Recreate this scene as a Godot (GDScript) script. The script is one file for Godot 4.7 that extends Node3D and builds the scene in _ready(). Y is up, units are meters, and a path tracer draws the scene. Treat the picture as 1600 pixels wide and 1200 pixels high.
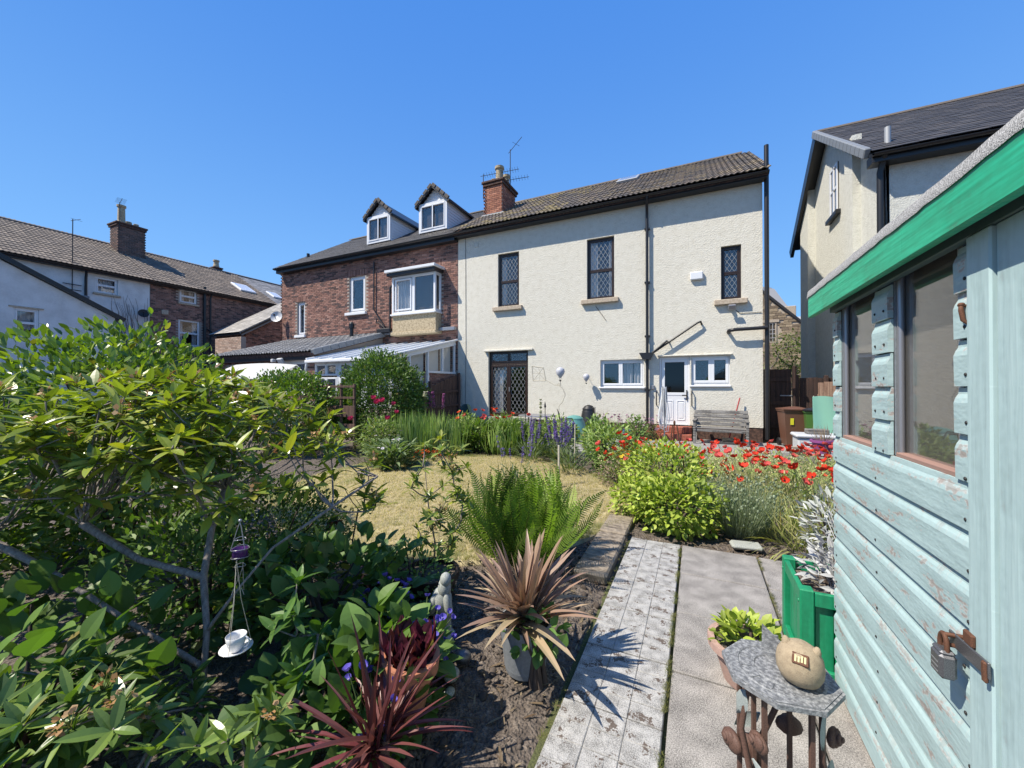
extends Node3D
# A back garden: brick and cream houses behind a round dry lawn, planted beds, a paved path and a painted shed.

var R := RandomNumberGenerator.new()
var M := {}
var taken := {}

# ---------------------------------------------------------------- mesh builder
class B:
	var v := PackedVector3Array()
	var n := PackedVector3Array()
	var c := PackedColorArray()
	var col := Color.WHITE
	var xf := Transform3D.IDENTITY

	func tri(a: Vector3, b: Vector3, d: Vector3, na: Vector3, nb: Vector3, nd: Vector3) -> void:
		if (d - a).cross(b - a).dot(na + nb + nd) < 0.0:
			var t := b; b = d; d = t
			t = nb; nb = nd; nd = t
		v.append(xf * a); v.append(xf * b); v.append(xf * d)
		n.append((xf.basis * na).normalized()); n.append((xf.basis * nb).normalized()); n.append((xf.basis * nd).normalized())
		c.append(col); c.append(col); c.append(col)

	func face(p: Array, nr: Vector3) -> void:
		for i in range(1, p.size() - 1):
			tri(p[0], p[i], p[i + 1], nr, nr, nr)

	func quad(a: Vector3, b: Vector3, d: Vector3, e: Vector3, hint: Vector3) -> void:
		var g := (d - a).cross(b - a).normalized()
		if g.dot(hint) < 0.0: g = -g
		tri(a, b, d, g, g, g); tri(a, d, e, g, g, g)

	func box(o: Vector3, s: Vector3, bev := 0.0, bs := Basis.IDENTITY) -> void:
		var h := s * 0.5
		var k := [h.x, h.y, h.z]
		var e: float = minf(bev, minf(h.x, minf(h.y, h.z)) * 0.9)
		for ax in 3:
			for sg in [-1.0, 1.0]:
				var nr := Vector3.ZERO; nr[ax] = sg
				var p := []
				for q in [[-1, -1], [1, -1], [1, 1], [-1, 1]]:
					var w := Vector3.ZERO
					w[ax] = sg * k[ax]
					w[(ax + 1) % 3] = q[0] * (k[(ax + 1) % 3] - e)
					w[(ax + 2) % 3] = q[1] * (k[(ax + 2) % 3] - e)
					p.append(o + bs * w)
				face(p, bs * nr)
		if e <= 0.0: return
		for ax in 3:
			var a1 := (ax + 1) % 3
			var a2 := (ax + 2) % 3
			for s1 in [-1.0, 1.0]:
				for s2 in [-1.0, 1.0]:
					var p := []
					for q in [[0, -1], [0, 1], [1, 1], [1, -1]]:
						var w := Vector3.ZERO
						w[ax] = q[1] * (k[ax] - e)
						w[a1] = s1 * (k[a1] - (e if q[0] == 1 else 0.0))
						w[a2] = s2 * (k[a2] - (0.0 if q[0] == 1 else e))
						p.append(o + bs * w)
					var nr := Vector3.ZERO; nr[a1] = s1; nr[a2] = s2
					face(p, (bs * nr).normalized())
		for sx in [-1.0, 1.0]:
			for sy in [-1.0, 1.0]:
				for sz in [-1.0, 1.0]:
					var p := []
					for q in 3:
						var w := Vector3(sx * (h.x - e), sy * (h.y - e), sz * (h.z - e))
						w[q] = [sx, sy, sz][q] * k[q]
						p.append(o + bs * w)
					face(p, (bs * Vector3(sx, sy, sz)).normalized())

	func span(a: Vector3, b: Vector3, bev := 0.0) -> void:
		box((a + b) * 0.5, (b - a).abs(), bev)

	func bar(a: Vector3, b: Vector3, w: float, h: float, up := Vector3.UP, bev := 0.0) -> void:
		var d := (b - a).normalized()
		if absf(d.dot(up)) > 0.99: up = Vector3.RIGHT
		box((a + b) * 0.5, Vector3(w, h, a.distance_to(b)), bev, Basis.looking_at(d, up, true))

	func tube(p: Array, r: Array, sides := 6, cap := true) -> void:
		var rings := []
		var nrs := []
		var up := Vector3(0.31, 0.9, 0.17).normalized()
		for i in p.size():
			var d: Vector3 = (p[mini(i + 1, p.size() - 1)] - p[maxi(i - 1, 0)]).normalized()
			if absf(d.dot(up)) > 0.95: up = Vector3(0.9, 0.1, 0.3).normalized()
			var sx := d.cross(up).normalized()
			var sy := sx.cross(d).normalized()
			up = sy
			var ring := []
			var nr := []
			for k in sides:
				var an := TAU * k / sides
				var q := sx * cos(an) + sy * sin(an)
				nr.append(q)
				ring.append(p[i] + q * r[mini(i, r.size() - 1)])
			rings.append(ring); nrs.append(nr)
		for i in p.size() - 1:
			for k in sides:
				var m := (k + 1) % sides
				tri(rings[i][k], rings[i][m], rings[i + 1][m], nrs[i][k], nrs[i][m], nrs[i + 1][m])
				tri(rings[i][k], rings[i + 1][m], rings[i + 1][k], nrs[i][k], nrs[i + 1][m], nrs[i + 1][k])
		if cap:
			face(rings[0], (p[0] - p[1]).normalized())
			face(rings[-1], (p[-1] - p[-2]).normalized())

	func lathe(pr: Array, seg := 20, o := Vector3.ZERO, smooth := false, ribs := 0, rib := 0.0) -> void:
		for i in pr.size() - 1:
			var a: Vector2 = pr[i]
			var b: Vector2 = pr[i + 1]
			var g := Vector2(b.y - a.y, a.x - b.x).normalized()
			var ga := g
			var gb := g
			if smooth:
				if i > 0:
					var z: Vector2 = pr[i - 1]
					ga = (g + Vector2(a.y - z.y, z.x - a.x).normalized()).normalized()
				if i < pr.size() - 2:
					var z: Vector2 = pr[i + 2]
					gb = (g + Vector2(z.y - b.y, b.x - z.x).normalized()).normalized()
			for k in seg:
				var q := []
				var m := []
				for w in [k, k + 1]:
					var an: float = TAU * w / seg
					var f := 1.0 + rib * cos(an * ribs)
					var d := Vector3(cos(an), 0, sin(an))
					q.append(o + d * a.x * f + Vector3(0, a.y, 0)); q.append(o + d * b.x * f + Vector3(0, b.y, 0))
					m.append(d * ga.x + Vector3(0, ga.y, 0)); m.append(d * gb.x + Vector3(0, gb.y, 0))
				if b.x > 0.0: tri(q[0], q[1], q[3], m[0], m[1], m[3])
				if a.x > 0.0: tri(q[0], q[3], q[2], m[0], m[3], m[2])

	func grid(nu: int, nv: int, fn: Callable, out := Vector3.UP) -> void:
		var p := []
		for i in nu + 1:
			var row := []
			for j in nv + 1: row.append(fn.call(float(i) / nu, float(j) / nv))
			p.append(row)
		var m := []
		for i in nu + 1:
			var row := []
			for j in nv + 1:
				var du: Vector3 = p[mini(i + 1, nu)][j] - p[maxi(i - 1, 0)][j]
				var dv: Vector3 = p[i][mini(j + 1, nv)] - p[i][maxi(j - 1, 0)]
				var g := du.cross(dv).normalized()
				row.append(g)
			m.append(row)
		var mid: Vector3 = m[nu / 2][nv / 2]
		var sg := -1.0 if mid.dot(out) < 0.0 else 1.0
		for i in nu:
			for j in nv:
				tri(p[i][j], p[i + 1][j], p[i + 1][j + 1], sg * m[i][j], sg * m[i + 1][j], sg * m[i + 1][j + 1])
				tri(p[i][j], p[i + 1][j + 1], p[i][j + 1], sg * m[i][j], sg * m[i + 1][j + 1], sg * m[i][j + 1])

	# polygon in the plane of axes ex, ey at o, thickened along ez
	func prism(poly: Array, o: Vector3, ex: Vector3, ey: Vector3, ez: Vector3) -> void:
		var pv := PackedVector2Array(poly)
		var id := Geometry2D.triangulate_polygon(pv)
		var nz := ez.normalized()
		for i in range(0, id.size(), 3):
			var t := []
			for k in 3: t.append(o + ex * pv[id[i + k]].x + ey * pv[id[i + k]].y)
			face(t, -nz)
			face([t[0] + ez, t[1] + ez, t[2] + ez], nz)
		var ctr := Vector2.ZERO
		var area := 0.0
		for i in pv.size(): area += pv[i].cross(pv[(i + 1) % pv.size()])
		for i in pv.size():
			var a := pv[i]
			var b := pv[(i + 1) % pv.size()]
			var e := (b - a)
			var g := Vector2(e.y, -e.x) * signf(area)
			var A := o + ex * a.x + ey * a.y
			var Z := o + ex * b.x + ey * b.y
			face([A, Z, Z + ez, A + ez], (ex * g.x + ey * g.y).normalized())

	func ball(o: Vector3, r: Vector3, nu := 12, nv := 8, bs := Basis.IDENTITY) -> void:
		for i in nv:
			for k in nu:
				var q := []
				for w in [[i, k], [i + 1, k], [i + 1, k + 1], [i, k + 1]]:
					var la: float = PI * w[0] / nv
					var lo: float = TAU * w[1] / nu
					q.append(Vector3(sin(la) * cos(lo), cos(la), sin(la) * sin(lo)))
				var p := []
				var m := []
				for d in q:
					p.append(o + bs * (d * r)); m.append((bs * (d / r)).normalized())
				if i < nv - 1: tri(p[0], p[1], p[2], m[0], m[1], m[2])
				if i > 0: tri(p[0], p[2], p[3], m[0], m[2], m[3])

	func mesh() -> ArrayMesh:
		var a := []
		a.resize(Mesh.ARRAY_MAX)
		a[Mesh.ARRAY_VERTEX] = v
		a[Mesh.ARRAY_NORMAL] = n
		a[Mesh.ARRAY_COLOR] = c
		var m := ArrayMesh.new()
		if v.size(): m.add_surface_from_arrays(Mesh.PRIMITIVE_TRIANGLES, a)
		return m

# ---------------------------------------------------------------- nodes
func rf(a: float, b: float) -> float: return R.randf_range(a, b)

func fresh(called: String) -> String:
	var k: int = taken.get(called, 0)
	taken[called] = k + 1
	return called if k == 0 else "%s_%03d" % [called, k]

func put(o: Node3D, called: String, parent: Node3D) -> void:
	var key := called + "@" + str(parent.get_instance_id())
	var k: int = taken.get(key, 0)
	taken[key] = k + 1
	o.name = called if k == 0 else "%s_%03d" % [called, k]
	parent.add_child(o, true)

func tag(o: Node3D, label: String, category: String, group := "") -> void:
	o.set_meta("label", label); o.set_meta("category", category)
	if group != "": o.set_meta("group", group)

func thing(called: String, label: String, category: String, at := Vector3.ZERO, turn := 0.0, group := "") -> Node3D:
	var o := Node3D.new()
	o.name = fresh(called)
	add_child(o, true)
	o.position = at
	o.rotation.y = turn
	tag(o, label, category, group)
	return o

func copy(src: Node3D, at: Vector3, turn: float, label := "", size := 1.0) -> Node3D:
	var o: Node3D = src.duplicate()
	var base := String(src.name)
	if base.length() > 4 and base[-4] == "_" and base.right(3).is_valid_int(): base = base.left(-4)
	o.name = fresh(base)
	add_child(o, true)
	o.position = at
	o.rotation.y = turn
	o.scale = Vector3.ONE * size
	if label != "": o.set_meta("label", label)
	return o

func part(parent: Node3D, called: String, m: Variant, mt: Material, xf := Transform3D.IDENTITY) -> MeshInstance3D:
	var o := MeshInstance3D.new()
	o.mesh = m.mesh() if m is B else m
	o.material_override = mt
	o.transform = xf
	put(o, called, parent)
	return o

# a part whose mesh is written in world coordinates, under an unturned thing
func wpart(parent: Node3D, called: String, m: Variant, mt: Material) -> MeshInstance3D:
	return part(parent, called, m, mt, Transform3D(Basis.IDENTITY, -parent.position if parent.get_parent() == self else Vector3.ZERO))

func one(called: String, label: String, category: String, m: Variant, mt: Material, xf := Transform3D.IDENTITY, group := "") -> MeshInstance3D:
	var o := MeshInstance3D.new()
	o.mesh = m.mesh() if m is B else m
	o.material_override = mt
	o.transform = xf
	o.name = fresh(called)
	add_child(o, true)
	tag(o, label, category, group)
	return o

func setting(called: String, m: Variant, mt: Material) -> MeshInstance3D:
	var o := MeshInstance3D.new()
	o.mesh = m.mesh() if m is B else m
	o.material_override = mt
	o.name = fresh(called)
	add_child(o, true)
	o.set_meta("kind", "structure")
	return o

func multi(parent: Node3D, called: String, m: Mesh, mt: Material, xs: Array, cs: Array = []) -> MultiMeshInstance3D:
	var mm := MultiMesh.new()
	mm.transform_format = MultiMesh.TRANSFORM_3D
	mm.use_colors = cs.size() > 0
	mm.mesh = m
	mm.instance_count = xs.size()
	var w := 16 if cs.size() > 0 else 12
	var bf := PackedFloat32Array()
	bf.resize(xs.size() * w)
	var k := 0
	for i in xs.size():
		var t: Transform3D = xs[i]
		bf[k] = t.basis.x.x; bf[k + 1] = t.basis.y.x; bf[k + 2] = t.basis.z.x; bf[k + 3] = t.origin.x
		bf[k + 4] = t.basis.x.y; bf[k + 5] = t.basis.y.y; bf[k + 6] = t.basis.z.y; bf[k + 7] = t.origin.y
		bf[k + 8] = t.basis.x.z; bf[k + 9] = t.basis.y.z; bf[k + 10] = t.basis.z.z; bf[k + 11] = t.origin.z
		if w == 16:
			var q: Color = cs[i]
			bf[k + 12] = q.r; bf[k + 13] = q.g; bf[k + 14] = q.b; bf[k + 15] = 1.0
		k += w
	mm.buffer = bf
	var o := MultiMeshInstance3D.new()
	o.multimesh = mm
	o.material_override = mt
	put(o, called, parent)
	o.set_meta("kind", "stuff")
	return o

# ---------------------------------------------------------------- materials
const N := 256
func field(sd: int, freq: float, oct := 4, kind := FastNoiseLite.TYPE_SIMPLEX_SMOOTH, wide := 1, tall := 1, size := N) -> PackedByteArray:
	var f := FastNoiseLite.new()
	f.seed = sd
	f.noise_type = kind
	f.frequency = freq
	f.fractal_octaves = oct
	var im := f.get_seamless_image(size / wide, size / tall)
	im.convert(Image.FORMAT_L8)
	if wide > 1 or tall > 1: im.resize(size, size, Image.INTERPOLATE_CUBIC)
	return im.get_data()

func spots(sd: int, freq: float, size := N) -> PackedByteArray:
	var f := FastNoiseLite.new()
	f.seed = sd
	f.noise_type = FastNoiseLite.TYPE_CELLULAR
	f.frequency = freq
	f.cellular_return_type = FastNoiseLite.RETURN_DISTANCE
	var im := f.get_seamless_image(size, size)
	im.convert(Image.FORMAT_L8)
	return im.get_data()

func both(a: PackedByteArray, b: PackedByteArray, wa := 0.5, wb := 0.5, add := 0.0) -> PackedByteArray:
	var o := PackedByteArray()
	o.resize(a.size())
	for i in a.size(): o[i] = clampi(int(a[i] * wa + b[i] * wb + add), 0, 255)
	return o

# dark patches of lichen and dirt with an outline of their own
func stained(a: PackedByteArray, mask: PackedByteArray, limit: int, k: float) -> PackedByteArray:
	var o := a.duplicate()
	for i in a.size():
		if mask[i] < limit: o[i] = int(a[i] * k)
	return o

func grey(a: PackedByteArray) -> ImageTexture:
	var s := int(sqrt(a.size()))
	return ImageTexture.create_from_image(Image.create_from_data(s, s, false, Image.FORMAT_L8, a))

# stops: [position, linear colour] pairs
func ramp(a: PackedByteArray, stops: Array) -> ImageTexture:
	var lut := []
	for i in 256:
		var t := i / 255.0
		var q: Color = stops[0][1]
		for k in stops.size() - 1:
			if t >= stops[k][0]:
				q = (stops[k][1] as Color).lerp(stops[k + 1][1], clampf((t - stops[k][0]) / (stops[k + 1][0] - stops[k][0]), 0, 1))
		q = q.linear_to_srgb()
		lut.append([int(q.r * 255), int(q.g * 255), int(q.b * 255)])
	var s := int(sqrt(a.size()))
	var o := PackedByteArray()
	o.resize(a.size() * 3)
	for i in a.size():
		var l: Array = lut[a[i]]
		o[i * 3] = l[0]; o[i * 3 + 1] = l[1]; o[i * 3 + 2] = l[2]
	return ImageTexture.create_from_image(Image.create_from_data(s, s, false, Image.FORMAT_RGB8, o))

# a plain material; o may hold tex, s (repeats per metre), h (relief texture), hs (its depth in cm), back, metal, spec, vc, own
func mat(key: String, q: Color, rough := 0.8, o := {}) -> StandardMaterial3D:
	var m := StandardMaterial3D.new()
	m.resource_name = key
	m.albedo_color = q.linear_to_srgb()
	m.roughness = rough
	m.metallic = o.get("metal", 0.0)
	m.metallic_specular = o.get("spec", 0.5)
	m.vertex_color_use_as_albedo = o.get("vc", false)
	m.cull_mode = BaseMaterial3D.CULL_DISABLED
	if o.has("tex") or o.has("h"):
		m.uv1_triplanar = true
		m.uv1_world_triplanar = not o.get("own", false)
		var s = o.get("s", 1.0)
		m.uv1_scale = s if s is Vector3 else Vector3.ONE * s
		if o.has("tex"): m.albedo_texture = o.tex
		if o.has("h"):
			m.heightmap_enabled = true
			m.heightmap_texture = o.h
			m.heightmap_scale = o.get("hs", 0.5)
	if o.has("back"):
		m.backlight_enabled = true
		m.backlight = (o.back as Color).linear_to_srgb()
	M[key] = m
	return m

func K(r: float, g: float, b: float) -> Color: return Color(r, g, b)

func glass(key: String, a := 0.12, spec := 0.5) -> StandardMaterial3D:
	var m := StandardMaterial3D.new()
	m.resource_name = key
	m.transparency = BaseMaterial3D.TRANSPARENCY_ALPHA
	m.albedo_color = Color(0.02, 0.025, 0.03, a)
	m.roughness = 0.02
	m.metallic_specular = spec
	m.cull_mode = BaseMaterial3D.CULL_DISABLED
	M[key] = m
	return m

func materials() -> void:
	var W := K(1, 1, 1)
	var n1 := field(1, 0.02, 5)
	var n2 := field(2, 0.05, 4)
	var n3 := field(3, 0.18, 3)
	var fine := field(4, 0.35, 2)
	var cell := spots(5, 0.09)
	var cellf := spots(6, 0.2)
	var grain := field(7, 0.05, 4, FastNoiseLite.TYPE_SIMPLEX_SMOOTH, 16, 1)
	var graint := field(8, 0.05, 4, FastNoiseLite.TYPE_SIMPLEX_SMOOTH, 1, 16)
	var dash := grey(both(spots(5, 0.10, 512), field(3, 0.16, 3, FastNoiseLite.TYPE_SIMPLEX_SMOOTH, 1, 1, 512), 0.6, 0.5))
	var soft := both(field(1, 0.02, 5, FastNoiseLite.TYPE_SIMPLEX_SMOOTH, 1, 1, 512), spots(6, 0.12, 512), 0.5, 0.5)
	mat("render", W, 0.92, {tex = ramp(soft, [[0.15, K(.53, .50, .42)], [0.4, K(.60, .57, .49)], [0.8, K(.645, .618, .54)]]), s = 0.41, h = dash, hs = 1.15})
	mat("render2", W, 0.92, {tex = ramp(soft, [[0.2, K(.50, .495, .44)], [0.5, K(.575, .57, .515)], [0.8, K(.62, .615, .56)]]), s = 0.5, h = dash, hs = 1.5})
	mat("whitewall", W, 0.9, {tex = ramp(both(n1, n3, 0.75, 0.25), [[0.2, K(.56, .55, .535)], [0.6, K(.66, .655, .645)], [0.9, K(.70, .70, .69)]]), s = 0.3, h = grey(n3), hs = 0.4})
	mat("mortar", W, 0.95, {tex = ramp(n3, [[0.2, K(.25, .21, .18)], [0.8, K(.42, .365, .315)]]), s = 1.0})
	mat("brick", W, 0.9, {vc = true, tex = ramp(both(n2, n3, 0.5, 0.5), [[0.2, K(.62, .6, .6)], [0.5, K(1, 1, 1)], [0.9, K(1, 1, 1)]]), s = 1.3, h = grey(n3), hs = 0.3})
	mat("tile", W, 0.85, {vc = true, tex = ramp(both(n2, n3, 0.5, 0.5), [[0.2, K(.55, .52, .48)], [0.45, K(.95, .95, .95)], [0.8, K(1, 1, 1)]]), s = 0.9, h = grey(n3), hs = 0.4})
	for i in 4:
		var q: Color = [K(.115, .095, .078), K(.145, .115, .09), K(.095, .082, .072), K(.17, .135, .09)][i]
		mat("tile%d" % i, q, 0.85, {tex = M.tile.albedo_texture, s = 0.9, h = M.tile.heightmap_texture, hs = 0.4})
	for i in 4:
		mat("greytile%d" % i, [K(.21, .215, .225), K(.26, .265, .275), K(.175, .18, .19), K(.23, .23, .235)][i], 0.85, {tex = M.tile.albedo_texture, s = 0.9})
		mat("darkslate%d" % i, [K(.042, .040, .040), K(.055, .050, .048), K(.035, .033, .034), K(.048, .046, .047)][i], 0.7, {tex = M.tile.albedo_texture, s = 0.8})
	mat("slate", W, 0.7, {vc = true, tex = M.tile.albedo_texture, s = 0.8})
	mat("black", K(.013, .013, .015), 0.4)
	mat("iron", K(.03, .028, .028), 0.55, {metal = 0.3})
	mat("upvc", K(.68, .69, .71), 0.28)
	mat("brownframe", K(.028, .016, .012), 0.35)
	mat("lead", K(.33, .34, .35), 0.55, {metal = 0.3})
	mat("sill", W, 0.85, {tex = ramp(n2, [[0.3, K(.36, .29, .215)], [0.7, K(.46, .385, .30)]]), s = 1.0})
	mat("stonebay", W, 0.92, {tex = ramp(both(n3, n2, 0.6, 0.4), [[0.25, K(.16, .12, .07)], [0.5, K(.42, .34, .22)], [0.8, K(.52, .43, .30)]]), s = 0.7, h = grey(cellf), hs = 0.6})
	mat("plinth", W, 0.9, {tex = ramp(n2, [[0.3, K(.045, .025, .02)], [0.7, K(.11, .06, .045)]]), s = 0.8})
	mat("dim", K(.09, .08, .07), 0.95)
	mat("curtain", K(.72, .72, .72), 0.95, {back = K(.5, .5, .5)})
	mat("door_red", W, 0.7, {tex = ramp(n2, [[0.3, K(.22, .055, .03)], [0.7, K(.33, .10, .06)]]), s = 1.5})
	glass("pane", 0.04)
	glass("privacy", 0.5)
	glass("shed_glass", 0.34, 0.6)
	M.shed_glass.albedo_color = Color(.50, .49, .47, .24)
	glass("roofsheet", 0.85, 0.6)
	M.roofsheet.albedo_color = Color(0.86, 0.88, 0.89, 0.82)
	# ground
	mat("soil", W, 0.97, {tex = ramp(both(n2, fine, 0.5, 0.5), [[0.2, K(.04, .031, .026)], [0.5, K(.105, .084, .068)], [0.72, K(.18, .148, .122)], [0.9, K(.26, .22, .18)]]), s = 1.1, h = grey(both(n2, n3, 0.5, 0.5)), hs = 4.0})
	mat("turf", W, 0.97, {tex = ramp(both(n1, both(fine, n3, 0.5, 0.5), 0.45, 0.55), [[0.25, K(.22, .19, .09)], [0.42, K(.36, .30, .18)], [0.6, K(.47, .395, .25)], [0.8, K(.55, .47, .32)]]), s = 0.55, h = grey(fine), hs = 1.5})
	mat("granite", W, 0.9, {tex = ramp(stained(both(field(41, .3, 3, FastNoiseLite.TYPE_SIMPLEX_SMOOTH, 1, 1, 512), field(42, .02, 4, FastNoiseLite.TYPE_SIMPLEX_SMOOTH, 1, 1, 512), 0.65, 0.35), both(field(43, .017, 5, FastNoiseLite.TYPE_SIMPLEX_SMOOTH, 1, 1, 512), field(44, .12, 3, FastNoiseLite.TYPE_SIMPLEX_SMOOTH, 1, 1, 512), .7, .3), 80, .3), [[0.05, K(.05, .035, .028)], [0.2, K(.11, .085, .07)], [0.27, K(.105, .104, .10)], [0.45, K(.25, .245, .237)], [0.58, K(.36, .353, .342)], [0.8, K(.47, .46, .445)]]), s = 1.05, h = grey(n3), hs = 0.25})
	mat("concrete", W, 0.93, {tex = ramp(both(field(51, .38, 2, FastNoiseLite.TYPE_SIMPLEX_SMOOTH, 1, 1, 512), field(52, .012, 5, FastNoiseLite.TYPE_SIMPLEX_SMOOTH, 1, 1, 512), 0.74, 0.26), [[0.22, K(.065, .06, .056)], [0.42, K(.18, .168, .157)], [0.55, K(.265, .248, .23)], [0.7, K(.36, .336, .312)], [0.85, K(.43, .405, .375)]]), s = 0.8, h = grey(fine), hs = 0.15})
	mat("flagstone", W, 0.93, {tex = ramp(both(n2, grain, 0.5, 0.5), [[0.25, K(.09, .07, .052)], [0.5, K(.205, .168, .128)], [0.8, K(.30, .25, .195)]]), s = 1.2, h = grey(n2), hs = 1.0})
	mat("patio", W, 0.93, {tex = ramp(both(fine, n1, 0.5, 0.5), [[0.25, K(.16, .155, .15)], [0.55, K(.25, .245, .24)], [0.85, K(.31, .305, .30)]]), s = 1.0})
	mat("moss", W, 0.97, {tex = ramp(n3, [[0.2, K(.035, .04, .015)], [0.8, K(.10, .11, .04)]]), s = 2.0})
	# shed
	var peel := both(field(21, 0.022, 6, FastNoiseLite.TYPE_SIMPLEX_SMOOTH, 4, 1, 512), field(22, .12, 3, FastNoiseLite.TYPE_SIMPLEX_SMOOTH, 2, 1, 512), 0.68, 0.32)
	var grainw := field(7, 0.05, 4, FastNoiseLite.TYPE_SIMPLEX_SMOOTH, 16, 1, 512)
	var aqua := [[0.0, K(.22, .19, .17)], [0.27, K(.33, .30, .28)], [0.31, K(.47, .49, .48)], [0.325, K(.305, .415, .42)], [0.6, K(.352, .475, .482)], [0.9, K(.385, .508, .512)]]
	mat("plank", W, 0.6, {tex = ramp(peel, aqua), s = 1.15, h = grey(both(peel, grainw, 0.7, 0.3)), hs = 0.3})
	mat("board", W, 0.6, {tex = ramp(both(n2, graint, 0.35, 0.65), [[0.0, K(.28, .32, .32)], [0.22, K(.31, .42, .425)], [0.5, K(.357, .48, .487)], [0.9, K(.385, .508, .512)]]), s = 2.0, h = grey(graint), hs = 0.2})
	mat("greenpaint", W, 0.5, {tex = ramp(both(n2, grain, 0.3, 0.7), [[0.1, K(.05, .23, .13)], [0.25, K(.02, .30, .165)], [0.6, K(.018, .37, .205)], [0.9, K(.025, .42, .24)]]), s = 2.0, h = grey(grain), hs = 0.25})
	mat("planter", W, 0.5, {tex = ramp(both(n2, graint, 0.4, 0.6), [[0.2, K(.005, .17, .075)], [0.7, K(.008, .23, .105)]]), s = 2.0, h = grey(graint), hs = 0.1})
	mat("felt", W, 0.97, {tex = ramp(fine, [[0.25, K(.05, .05, .05)], [0.5, K(.22, .22, .22)], [0.75, K(.50, .50, .50)]]), s = 3.0, h = grey(fine), hs = 0.4})
	mat("shedinside", W, 0.9, {tex = ramp(grain, [[0.2, K(.10, .07, .05)], [0.8, K(.19, .14, .10)]]), s = 1.0})
	mat("rust", W, 0.75, {tex = ramp(n3, [[0.2, K(.035, .028, .025)], [0.5, K(.12, .05, .03)], [0.8, K(.25, .11, .05)]]), s = 14.0, metal = 0.35})
	mat("steel", W, 0.5, {tex = ramp(n3, [[0.2, K(.10, .10, .11)], [0.8, K(.26, .26, .27)]]), s = 8.0, metal = 0.8})
	mat("cap", K(.30, .30, .32), 0.35, {metal = 0.6})
	mat("putty", K(.26, .155, .125), 0.8)
	# objects
	mat("sundial", W, 0.6, {tex = ramp(both(n2, both(n3, fine, .5, .5), 0.6, 0.4), [[0.25, K(.09, .094, .10)], [0.42, K(.15, .155, .162)], [0.58, K(.25, .256, .262)], [0.75, K(.38, .38, .38)]]), s = 5.5, metal = 0.1, h = grey(n3), hs = 0.15})
	mat("castbrown", W, 0.7, {tex = ramp(n3, [[0.2, K(.05, .026, .018)], [0.8, K(.15, .078, .056)]]), s = 6.0})
	mat("castgreen", W, 0.75, {tex = ramp(n3, [[0.2, K(.16, .18, .17)], [0.8, K(.36, .40, .39)]]), s = 7.0})
	mat("sandstone", W, 0.93, {tex = ramp(both(fine, n2, 0.6, 0.4), [[0.2, K(.14, .105, .07)], [0.42, K(.30, .235, .155)], [0.8, K(.40, .32, .215)]]), s = 5.0, h = grey(fine), hs = 0.15})
	mat("terracotta", W, 0.85, {tex = ramp(both(n2, n3, 0.6, 0.4), [[0.2, K(.26, .10, .055)], [0.7, K(.44, .18, .10)]]), s = 3.0})
	mat("pinkpot", W, 0.85, {tex = ramp(both(n2, n3, 0.6, 0.4), [[0.2, K(.28, .18, .15)], [0.7, K(.42, .28, .235)]]), s = 3.0})
	mat("greypot", W, 0.6, {tex = ramp(both(n2, n3, 0.6, 0.4), [[0.2, K(.13, .145, .16)], [0.7, K(.20, .215, .235)]]), s = 3.0})
	mat("darkpot", K(.022, .014, .013), 0.5)
	mat("navypot", K(.012, .014, .022), 0.35)
	mat("bluepot", K(.015, .06, .38), 0.25)
	mat("purplepot", K(.22, .06, .20), 0.5)
	mat("teal", K(.09, .25, .23), 0.45)
	mat("blackplastic", K(.014, .014, .016), 0.45)
	mat("china", K(.66, .66, .66), 0.15)
	mat("statue", W, 0.85, {tex = ramp(both(n3, n2, 0.5, 0.5), [[0.3, K(.13, .155, .13)], [0.5, K(.33, .345, .32)], [0.8, K(.46, .46, .445)]]), s = 9.0})
	mat("weathered", W, 0.92, {tex = ramp(both(grain, n2, 0.7, 0.3), [[0.2, K(.05, .046, .043)], [0.5, K(.145, .138, .13)], [0.8, K(.25, .24, .23)]]), s = 1.5, h = grey(grain), hs = 0.6})
	mat("fencewood", W, 0.92, {tex = ramp(both(graint, n2, 0.7, 0.3), [[0.2, K(.045, .026, .02)], [0.8, K(.13, .075, .055)]]), s = 1.2})
	mat("newfence", W, 0.92, {tex = ramp(both(graint, n2, 0.7, 0.3), [[0.2, K(.17, .09, .055)], [0.8, K(.36, .22, .145)]]), s = 1.5})
	mat("gatewood", W, 0.85, {tex = ramp(both(graint, n2, 0.7, 0.3), [[0.2, K(.02, .012, .01)], [0.8, K(.06, .03, .022)]]), s = 1.2})
	mat("boxwhite", K(.46, .47, .49), 0.5)
	mat("net", K(.24, .56, .43), 0.9, {back = K(.5, .8, .65)})
	mat("binbrown", K(.12, .055, .035), 0.45)
	mat("bingreen", K(.06, .15, .03), 0.45)
	mat("cane", W, 0.8, {tex = ramp(n2, [[0.3, K(.40, .36, .28)], [0.7, K(.56, .52, .42)]]), s = 3.0})
	mat("stone", W, 0.93, {vc = true, tex = ramp(both(n2, n3, 0.5, 0.5), [[0.2, K(.6, .58, .55)], [0.7, K(1, 1, 1)]]), s = 0.6, h = grey(n3), hs = 1.0})
	mat("awning", K(.62, .62, .58), 0.9, {back = K(.5, .5, .5)})
	# plants (colour comes with each leaf)
	mat("gloss", W, 0.3, {vc = true, back = K(.62, .74, .14), spec = 0.5})
	mat("leaf", W, 0.48, {vc = true, back = K(.62, .74, .22), spec = 0.42})
	mat("petal", W, 0.6, {vc = true, back = K(.6, .5, .5), spec = 0.3})
	mat("strap", W, 0.42, {vc = true, back = K(.4, .3, .22), spec = 0.5})
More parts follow.
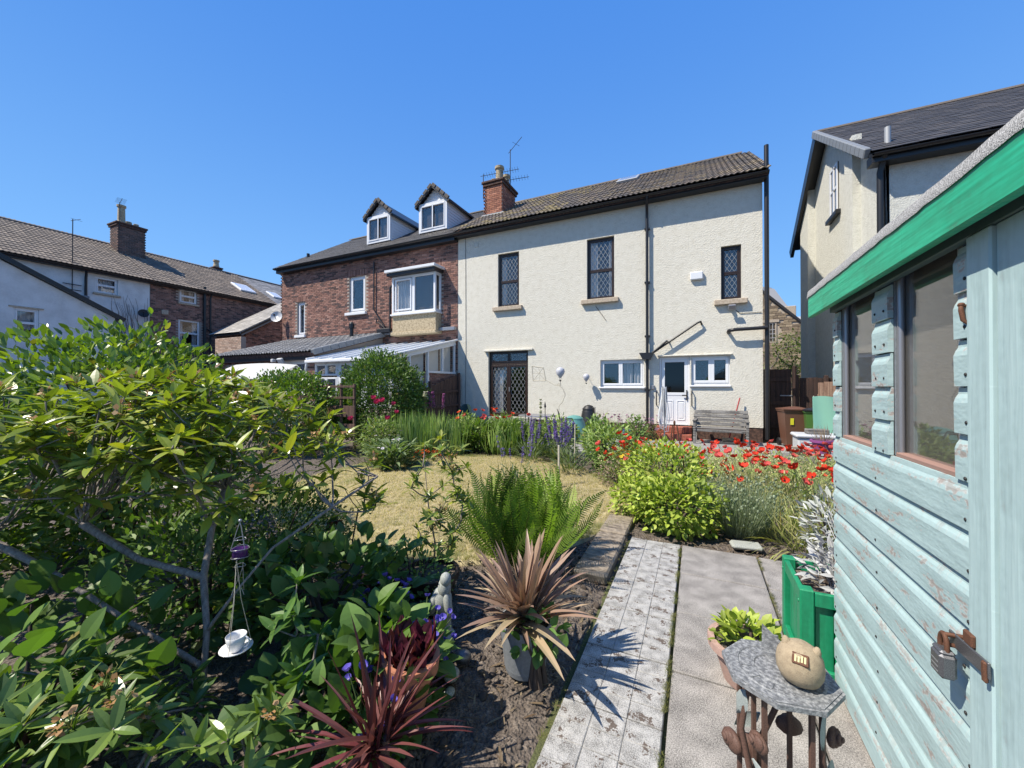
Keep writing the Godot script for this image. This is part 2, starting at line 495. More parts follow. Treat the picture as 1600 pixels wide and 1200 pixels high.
	mat("bark", W, 0.9, {tex = ramp(both(graint, n3, 0.5, 0.5), [[0.2, K(.075, .062, .055)], [0.5, K(.19, .16, .145)], [0.8, K(.34, .30, .275)]]), s = 5.0, h = grey(graint), hs = 0.4})
	mat("stalk", K(.11, .16, .05), 0.6)
	mat("twig", K(.07, .05, .04), 0.85)

# ---------------------------------------------------------------- building helpers
func wall(b: B, x0: float, x1: float, y0: float, y1: float, z: float, holes: Array, depth := 0.12) -> void:
	var xs := [x0, x1]
	var ys := [y0, y1]
	for h in holes:
		for q in [h[0], h[1]]:
			if q > x0 and q < x1 and not xs.has(q): xs.append(q)
		for q in [h[2], h[3]]:
			if q > y0 and q < y1 and not ys.has(q): ys.append(q)
	xs.sort(); ys.sort()
	for i in xs.size() - 1:
		for j in ys.size() - 1:
			var mx: float = (xs[i] + xs[i + 1]) * 0.5
			var my: float = (ys[j] + ys[j + 1]) * 0.5
			var open := false
			for h in holes:
				if mx > h[0] and mx < h[1] and my > h[2] and my < h[3]: open = true
			if not open:
				b.face([Vector3(xs[i], ys[j], z), Vector3(xs[i + 1], ys[j], z), Vector3(xs[i + 1], ys[j + 1], z), Vector3(xs[i], ys[j + 1], z)], Vector3.BACK)
	for h in holes:
		var a := Vector3(h[0], maxf(h[2], y0), z)
		var e := Vector3(h[1], h[3], z)
		var d := Vector3(0, 0, -depth)
		b.face([a, Vector3(a.x, e.y, z), Vector3(a.x, e.y, z) + d, a + d], Vector3.RIGHT)
		b.face([Vector3(e.x, a.y, z), e, e + d, Vector3(e.x, a.y, z) + d], Vector3.LEFT)
		b.face([a, Vector3(e.x, a.y, z), Vector3(e.x, a.y, z) + d, a + d], Vector3.UP)
		b.face([Vector3(a.x, e.y, z), e, e + d, Vector3(a.x, e.y, z) + d], Vector3.DOWN)

func clip_line(p: Vector2, d: Vector2, lo: Vector2, hi: Vector2) -> Array:
	var t0 := -1e9
	var t1 := 1e9
	for k in 2:
		var a := (lo[k] - p[k]) / d[k]
		var e := (hi[k] - p[k]) / d[k]
		t0 = maxf(t0, minf(a, e)); t1 = minf(t1, maxf(a, e))
	return [] if t1 - t0 < 0.01 else [p + d * t0, p + d * t1]

# leaded diamonds
func lattice(x0: float, x1: float, y0: float, y1: float, z: float, dw: float, dh: float) -> B:
	var b := B.new()
	for sg in [-1.0, 1.0]:
		var d := Vector2(dw, dh * sg).normalized()
		for k in range(-30, 40):
			var s := clip_line(Vector2(x0 + k * dw, y0), d, Vector2(x0, y0), Vector2(x1, y1))
			if s.size():
				b.bar(Vector3(s[0].x, s[0].y, z), Vector3(s[1].x, s[1].y, z), 0.0085, 0.005, Vector3.BACK)
	return b

func frame_of(b: B, x0: float, x1: float, y0: float, y1: float, z: float, w: float, d: float) -> void:
	b.span(Vector3(x0, y0, z - d), Vector3(x0 + w, y1, z), 0.006)
	b.span(Vector3(x1 - w, y0, z - d), Vector3(x1, y1, z), 0.006)
	b.span(Vector3(x0 + w, y0, z - d), Vector3(x1 - w, y0 + w, z), 0.006)
	b.span(Vector3(x0 + w, y1 - w, z - d), Vector3(x1 - w, y1, z), 0.006)

# a window: cells are [x0, x1, y0, y1] sashes, each with a frame and a pane
func window(parent: Node3D, off: Vector3, x0: float, x1: float, y0: float, y1: float, z: float, mt: String, cells: Array, o := {}) -> MeshInstance3D:
	var w: float = o.get("w", 0.05)
	var b := B.new()
	frame_of(b, x0, x1, y0, y1, z, w, 0.07)
	for c in cells:
		frame_of(b, c[0], c[1], c[2], c[3], z + 0.012, o.get("sw", 0.045), 0.06)
	var f := part(parent, o.get("name", "window"), b, M[mt], Transform3D(Basis.IDENTITY, off))
	for c in cells:
		var s: float = o.get("sw", 0.045)
		var g := B.new()
		unit(g, c[0] + s, c[1] - s, c[2] + s, c[3] - s, z - .02)
		part(f, "pane", g, M[o.get("glass", "pane")])
		if o.has("lead"):
			part(f, "lead_lattice", lattice(c[0] + s, c[1] - s, c[2] + s, c[3] - s, z - 0.012, o.lead[0], o.lead[1]), M.lead)
	for c in o.get("curtains", []):
		part(f, "curtain", drape(c[0], c[1], c[2], c[3], z - 0.17), M.curtain)
	return f

# a double-glazed unit: two sheets of glass, each with both its faces
func unit(b: B, x0: float, x1: float, y0: float, y1: float, z: float) -> void:
	for k in 4:
		var q := z - .003 * (k % 2) - .016 * (k / 2)
		b.face([Vector3(x0, y0, q), Vector3(x1, y0, q), Vector3(x1, y1, q), Vector3(x0, y1, q)], Vector3.BACK)

func drape(x0: float, x1: float, y0: float, y1: float, z: float) -> B:
	var b := B.new()
	var k := maxi(8, int((x1 - x0) / 0.02))
	b.grid(k, 2, func(u, t): return Vector3(lerpf(x0, x1, u), lerpf(y0, y1, t), z + 0.025 * sin(u * (x1 - x0) * 60.0) + 0.012 * sin(u * 17.0 + t)), Vector3.BACK)
	return b

func sill(parent: Node3D, off: Vector3, x0: float, x1: float, y: float, z: float, mt: String, h := 0.11, out := 0.1) -> void:
	var b := B.new()
	b.span(Vector3(x0, y - h, z - 0.06), Vector3(x1, y, z + out), 0.012)
	part(parent, "window_sill", b, M[mt], Transform3D(Basis.IDENTITY, off))

func tile_mesh(w: float, l: float, wave: float, thick: float, k := 8) -> ArrayMesh:
	var b := B.new()
	var f := func(u, t):
		var x: float = (u - 0.5) * w
		var y: float = wave * (0.5 + 0.5 * cos(u * TAU * 2.0)) if wave > 0.0 else 0.0
		return Vector3(x, y + thick * (1.0 - t), -t * l)
	b.grid(k, 1, f, Vector3.UP)
	for i in k:
		var a: Vector3 = f.call(float(i) / k, 0.0)
		var e: Vector3 = f.call(float(i + 1) / k, 0.0)
		b.face([a, e, e + Vector3(0, -thick, 0), a + Vector3(0, -thick, 0)], Vector3.BACK)
	return b.mesh()

# rows of tiles over a slope: o eave corner, ex along the eave, es up the slope; the singles nearest the far x end become parts, the rest one mass
func tiling(roof: Node3D, called: String, o: Vector3, ex: Vector3, es: Vector3, wide: float, long: float, tw: float, ga: float, mesh: ArrayMesh, mt: String, cols: Array, singles := 0, skip = null, pre := "tile") -> void:
	var nr := es.cross(ex).normalized()
	if nr.y < 0.0: nr = -nr
	var bs := Basis(ex, nr, -es)
	if bs.determinant() < 0.0: bs = Basis(-ex, nr, -es)
	var nx := int(round(wide / tw))
	var ny := int(ceil(long / ga))
	var xs := []
	var cs := []
	var single := []
	for j in ny:
		for i in nx:
			var p := o + ex * ((i + 0.5) * wide / nx) + es * (j * ga - 0.04) + nr * rf(0.0, 0.006)
			if skip != null and skip.call(p): continue
			var t := Transform3D(bs.rotated(nr, rf(-0.012, 0.012)), p)
			if singles > 0 and i >= nx - int(singles / ny):
				single.append(t)
			else:
				xs.append(t)
				cs.append((cols[R.randi() % cols.size()] as Color) * rf(0.8, 1.2))
	for t in single:
		part(roof, called, mesh, M[pre + str(R.randi() % 4)], t)
	if xs.size(): multi(roof, called + "s", mesh, M[mt], xs, cs)

func bricks(parent: Node3D, called: String, off: Vector3, x0: float, x1: float, y0: float, y1: float, z: float, holes: Array, cols: Array, mt := "brick", bw := 0.225, bh := 0.075, joint := 0.011, proud := 0.012) -> void:
	var b := B.new()
	b.box(Vector3.ZERO, Vector3(bw - joint, bh - joint, proud * 2.0), 0.003)
	var m := b.mesh()
	var xs := []
	var cs := []
	var row := 0
	var y := y0
	while y < y1:
		var x := x0 - (bw * 0.5 if row % 2 else 0.0)
		while x < x1:
			var a := maxf(x, x0)
			var e := minf(x + bw, x1)
			var cx := (a + e) * 0.5
			var cy := y + bh * 0.5
			var ok := e - a > 0.03
			for h in holes:
				if e > h[0] + 0.02 and a < h[1] - 0.02 and cy > h[2] and cy < h[3]:
					ok = false
			if ok:
				xs.append(Transform3D(Basis.from_scale(Vector3((e - a - joint) / (bw - joint), 1, 1)), off + Vector3(cx, cy, z + rf(-0.004, 0.004))))
				cs.append((cols[R.randi() % cols.size()] as Color) * rf(0.75, 1.2))
			x += bw
		y += bh
		row += 1
	multi(parent, called, m, M[mt], xs, cs)

func pipe(parent: Node3D, off: Vector3, called: String, pts: Array, r := 0.045, mt := "black") -> MeshInstance3D:
	var b := B.new()
	b.tube(pts, [r], 10)
	return part(parent, called, b, M[mt], Transform3D(Basis.IDENTITY, off))

func aerial(parent: Node3D, off: Vector3, foot: Vector3, h: float, dir: Vector3, boom: float, rods: int) -> void:
	var b := B.new()
	b.tube([foot, foot + Vector3(0, h, 0)], [0.018], 6)
	var a := foot + Vector3(0, h - 0.06, 0)
	b.tube([a - dir * 0.12, a + dir * boom], [0.011], 5)
	var sd := dir.cross(Vector3.UP).normalized()
	for k in rods:
		var p := a + dir * (boom * (k + 0.5) / rods)
		b.tube([p - sd * 0.2, p + sd * 0.2], [0.006], 4)
	part(parent, "aerial", b, M.iron, Transform3D(Basis.IDENTITY, off))

func chimney(parent: Node3D, off: Vector3, x0: float, x1: float, z0: float, z1: float, y0: float, y1: float, pots: Array, cols: Array) -> void:
	var b := B.new()
	b.span(Vector3(x0, y0, z0), Vector3(x1, y1, z1))
	var c := part(parent, "chimney", b, M.mortar, Transform3D(Basis.IDENTITY, off))
	bricks(c, "bricks", Vector3.ZERO, x0, x1, y0, y1, z1, [], cols)
	var side := Node3D.new()
	for k in [[-1.0, x0], [1.0, x1]]:
		var xs := []
		var cs := []
		var bb := B.new()
		bb.box(Vector3.ZERO, Vector3(0.024, 0.064, 0.2), 0.003)
		var y := y0
		var row := 0
		while y < y1:
			var z := z0 + (0.11 if row % 2 else 0.0)
			while z < z1 - 0.1:
				xs.append(Transform3D(Basis.IDENTITY, Vector3(k[1], y + 0.037, z + 0.11)))
				cs.append((cols[R.randi() % cols.size()] as Color) * rf(0.75, 1.2))
				z += 0.225
			y += 0.075
			row += 1
		multi(c, "side_bricks", bb.mesh(), M.brick, xs, cs)
	side.free()
	var e := B.new()
	e.span(Vector3(x0 - 0.07, y1 - 0.02, z0 - 0.07), Vector3(x1 + 0.07, y1 + 0.1, z1 + 0.07), 0.02)
	e.span(Vector3(x0 - 0.11, y1 + 0.1, z0 - 0.11), Vector3(x1 + 0.11, y1 + 0.2, z1 + 0.11), 0.02)
	part(c, "corbel", e, M.plinth)
	for p in pots:
		var q := B.new()
		q.lathe([Vector2(p[2] * 1.25, 0), Vector2(p[2] * 1.15, 0.12), Vector2(p[2], 0.2), Vector2(p[2] * 0.92, p[3] - 0.16), Vector2(p[2] * 1.2, p[3] - 0.12), Vector2(p[2] * 1.2, p[3] - 0.02), Vector2(p[2] * 0.85, p[3]), Vector2(p[2] * 0.8, p[3] - 0.3)], 14, Vector3(p[0], y1 + 0.19, p[1]))
		part(c, "chimney_pot", q, M.stonebay)

# ---------------------------------------------------------------- houses
const BRICKS := [Color(.235, .115, .088), Color(.28, .145, .112), Color(.195, .095, .074), Color(.32, .18, .142), Color(.09, .055, .05), Color(.12, .066, .057), Color(.255, .132, .102), Color(.27, .14, .108)]
const DARKTILE := [Color(.042, .040, .040), Color(.055, .050, .048), Color(.035, .033, .034)]

func cream_house() -> void:
	var P := Vector3(-3.2, 0, -12.3)
	var o := -P
	var h := thing("cream_house", "cream pebble-dashed house with brown tiled roof and leaded dark-framed windows", "house", P)
	var holes := [[-6.34, -5.52, 4.3, 6.19], [-3.14, -2.28, 4.26, 6.2], [.644, 1.137, 3.9, 5.4], [-6.725, -5.183, .45, 2.74], [-2.715, -1.409, 1.49, 2.33], [-.976, -.15, .36, 2.36], [-.116, .862, 1.54, 2.36]]
	var b := B.new()
	wall(b, -8.0, 1.63, 0.39, 7.12, -12.3, holes, 0.14)
	b.face([Vector3(1.63, .39, -12.3), Vector3(1.63, .39, -20.7), Vector3(1.63, 7.15, -20.7), Vector3(1.63, 9.95, -16.5), Vector3(1.63, 7.15, -12.3)], Vector3.RIGHT)
	b.face([Vector3(1.63, .39, -20.7), Vector3(-8, .39, -20.7), Vector3(-8, 7.15, -20.7), Vector3(1.63, 7.15, -20.7)], Vector3.FORWARD)
	wpart(h, "wall", b, M.render)
	b = B.new()
	b.span(Vector3(-7.99, 0, -20.68), Vector3(1.62, .39, -12.315))
	wpart(h, "plinth", b, M.plinth)
	# floors and an inside wall, so that rooms are rooms
	b = B.new()
	b.span(Vector3(-7.95, 2.9, -20.6), Vector3(1.58, 3.15, -12.46))
	b.span(Vector3(-7.95, .40, -16.6), Vector3(1.58, 7.1, -16.5))
	b.span(Vector3(-7.95, 7.0, -20.6), Vector3(1.58, 7.1, -12.46))
	b.span(Vector3(-8.0, .40, -20.6), Vector3(-7.9, 7.1, -12.46))
	for x in [-4.2, -1.2]: b.span(Vector3(x - .05, .40, -16.5), Vector3(x + .05, 7.0, -12.46))
	wpart(h, "inner_walls", b, M.dim)
	# upstairs sashes
	var Zf := -12.39
	for q in [[0, 0.135, 0.215], [1, 0.135, 0.215], [2, 0.12, 0.19]]:
		var r: Array = holes[q[0]]
		var my: float = (r[2] + r[3]) * 0.5 - (0.0 if q[0] == 2 else 0.05)
		var cur := []
		if q[0] == 1: cur = [[r[0] + .06, r[0] + .3, r[2], r[3]], [r[1] - .2, r[1] - .05, r[2], r[3]]]
		if q[0] == 0: cur = [[r[0] + .06, r[0] + .22, r[2], r[3]]]
		window(h, o, r[0], r[1], r[2], r[3], Zf, "brownframe", [[r[0] + .05, r[1] - .05, r[2] + .05, my], [r[0] + .05, r[1] - .05, my, r[3] - .05]], {lead = [q[1], q[2]], curtains = cur})
		sill(h, o, r[0] - .17, r[1] + .14, r[2], -12.3, "sill", .14, .12)
	# french doors
	var fx0 := -6.725
	var fx1 := -5.183
	var mx := (fx0 + fx1) * .5
	window(h, o, fx0, fx1, 2.32, 2.74, Zf, "brownframe", [[fx0 + .05, mx, 2.36, 2.70], [mx, fx1 - .05, 2.36, 2.70]], {lead = [.15, .15]})
	var fd := window(h, o, fx0, fx1, .45, 2.32, Zf, "brownframe", [[fx0 + .06, mx, .5, 2.27], [mx, fx1 - .06, .5, 2.27]], {lead = [.155, .24], sw = .08, name = "french_doors", curtains = [[fx0 + .12, fx0 + .5, .5, 2.25]]})
	b = B.new()
	b.span(Vector3(mx + .03, 1.32, Zf + .015), Vector3(mx + .05, 1.48, Zf + .06), .004)
	part(fd, "handle", b, M.lead)
	b = B.new()
	b.span(Vector3(fx0 - .14, 2.74, -12.3), Vector3(fx1 + .2, 2.80, -12.2), .01)
	wpart(h, "door_hood", b, M.render)
	b = B.new()
	b.span(Vector3(fx0 - .3, .2, -12.32), Vector3(fx1 + .3, .44, -12.05), .01)
	wpart(h, "doorstep", b, M.patio)
	# kitchen window and back door
	window(h, o, -2.715, -1.409, 1.49, 2.33, -12.38, "upvc", [[-2.67, -2.1, 1.54, 2.28], [-2.1, -1.45, 1.54, 2.28]], {w = .06, sw = .06, curtains = [[-2.05, -1.76, 1.55, 2.27], [-1.72, -1.5, 1.55, 2.27]]})
	sill(h, o, -2.76, -1.37, 1.49, -12.3, "upvc", .05, .07)
	window(h, o, -.116, .862, 1.54, 2.36, -12.37, "upvc", [[-.08, .40, 1.6, 2.32], [.40, .83, 1.6, 2.32]], {w = .06, sw = .075})
	sill(h, o, -.16, .88, 1.54, -12.3, "upvc", .05, .06)
	b = B.new()
	b.span(Vector3(-1.02, 2.38, -12.3), Vector3(.92, 2.42, -12.23), .01)
	wpart(h, "lintel_drip", b, M.render)
	b = B.new()
	frame_of(b, -.976, -.15, .36, 2.36, -12.36, .06, .08)
	b.span(Vector3(-.91, .40, -12.42), Vector3(-.21, 1.28, -12.375), .004)
	frame_of(b, -.91, -.21, 1.24, 2.30, -12.365, .085, .05)
	for k in [[-.82, -.6], [-.5, -.28]]:
		frame_of(b, k[0], k[1], .52, 1.1, -12.362, .025, .02)
		b.span(Vector3(k[0] + .05, .58, -12.38), Vector3(k[1] - .05, 1.04, -12.366), .006)
	var d := wpart(h, "back_door", b, M.upvc)
	b = B.new()
	b.face([Vector3(-.83, 1.32, -12.385), Vector3(-.29, 1.32, -12.385), Vector3(-.29, 2.22, -12.385), Vector3(-.83, 2.22, -12.385)], Vector3.BACK)
	part(d, "pane", b, M.privacy)
	b = B.new()
	b.span(Vector3(-.25, 1.1, -12.36), Vector3(-.22, 1.4, -12.33), .005)
	b.span(Vector3(-.36, 1.23, -12.335), Vector3(-.22, 1.26, -12.31), .005)
	part(d, "handle", b, M.iron)
	for x in [-1.05, -.1]:
		b = B.new()
		b.tube([Vector3(x, .95, -12.3), Vector3(x, .98, -12.22), Vector3(x, 1.35, -12.22), Vector3(x, 1.38, -12.3)], [.016], 8)
		wpart(h, "grab_rail", b, M.black)
	for q in [[.0, .18, .62], [.18, .36, .33]]:
		b = B.new()
		b.span(Vector3(-1.55 if q[0] == 0.0 else -1.05, q[0], -12.3), Vector3(-.1, q[1], -12.3 + q[2]), .012)
		wpart(h, "step", b, M.door_red)
	# roof
	var E := Vector3(0, 7.16, -11.93)
	var es := Vector3(0, 2.87, -4.55).normalized()
	b = B.new()
	b.prism([Vector2(11.96, 7.1), Vector2(16.5, 9.96), Vector2(21.05, 7.1), Vector2(21.05, 7.0), Vector2(16.5, 9.8), Vector2(11.96, 7.0)], Vector3(-8.0, 0, 0), Vector3(0, 0, -1), Vector3.UP, Vector3(9.74, 0, 0))
	var rf_ := wpart(h, "roof", b, M.plinth)
	tiling(rf_, "roof_tile", Vector3(-8.0, E.y, E.z), Vector3.RIGHT, es, 9.76, 5.36, .30, .335, tile_mesh(.315, .40, .03, .022, 10), "tile", [K(.115, .095, .078), K(.145, .115, .09), K(.095, .082, .072), K(.17, .135, .085), K(.21, .165, .075)], 300, func(p): return p.z < -13.95 and p.z > -15.4 and p.x < -7.0)
	var rt := B.new()
	rt.grid(6, 1, func(u, t): return Vector3((t - .5) * .44, .10 * sin(u * PI) - .02, .13 * cos(u * PI)), Vector3.UP)
	var rm := rt.mesh()
	for k in 22:
		part(rf_, "ridge_tile", rm, M["tile%d" % (R.randi() % 4)], Transform3D(Basis.IDENTITY.rotated(Vector3.FORWARD, rf(-.02, .02)), Vector3(-7.8 + k * .435, 10.03, -16.5)))
	b = B.new()
	b.span(Vector3(-8.0, 6.97, -12.29), Vector3(1.7, 7.15, -12.0), .004)
	wpart(h, "fascia", b, M.black)
	gutter(h, o, -8.0, 1.74, 7.09, -11.93)
	b = B.new()
	b.bar(Vector3(1.7, 7.08, -11.95), Vector3(1.7, 9.92, -16.5), .05, .2)
	wpart(h, "bargeboard", b, M.black)
	# rooflight near the ridge
	var zr := -15.6
	var yr := 7.16 + (11.93 + 15.6) * 0 + (15.6 - 11.93) * .6308
	var sl := Basis(Vector3.RIGHT, Vector3(0, 4.55, 2.87).normalized(), -es)
	b = B.new()
	b.box(Vector3.ZERO, Vector3(.78, .1, .95), .012)
	var rl := part(h, "rooflight", b, M.lead, Transform3D(sl, Vector3(-2.35, yr + .08, zr) + o))
	b = B.new()
	b.box(Vector3(0, .053, 0), Vector3(.62, .01, .78))
	part(rl, "pane", b, M.pane)
	# pipes
	pipe(h, o, "downpipe", [Vector3(-1.27, 7.05, -11.95), Vector3(-1.28, 6.93, -11.97), Vector3(-1.3, 6.75, -12.18), Vector3(-1.3, 6.5, -12.2), Vector3(-1.3, .3, -12.2)], .042)
	for y in [6.2, 4.6, 3.0, 1.4]:
		b = B.new()
		b.box(Vector3(-1.3, y, -12.24), Vector3(.15, .05, .12), .008)
		wpart(h, "pipe_clip", b, M.black)
	b = B.new()
	b.prism([Vector2(-.2, .1), Vector2(.2, .1), Vector2(.1, -.1), Vector2(-.1, -.1)], Vector3(-1.32, 2.40, -12.29), Vector3.RIGHT, Vector3.UP, Vector3(0, 0, .22))
	wpart(h, "hopper", b, M.black)
	pipe(h, o, "waste_pipe", [Vector3(-1.2, 2.45, -12.18), Vector3(.05, 3.30, -12.18), Vector3(.13, 3.33, -12.2), Vector3(.16, 3.26, -12.3)], .028)
	pipe(h, o, "waste_pipe", [Vector3(-1.15, 2.5, -12.15), Vector3(-.75, 2.83, -12.15), Vector3(-.7, 2.80, -12.3)], .026)
	pipe(h, o, "soil_pipe", [Vector3(1.71, .1, -12.2), Vector3(1.71, 7.9, -12.2)], .055)
	pipe(h, o, "soil_pipe", [Vector3(.82, 3.0, -12.3), Vector3(.82, 3.02, -12.13), Vector3(.95, 3.04, -12.1), Vector3(1.71, 3.05, -12.1)], .048)
	# alarm box, lamp, vent, crack cable, bell
	b = B.new()
	b.span(Vector3(-.14, 4.53, -12.3), Vector3(.2, 4.76, -12.2), .025)
	wpart(h, "alarm_box", b, M.upvc)
	b = B.new()
	b.span(Vector3(.84, 3.62, -12.3), Vector3(.92, 3.7, -12.18), .01)
	b.box(Vector3(.9, 3.66, -12.12), Vector3(.18, .14, .08), .015, Basis(Vector3.RIGHT, .5))
	wpart(h, "security_lamp", b, M.cap)
	b = B.new()
	b.tube([Vector3(1.0, 3.6, -12.285), Vector3(1.1, 3.5, -12.285), Vector3(1.6, 3.49, -12.285)], [.007], 4)
	b.tube([Vector3(-2.86, 4.05, -12.285), Vector3(-2.52, 3.55, -12.285)], [.008], 4)
	b.tube([Vector3(-7.68, 7.0, -12.285), Vector3(-7.66, 3.0, -12.285), Vector3(-7.68, .5, -12.285)], [.007], 4)
	wpart(h, "cable", b, M.iron)
	b = B.new()
	b.span(Vector3(-7.32, 6.58, -12.3), Vector3(-7.14, 6.72, -12.28), .004)
	wpart(h, "air_vent", b, M.render2)
	b = B.new()
	b.span(Vector3(-1.2, 1.42, -12.3), Vector3(-1.1, 1.54, -12.25), .012)
	wpart(h, "key_safe", b, M.cap)
	# party chimney
	chimney(h, o, -7.85, -7.05, -15.3, -14.05, 8.2, 9.72, [[-7.35, -14.4, .16, .72], [-7.3, -14.95, .14, .62], [-7.65, -14.5, .12, .3]], [K(.36, .15, .09), K(.42, .19, .12), K(.28, .11, .07), K(.33, .14, .09)])
	b = B.new()
	b.prism([Vector2(-.5, -.02), Vector2(.5, -.02), Vector2(.5, .1), Vector2(-.5, .1)], Vector3(-7.45, 8.43, -13.99), Vector3.RIGHT, Vector3.UP, Vector3(0, 0, .03))
	wpart(h, "flashing", b, M.lead)
	aerial(h, o, Vector3(-6.95, 9.6, -14.6), 1.75, Vector3(.86, .35, .36).normalized(), .75, 1)
	aerial(h, o, Vector3(-7.95, 9.3, -14.1), 1.0, Vector3(.93, .12, -.3).normalized(), 1.5, 14)
	aerial(h, o, Vector3(-7.98, 9.2, -14.2), .8, Vector3(.93, .1, -.3).normalized(), 1.9, 16)

func gutter(parent: Node3D, off: Vector3, x0: float, x1: float, y: float, z: float) -> void:
	var b := B.new()
	b.grid(1, 8, func(u, t): return Vector3(lerpf(x0, x1, u), y - .055 * sin(t * PI), z + .06 * cos(t * PI)), Vector3.DOWN)
	b.grid(1, 8, func(u, t): return Vector3(lerpf(x0, x1, u), y - .049 * sin(t * PI), z + .054 * cos(t * PI)), Vector3.UP)
	b.face([Vector3(x0, y, z + .06), Vector3(x1, y, z + .06), Vector3(x1, y, z + .054), Vector3(x0, y, z + .054)], Vector3.UP)
	part(parent, "gutter", b, M.black, Transform3D(Basis.IDENTITY, off))

func dormer(h: Node3D, P: Vector3, x0: float, x1: float) -> void:
	var o := -P
	var zf := -12.95
	var zb := -15.9
	var y0 := 7.8
	var y1 := 9.0
	var xm := (x0 + x1) * .5
	var ya := 9.62
	var b := B.new()
	b.prism([Vector2(x0, y0), Vector2(x1, y0), Vector2(x1, y1), Vector2(xm, ya), Vector2(x0, y1)], Vector3(0, 0, zb), Vector3.RIGHT, Vector3.UP, Vector3(0, 0, zf - .14 - zb))
	var d := part(h, "dormer", b, M.upvc, Transform3D(Basis.IDENTITY, o))
	var bd := B.new()
	bd.box(Vector3.ZERO, Vector3(.018, .115, 3.0), .006)
	var bm := bd.mesh()
	for s in [x0 - .012, x1 + .012]:
		for k in 10:
			part(d, "cladding_board", bm, M.upvc, Transform3D(Basis(Vector3.BACK, .06 if s > xm else -.06), Vector3(s, y0 + .06 + k * .12, zf - 1.55)))
	for k in 5:
		var hw := (x1 - x0) * .5 * (1.0 - k / 5.4) - .06
		b = B.new()
		b.box(Vector3.ZERO, Vector3(hw * 2, .11, .02), .005, Basis(Vector3.RIGHT, -.06))
		part(d, "gable_board", b, M.upvc, Transform3D(Basis.IDENTITY, Vector3(xm, y1 + .03 + k * .115, zf - .13)))
	b = B.new()
	b.face([Vector3(x0 + .06, y0 + .1, zf - .13), Vector3(x1 - .06, y0 + .1, zf - .13), Vector3(x1 - .06, y1 - .02, zf - .13), Vector3(x0 + .06, y1 - .02, zf - .13)], Vector3.BACK)
	part(d, "window_lining", b, M.dim)
	var w := B.new()
	frame_of(w, x0, x1, y0 + .02, y1 + .02, zf, .11, .12)
	frame_of(w, x0 + .1, xm + .03, y0 + .12, y1 - .08, zf + .02, .06, .06)
	frame_of(w, xm - .03, x1 - .1, y0 + .12, y1 - .08, zf + .015, .06, .06)
	part(d, "window_frame", w, M.upvc)
	for q in [[x0 + .15, xm - .02], [xm + .02, x1 - .15]]:
		b = B.new()
		unit(b, q[0], q[1], y0 + .17, y1 - .13, zf - .03)
		part(d, "pane", b, M.pane)
	for s in [-1.0, 1.0]:
		var e: float = xm + s * ((x1 - x0) * .5 + .14)
		b = B.new()
		b.face([Vector3(xm, ya + .07, zf + .1), Vector3(e, y1 - .06, zf + .1), Vector3(e, y1 - .06, zb), Vector3(xm, ya + .07, zb)], Vector3(s, 2, 0).normalized())
		b.bar(Vector3(xm, ya + .02, zf + .06), Vector3(e, y1 - .12, zf + .06), .05, .09, Vector3.UP)
		b.bar(Vector3(e, y1 - .1, zf + .05), Vector3(e, y1 - .1, zb), .05, .08, Vector3.UP)
		part(d, "roof_slope", b, M.black)
		var vt := B.new()
		vt.box(Vector3.ZERO, Vector3(.15, .075, .24), .02)
		var vm := vt.mesh()
		var dir := Vector3(e - xm, y1 - .06 - ya - .07, 0)
		for k in 4:
			part(d, "verge_cap", vm, M["tile2"], Transform3D(Basis.looking_at(dir.normalized(), Vector3.BACK, true), Vector3(xm, ya + .1, zf + .07) + dir * ((k + .5) / 4.0)))

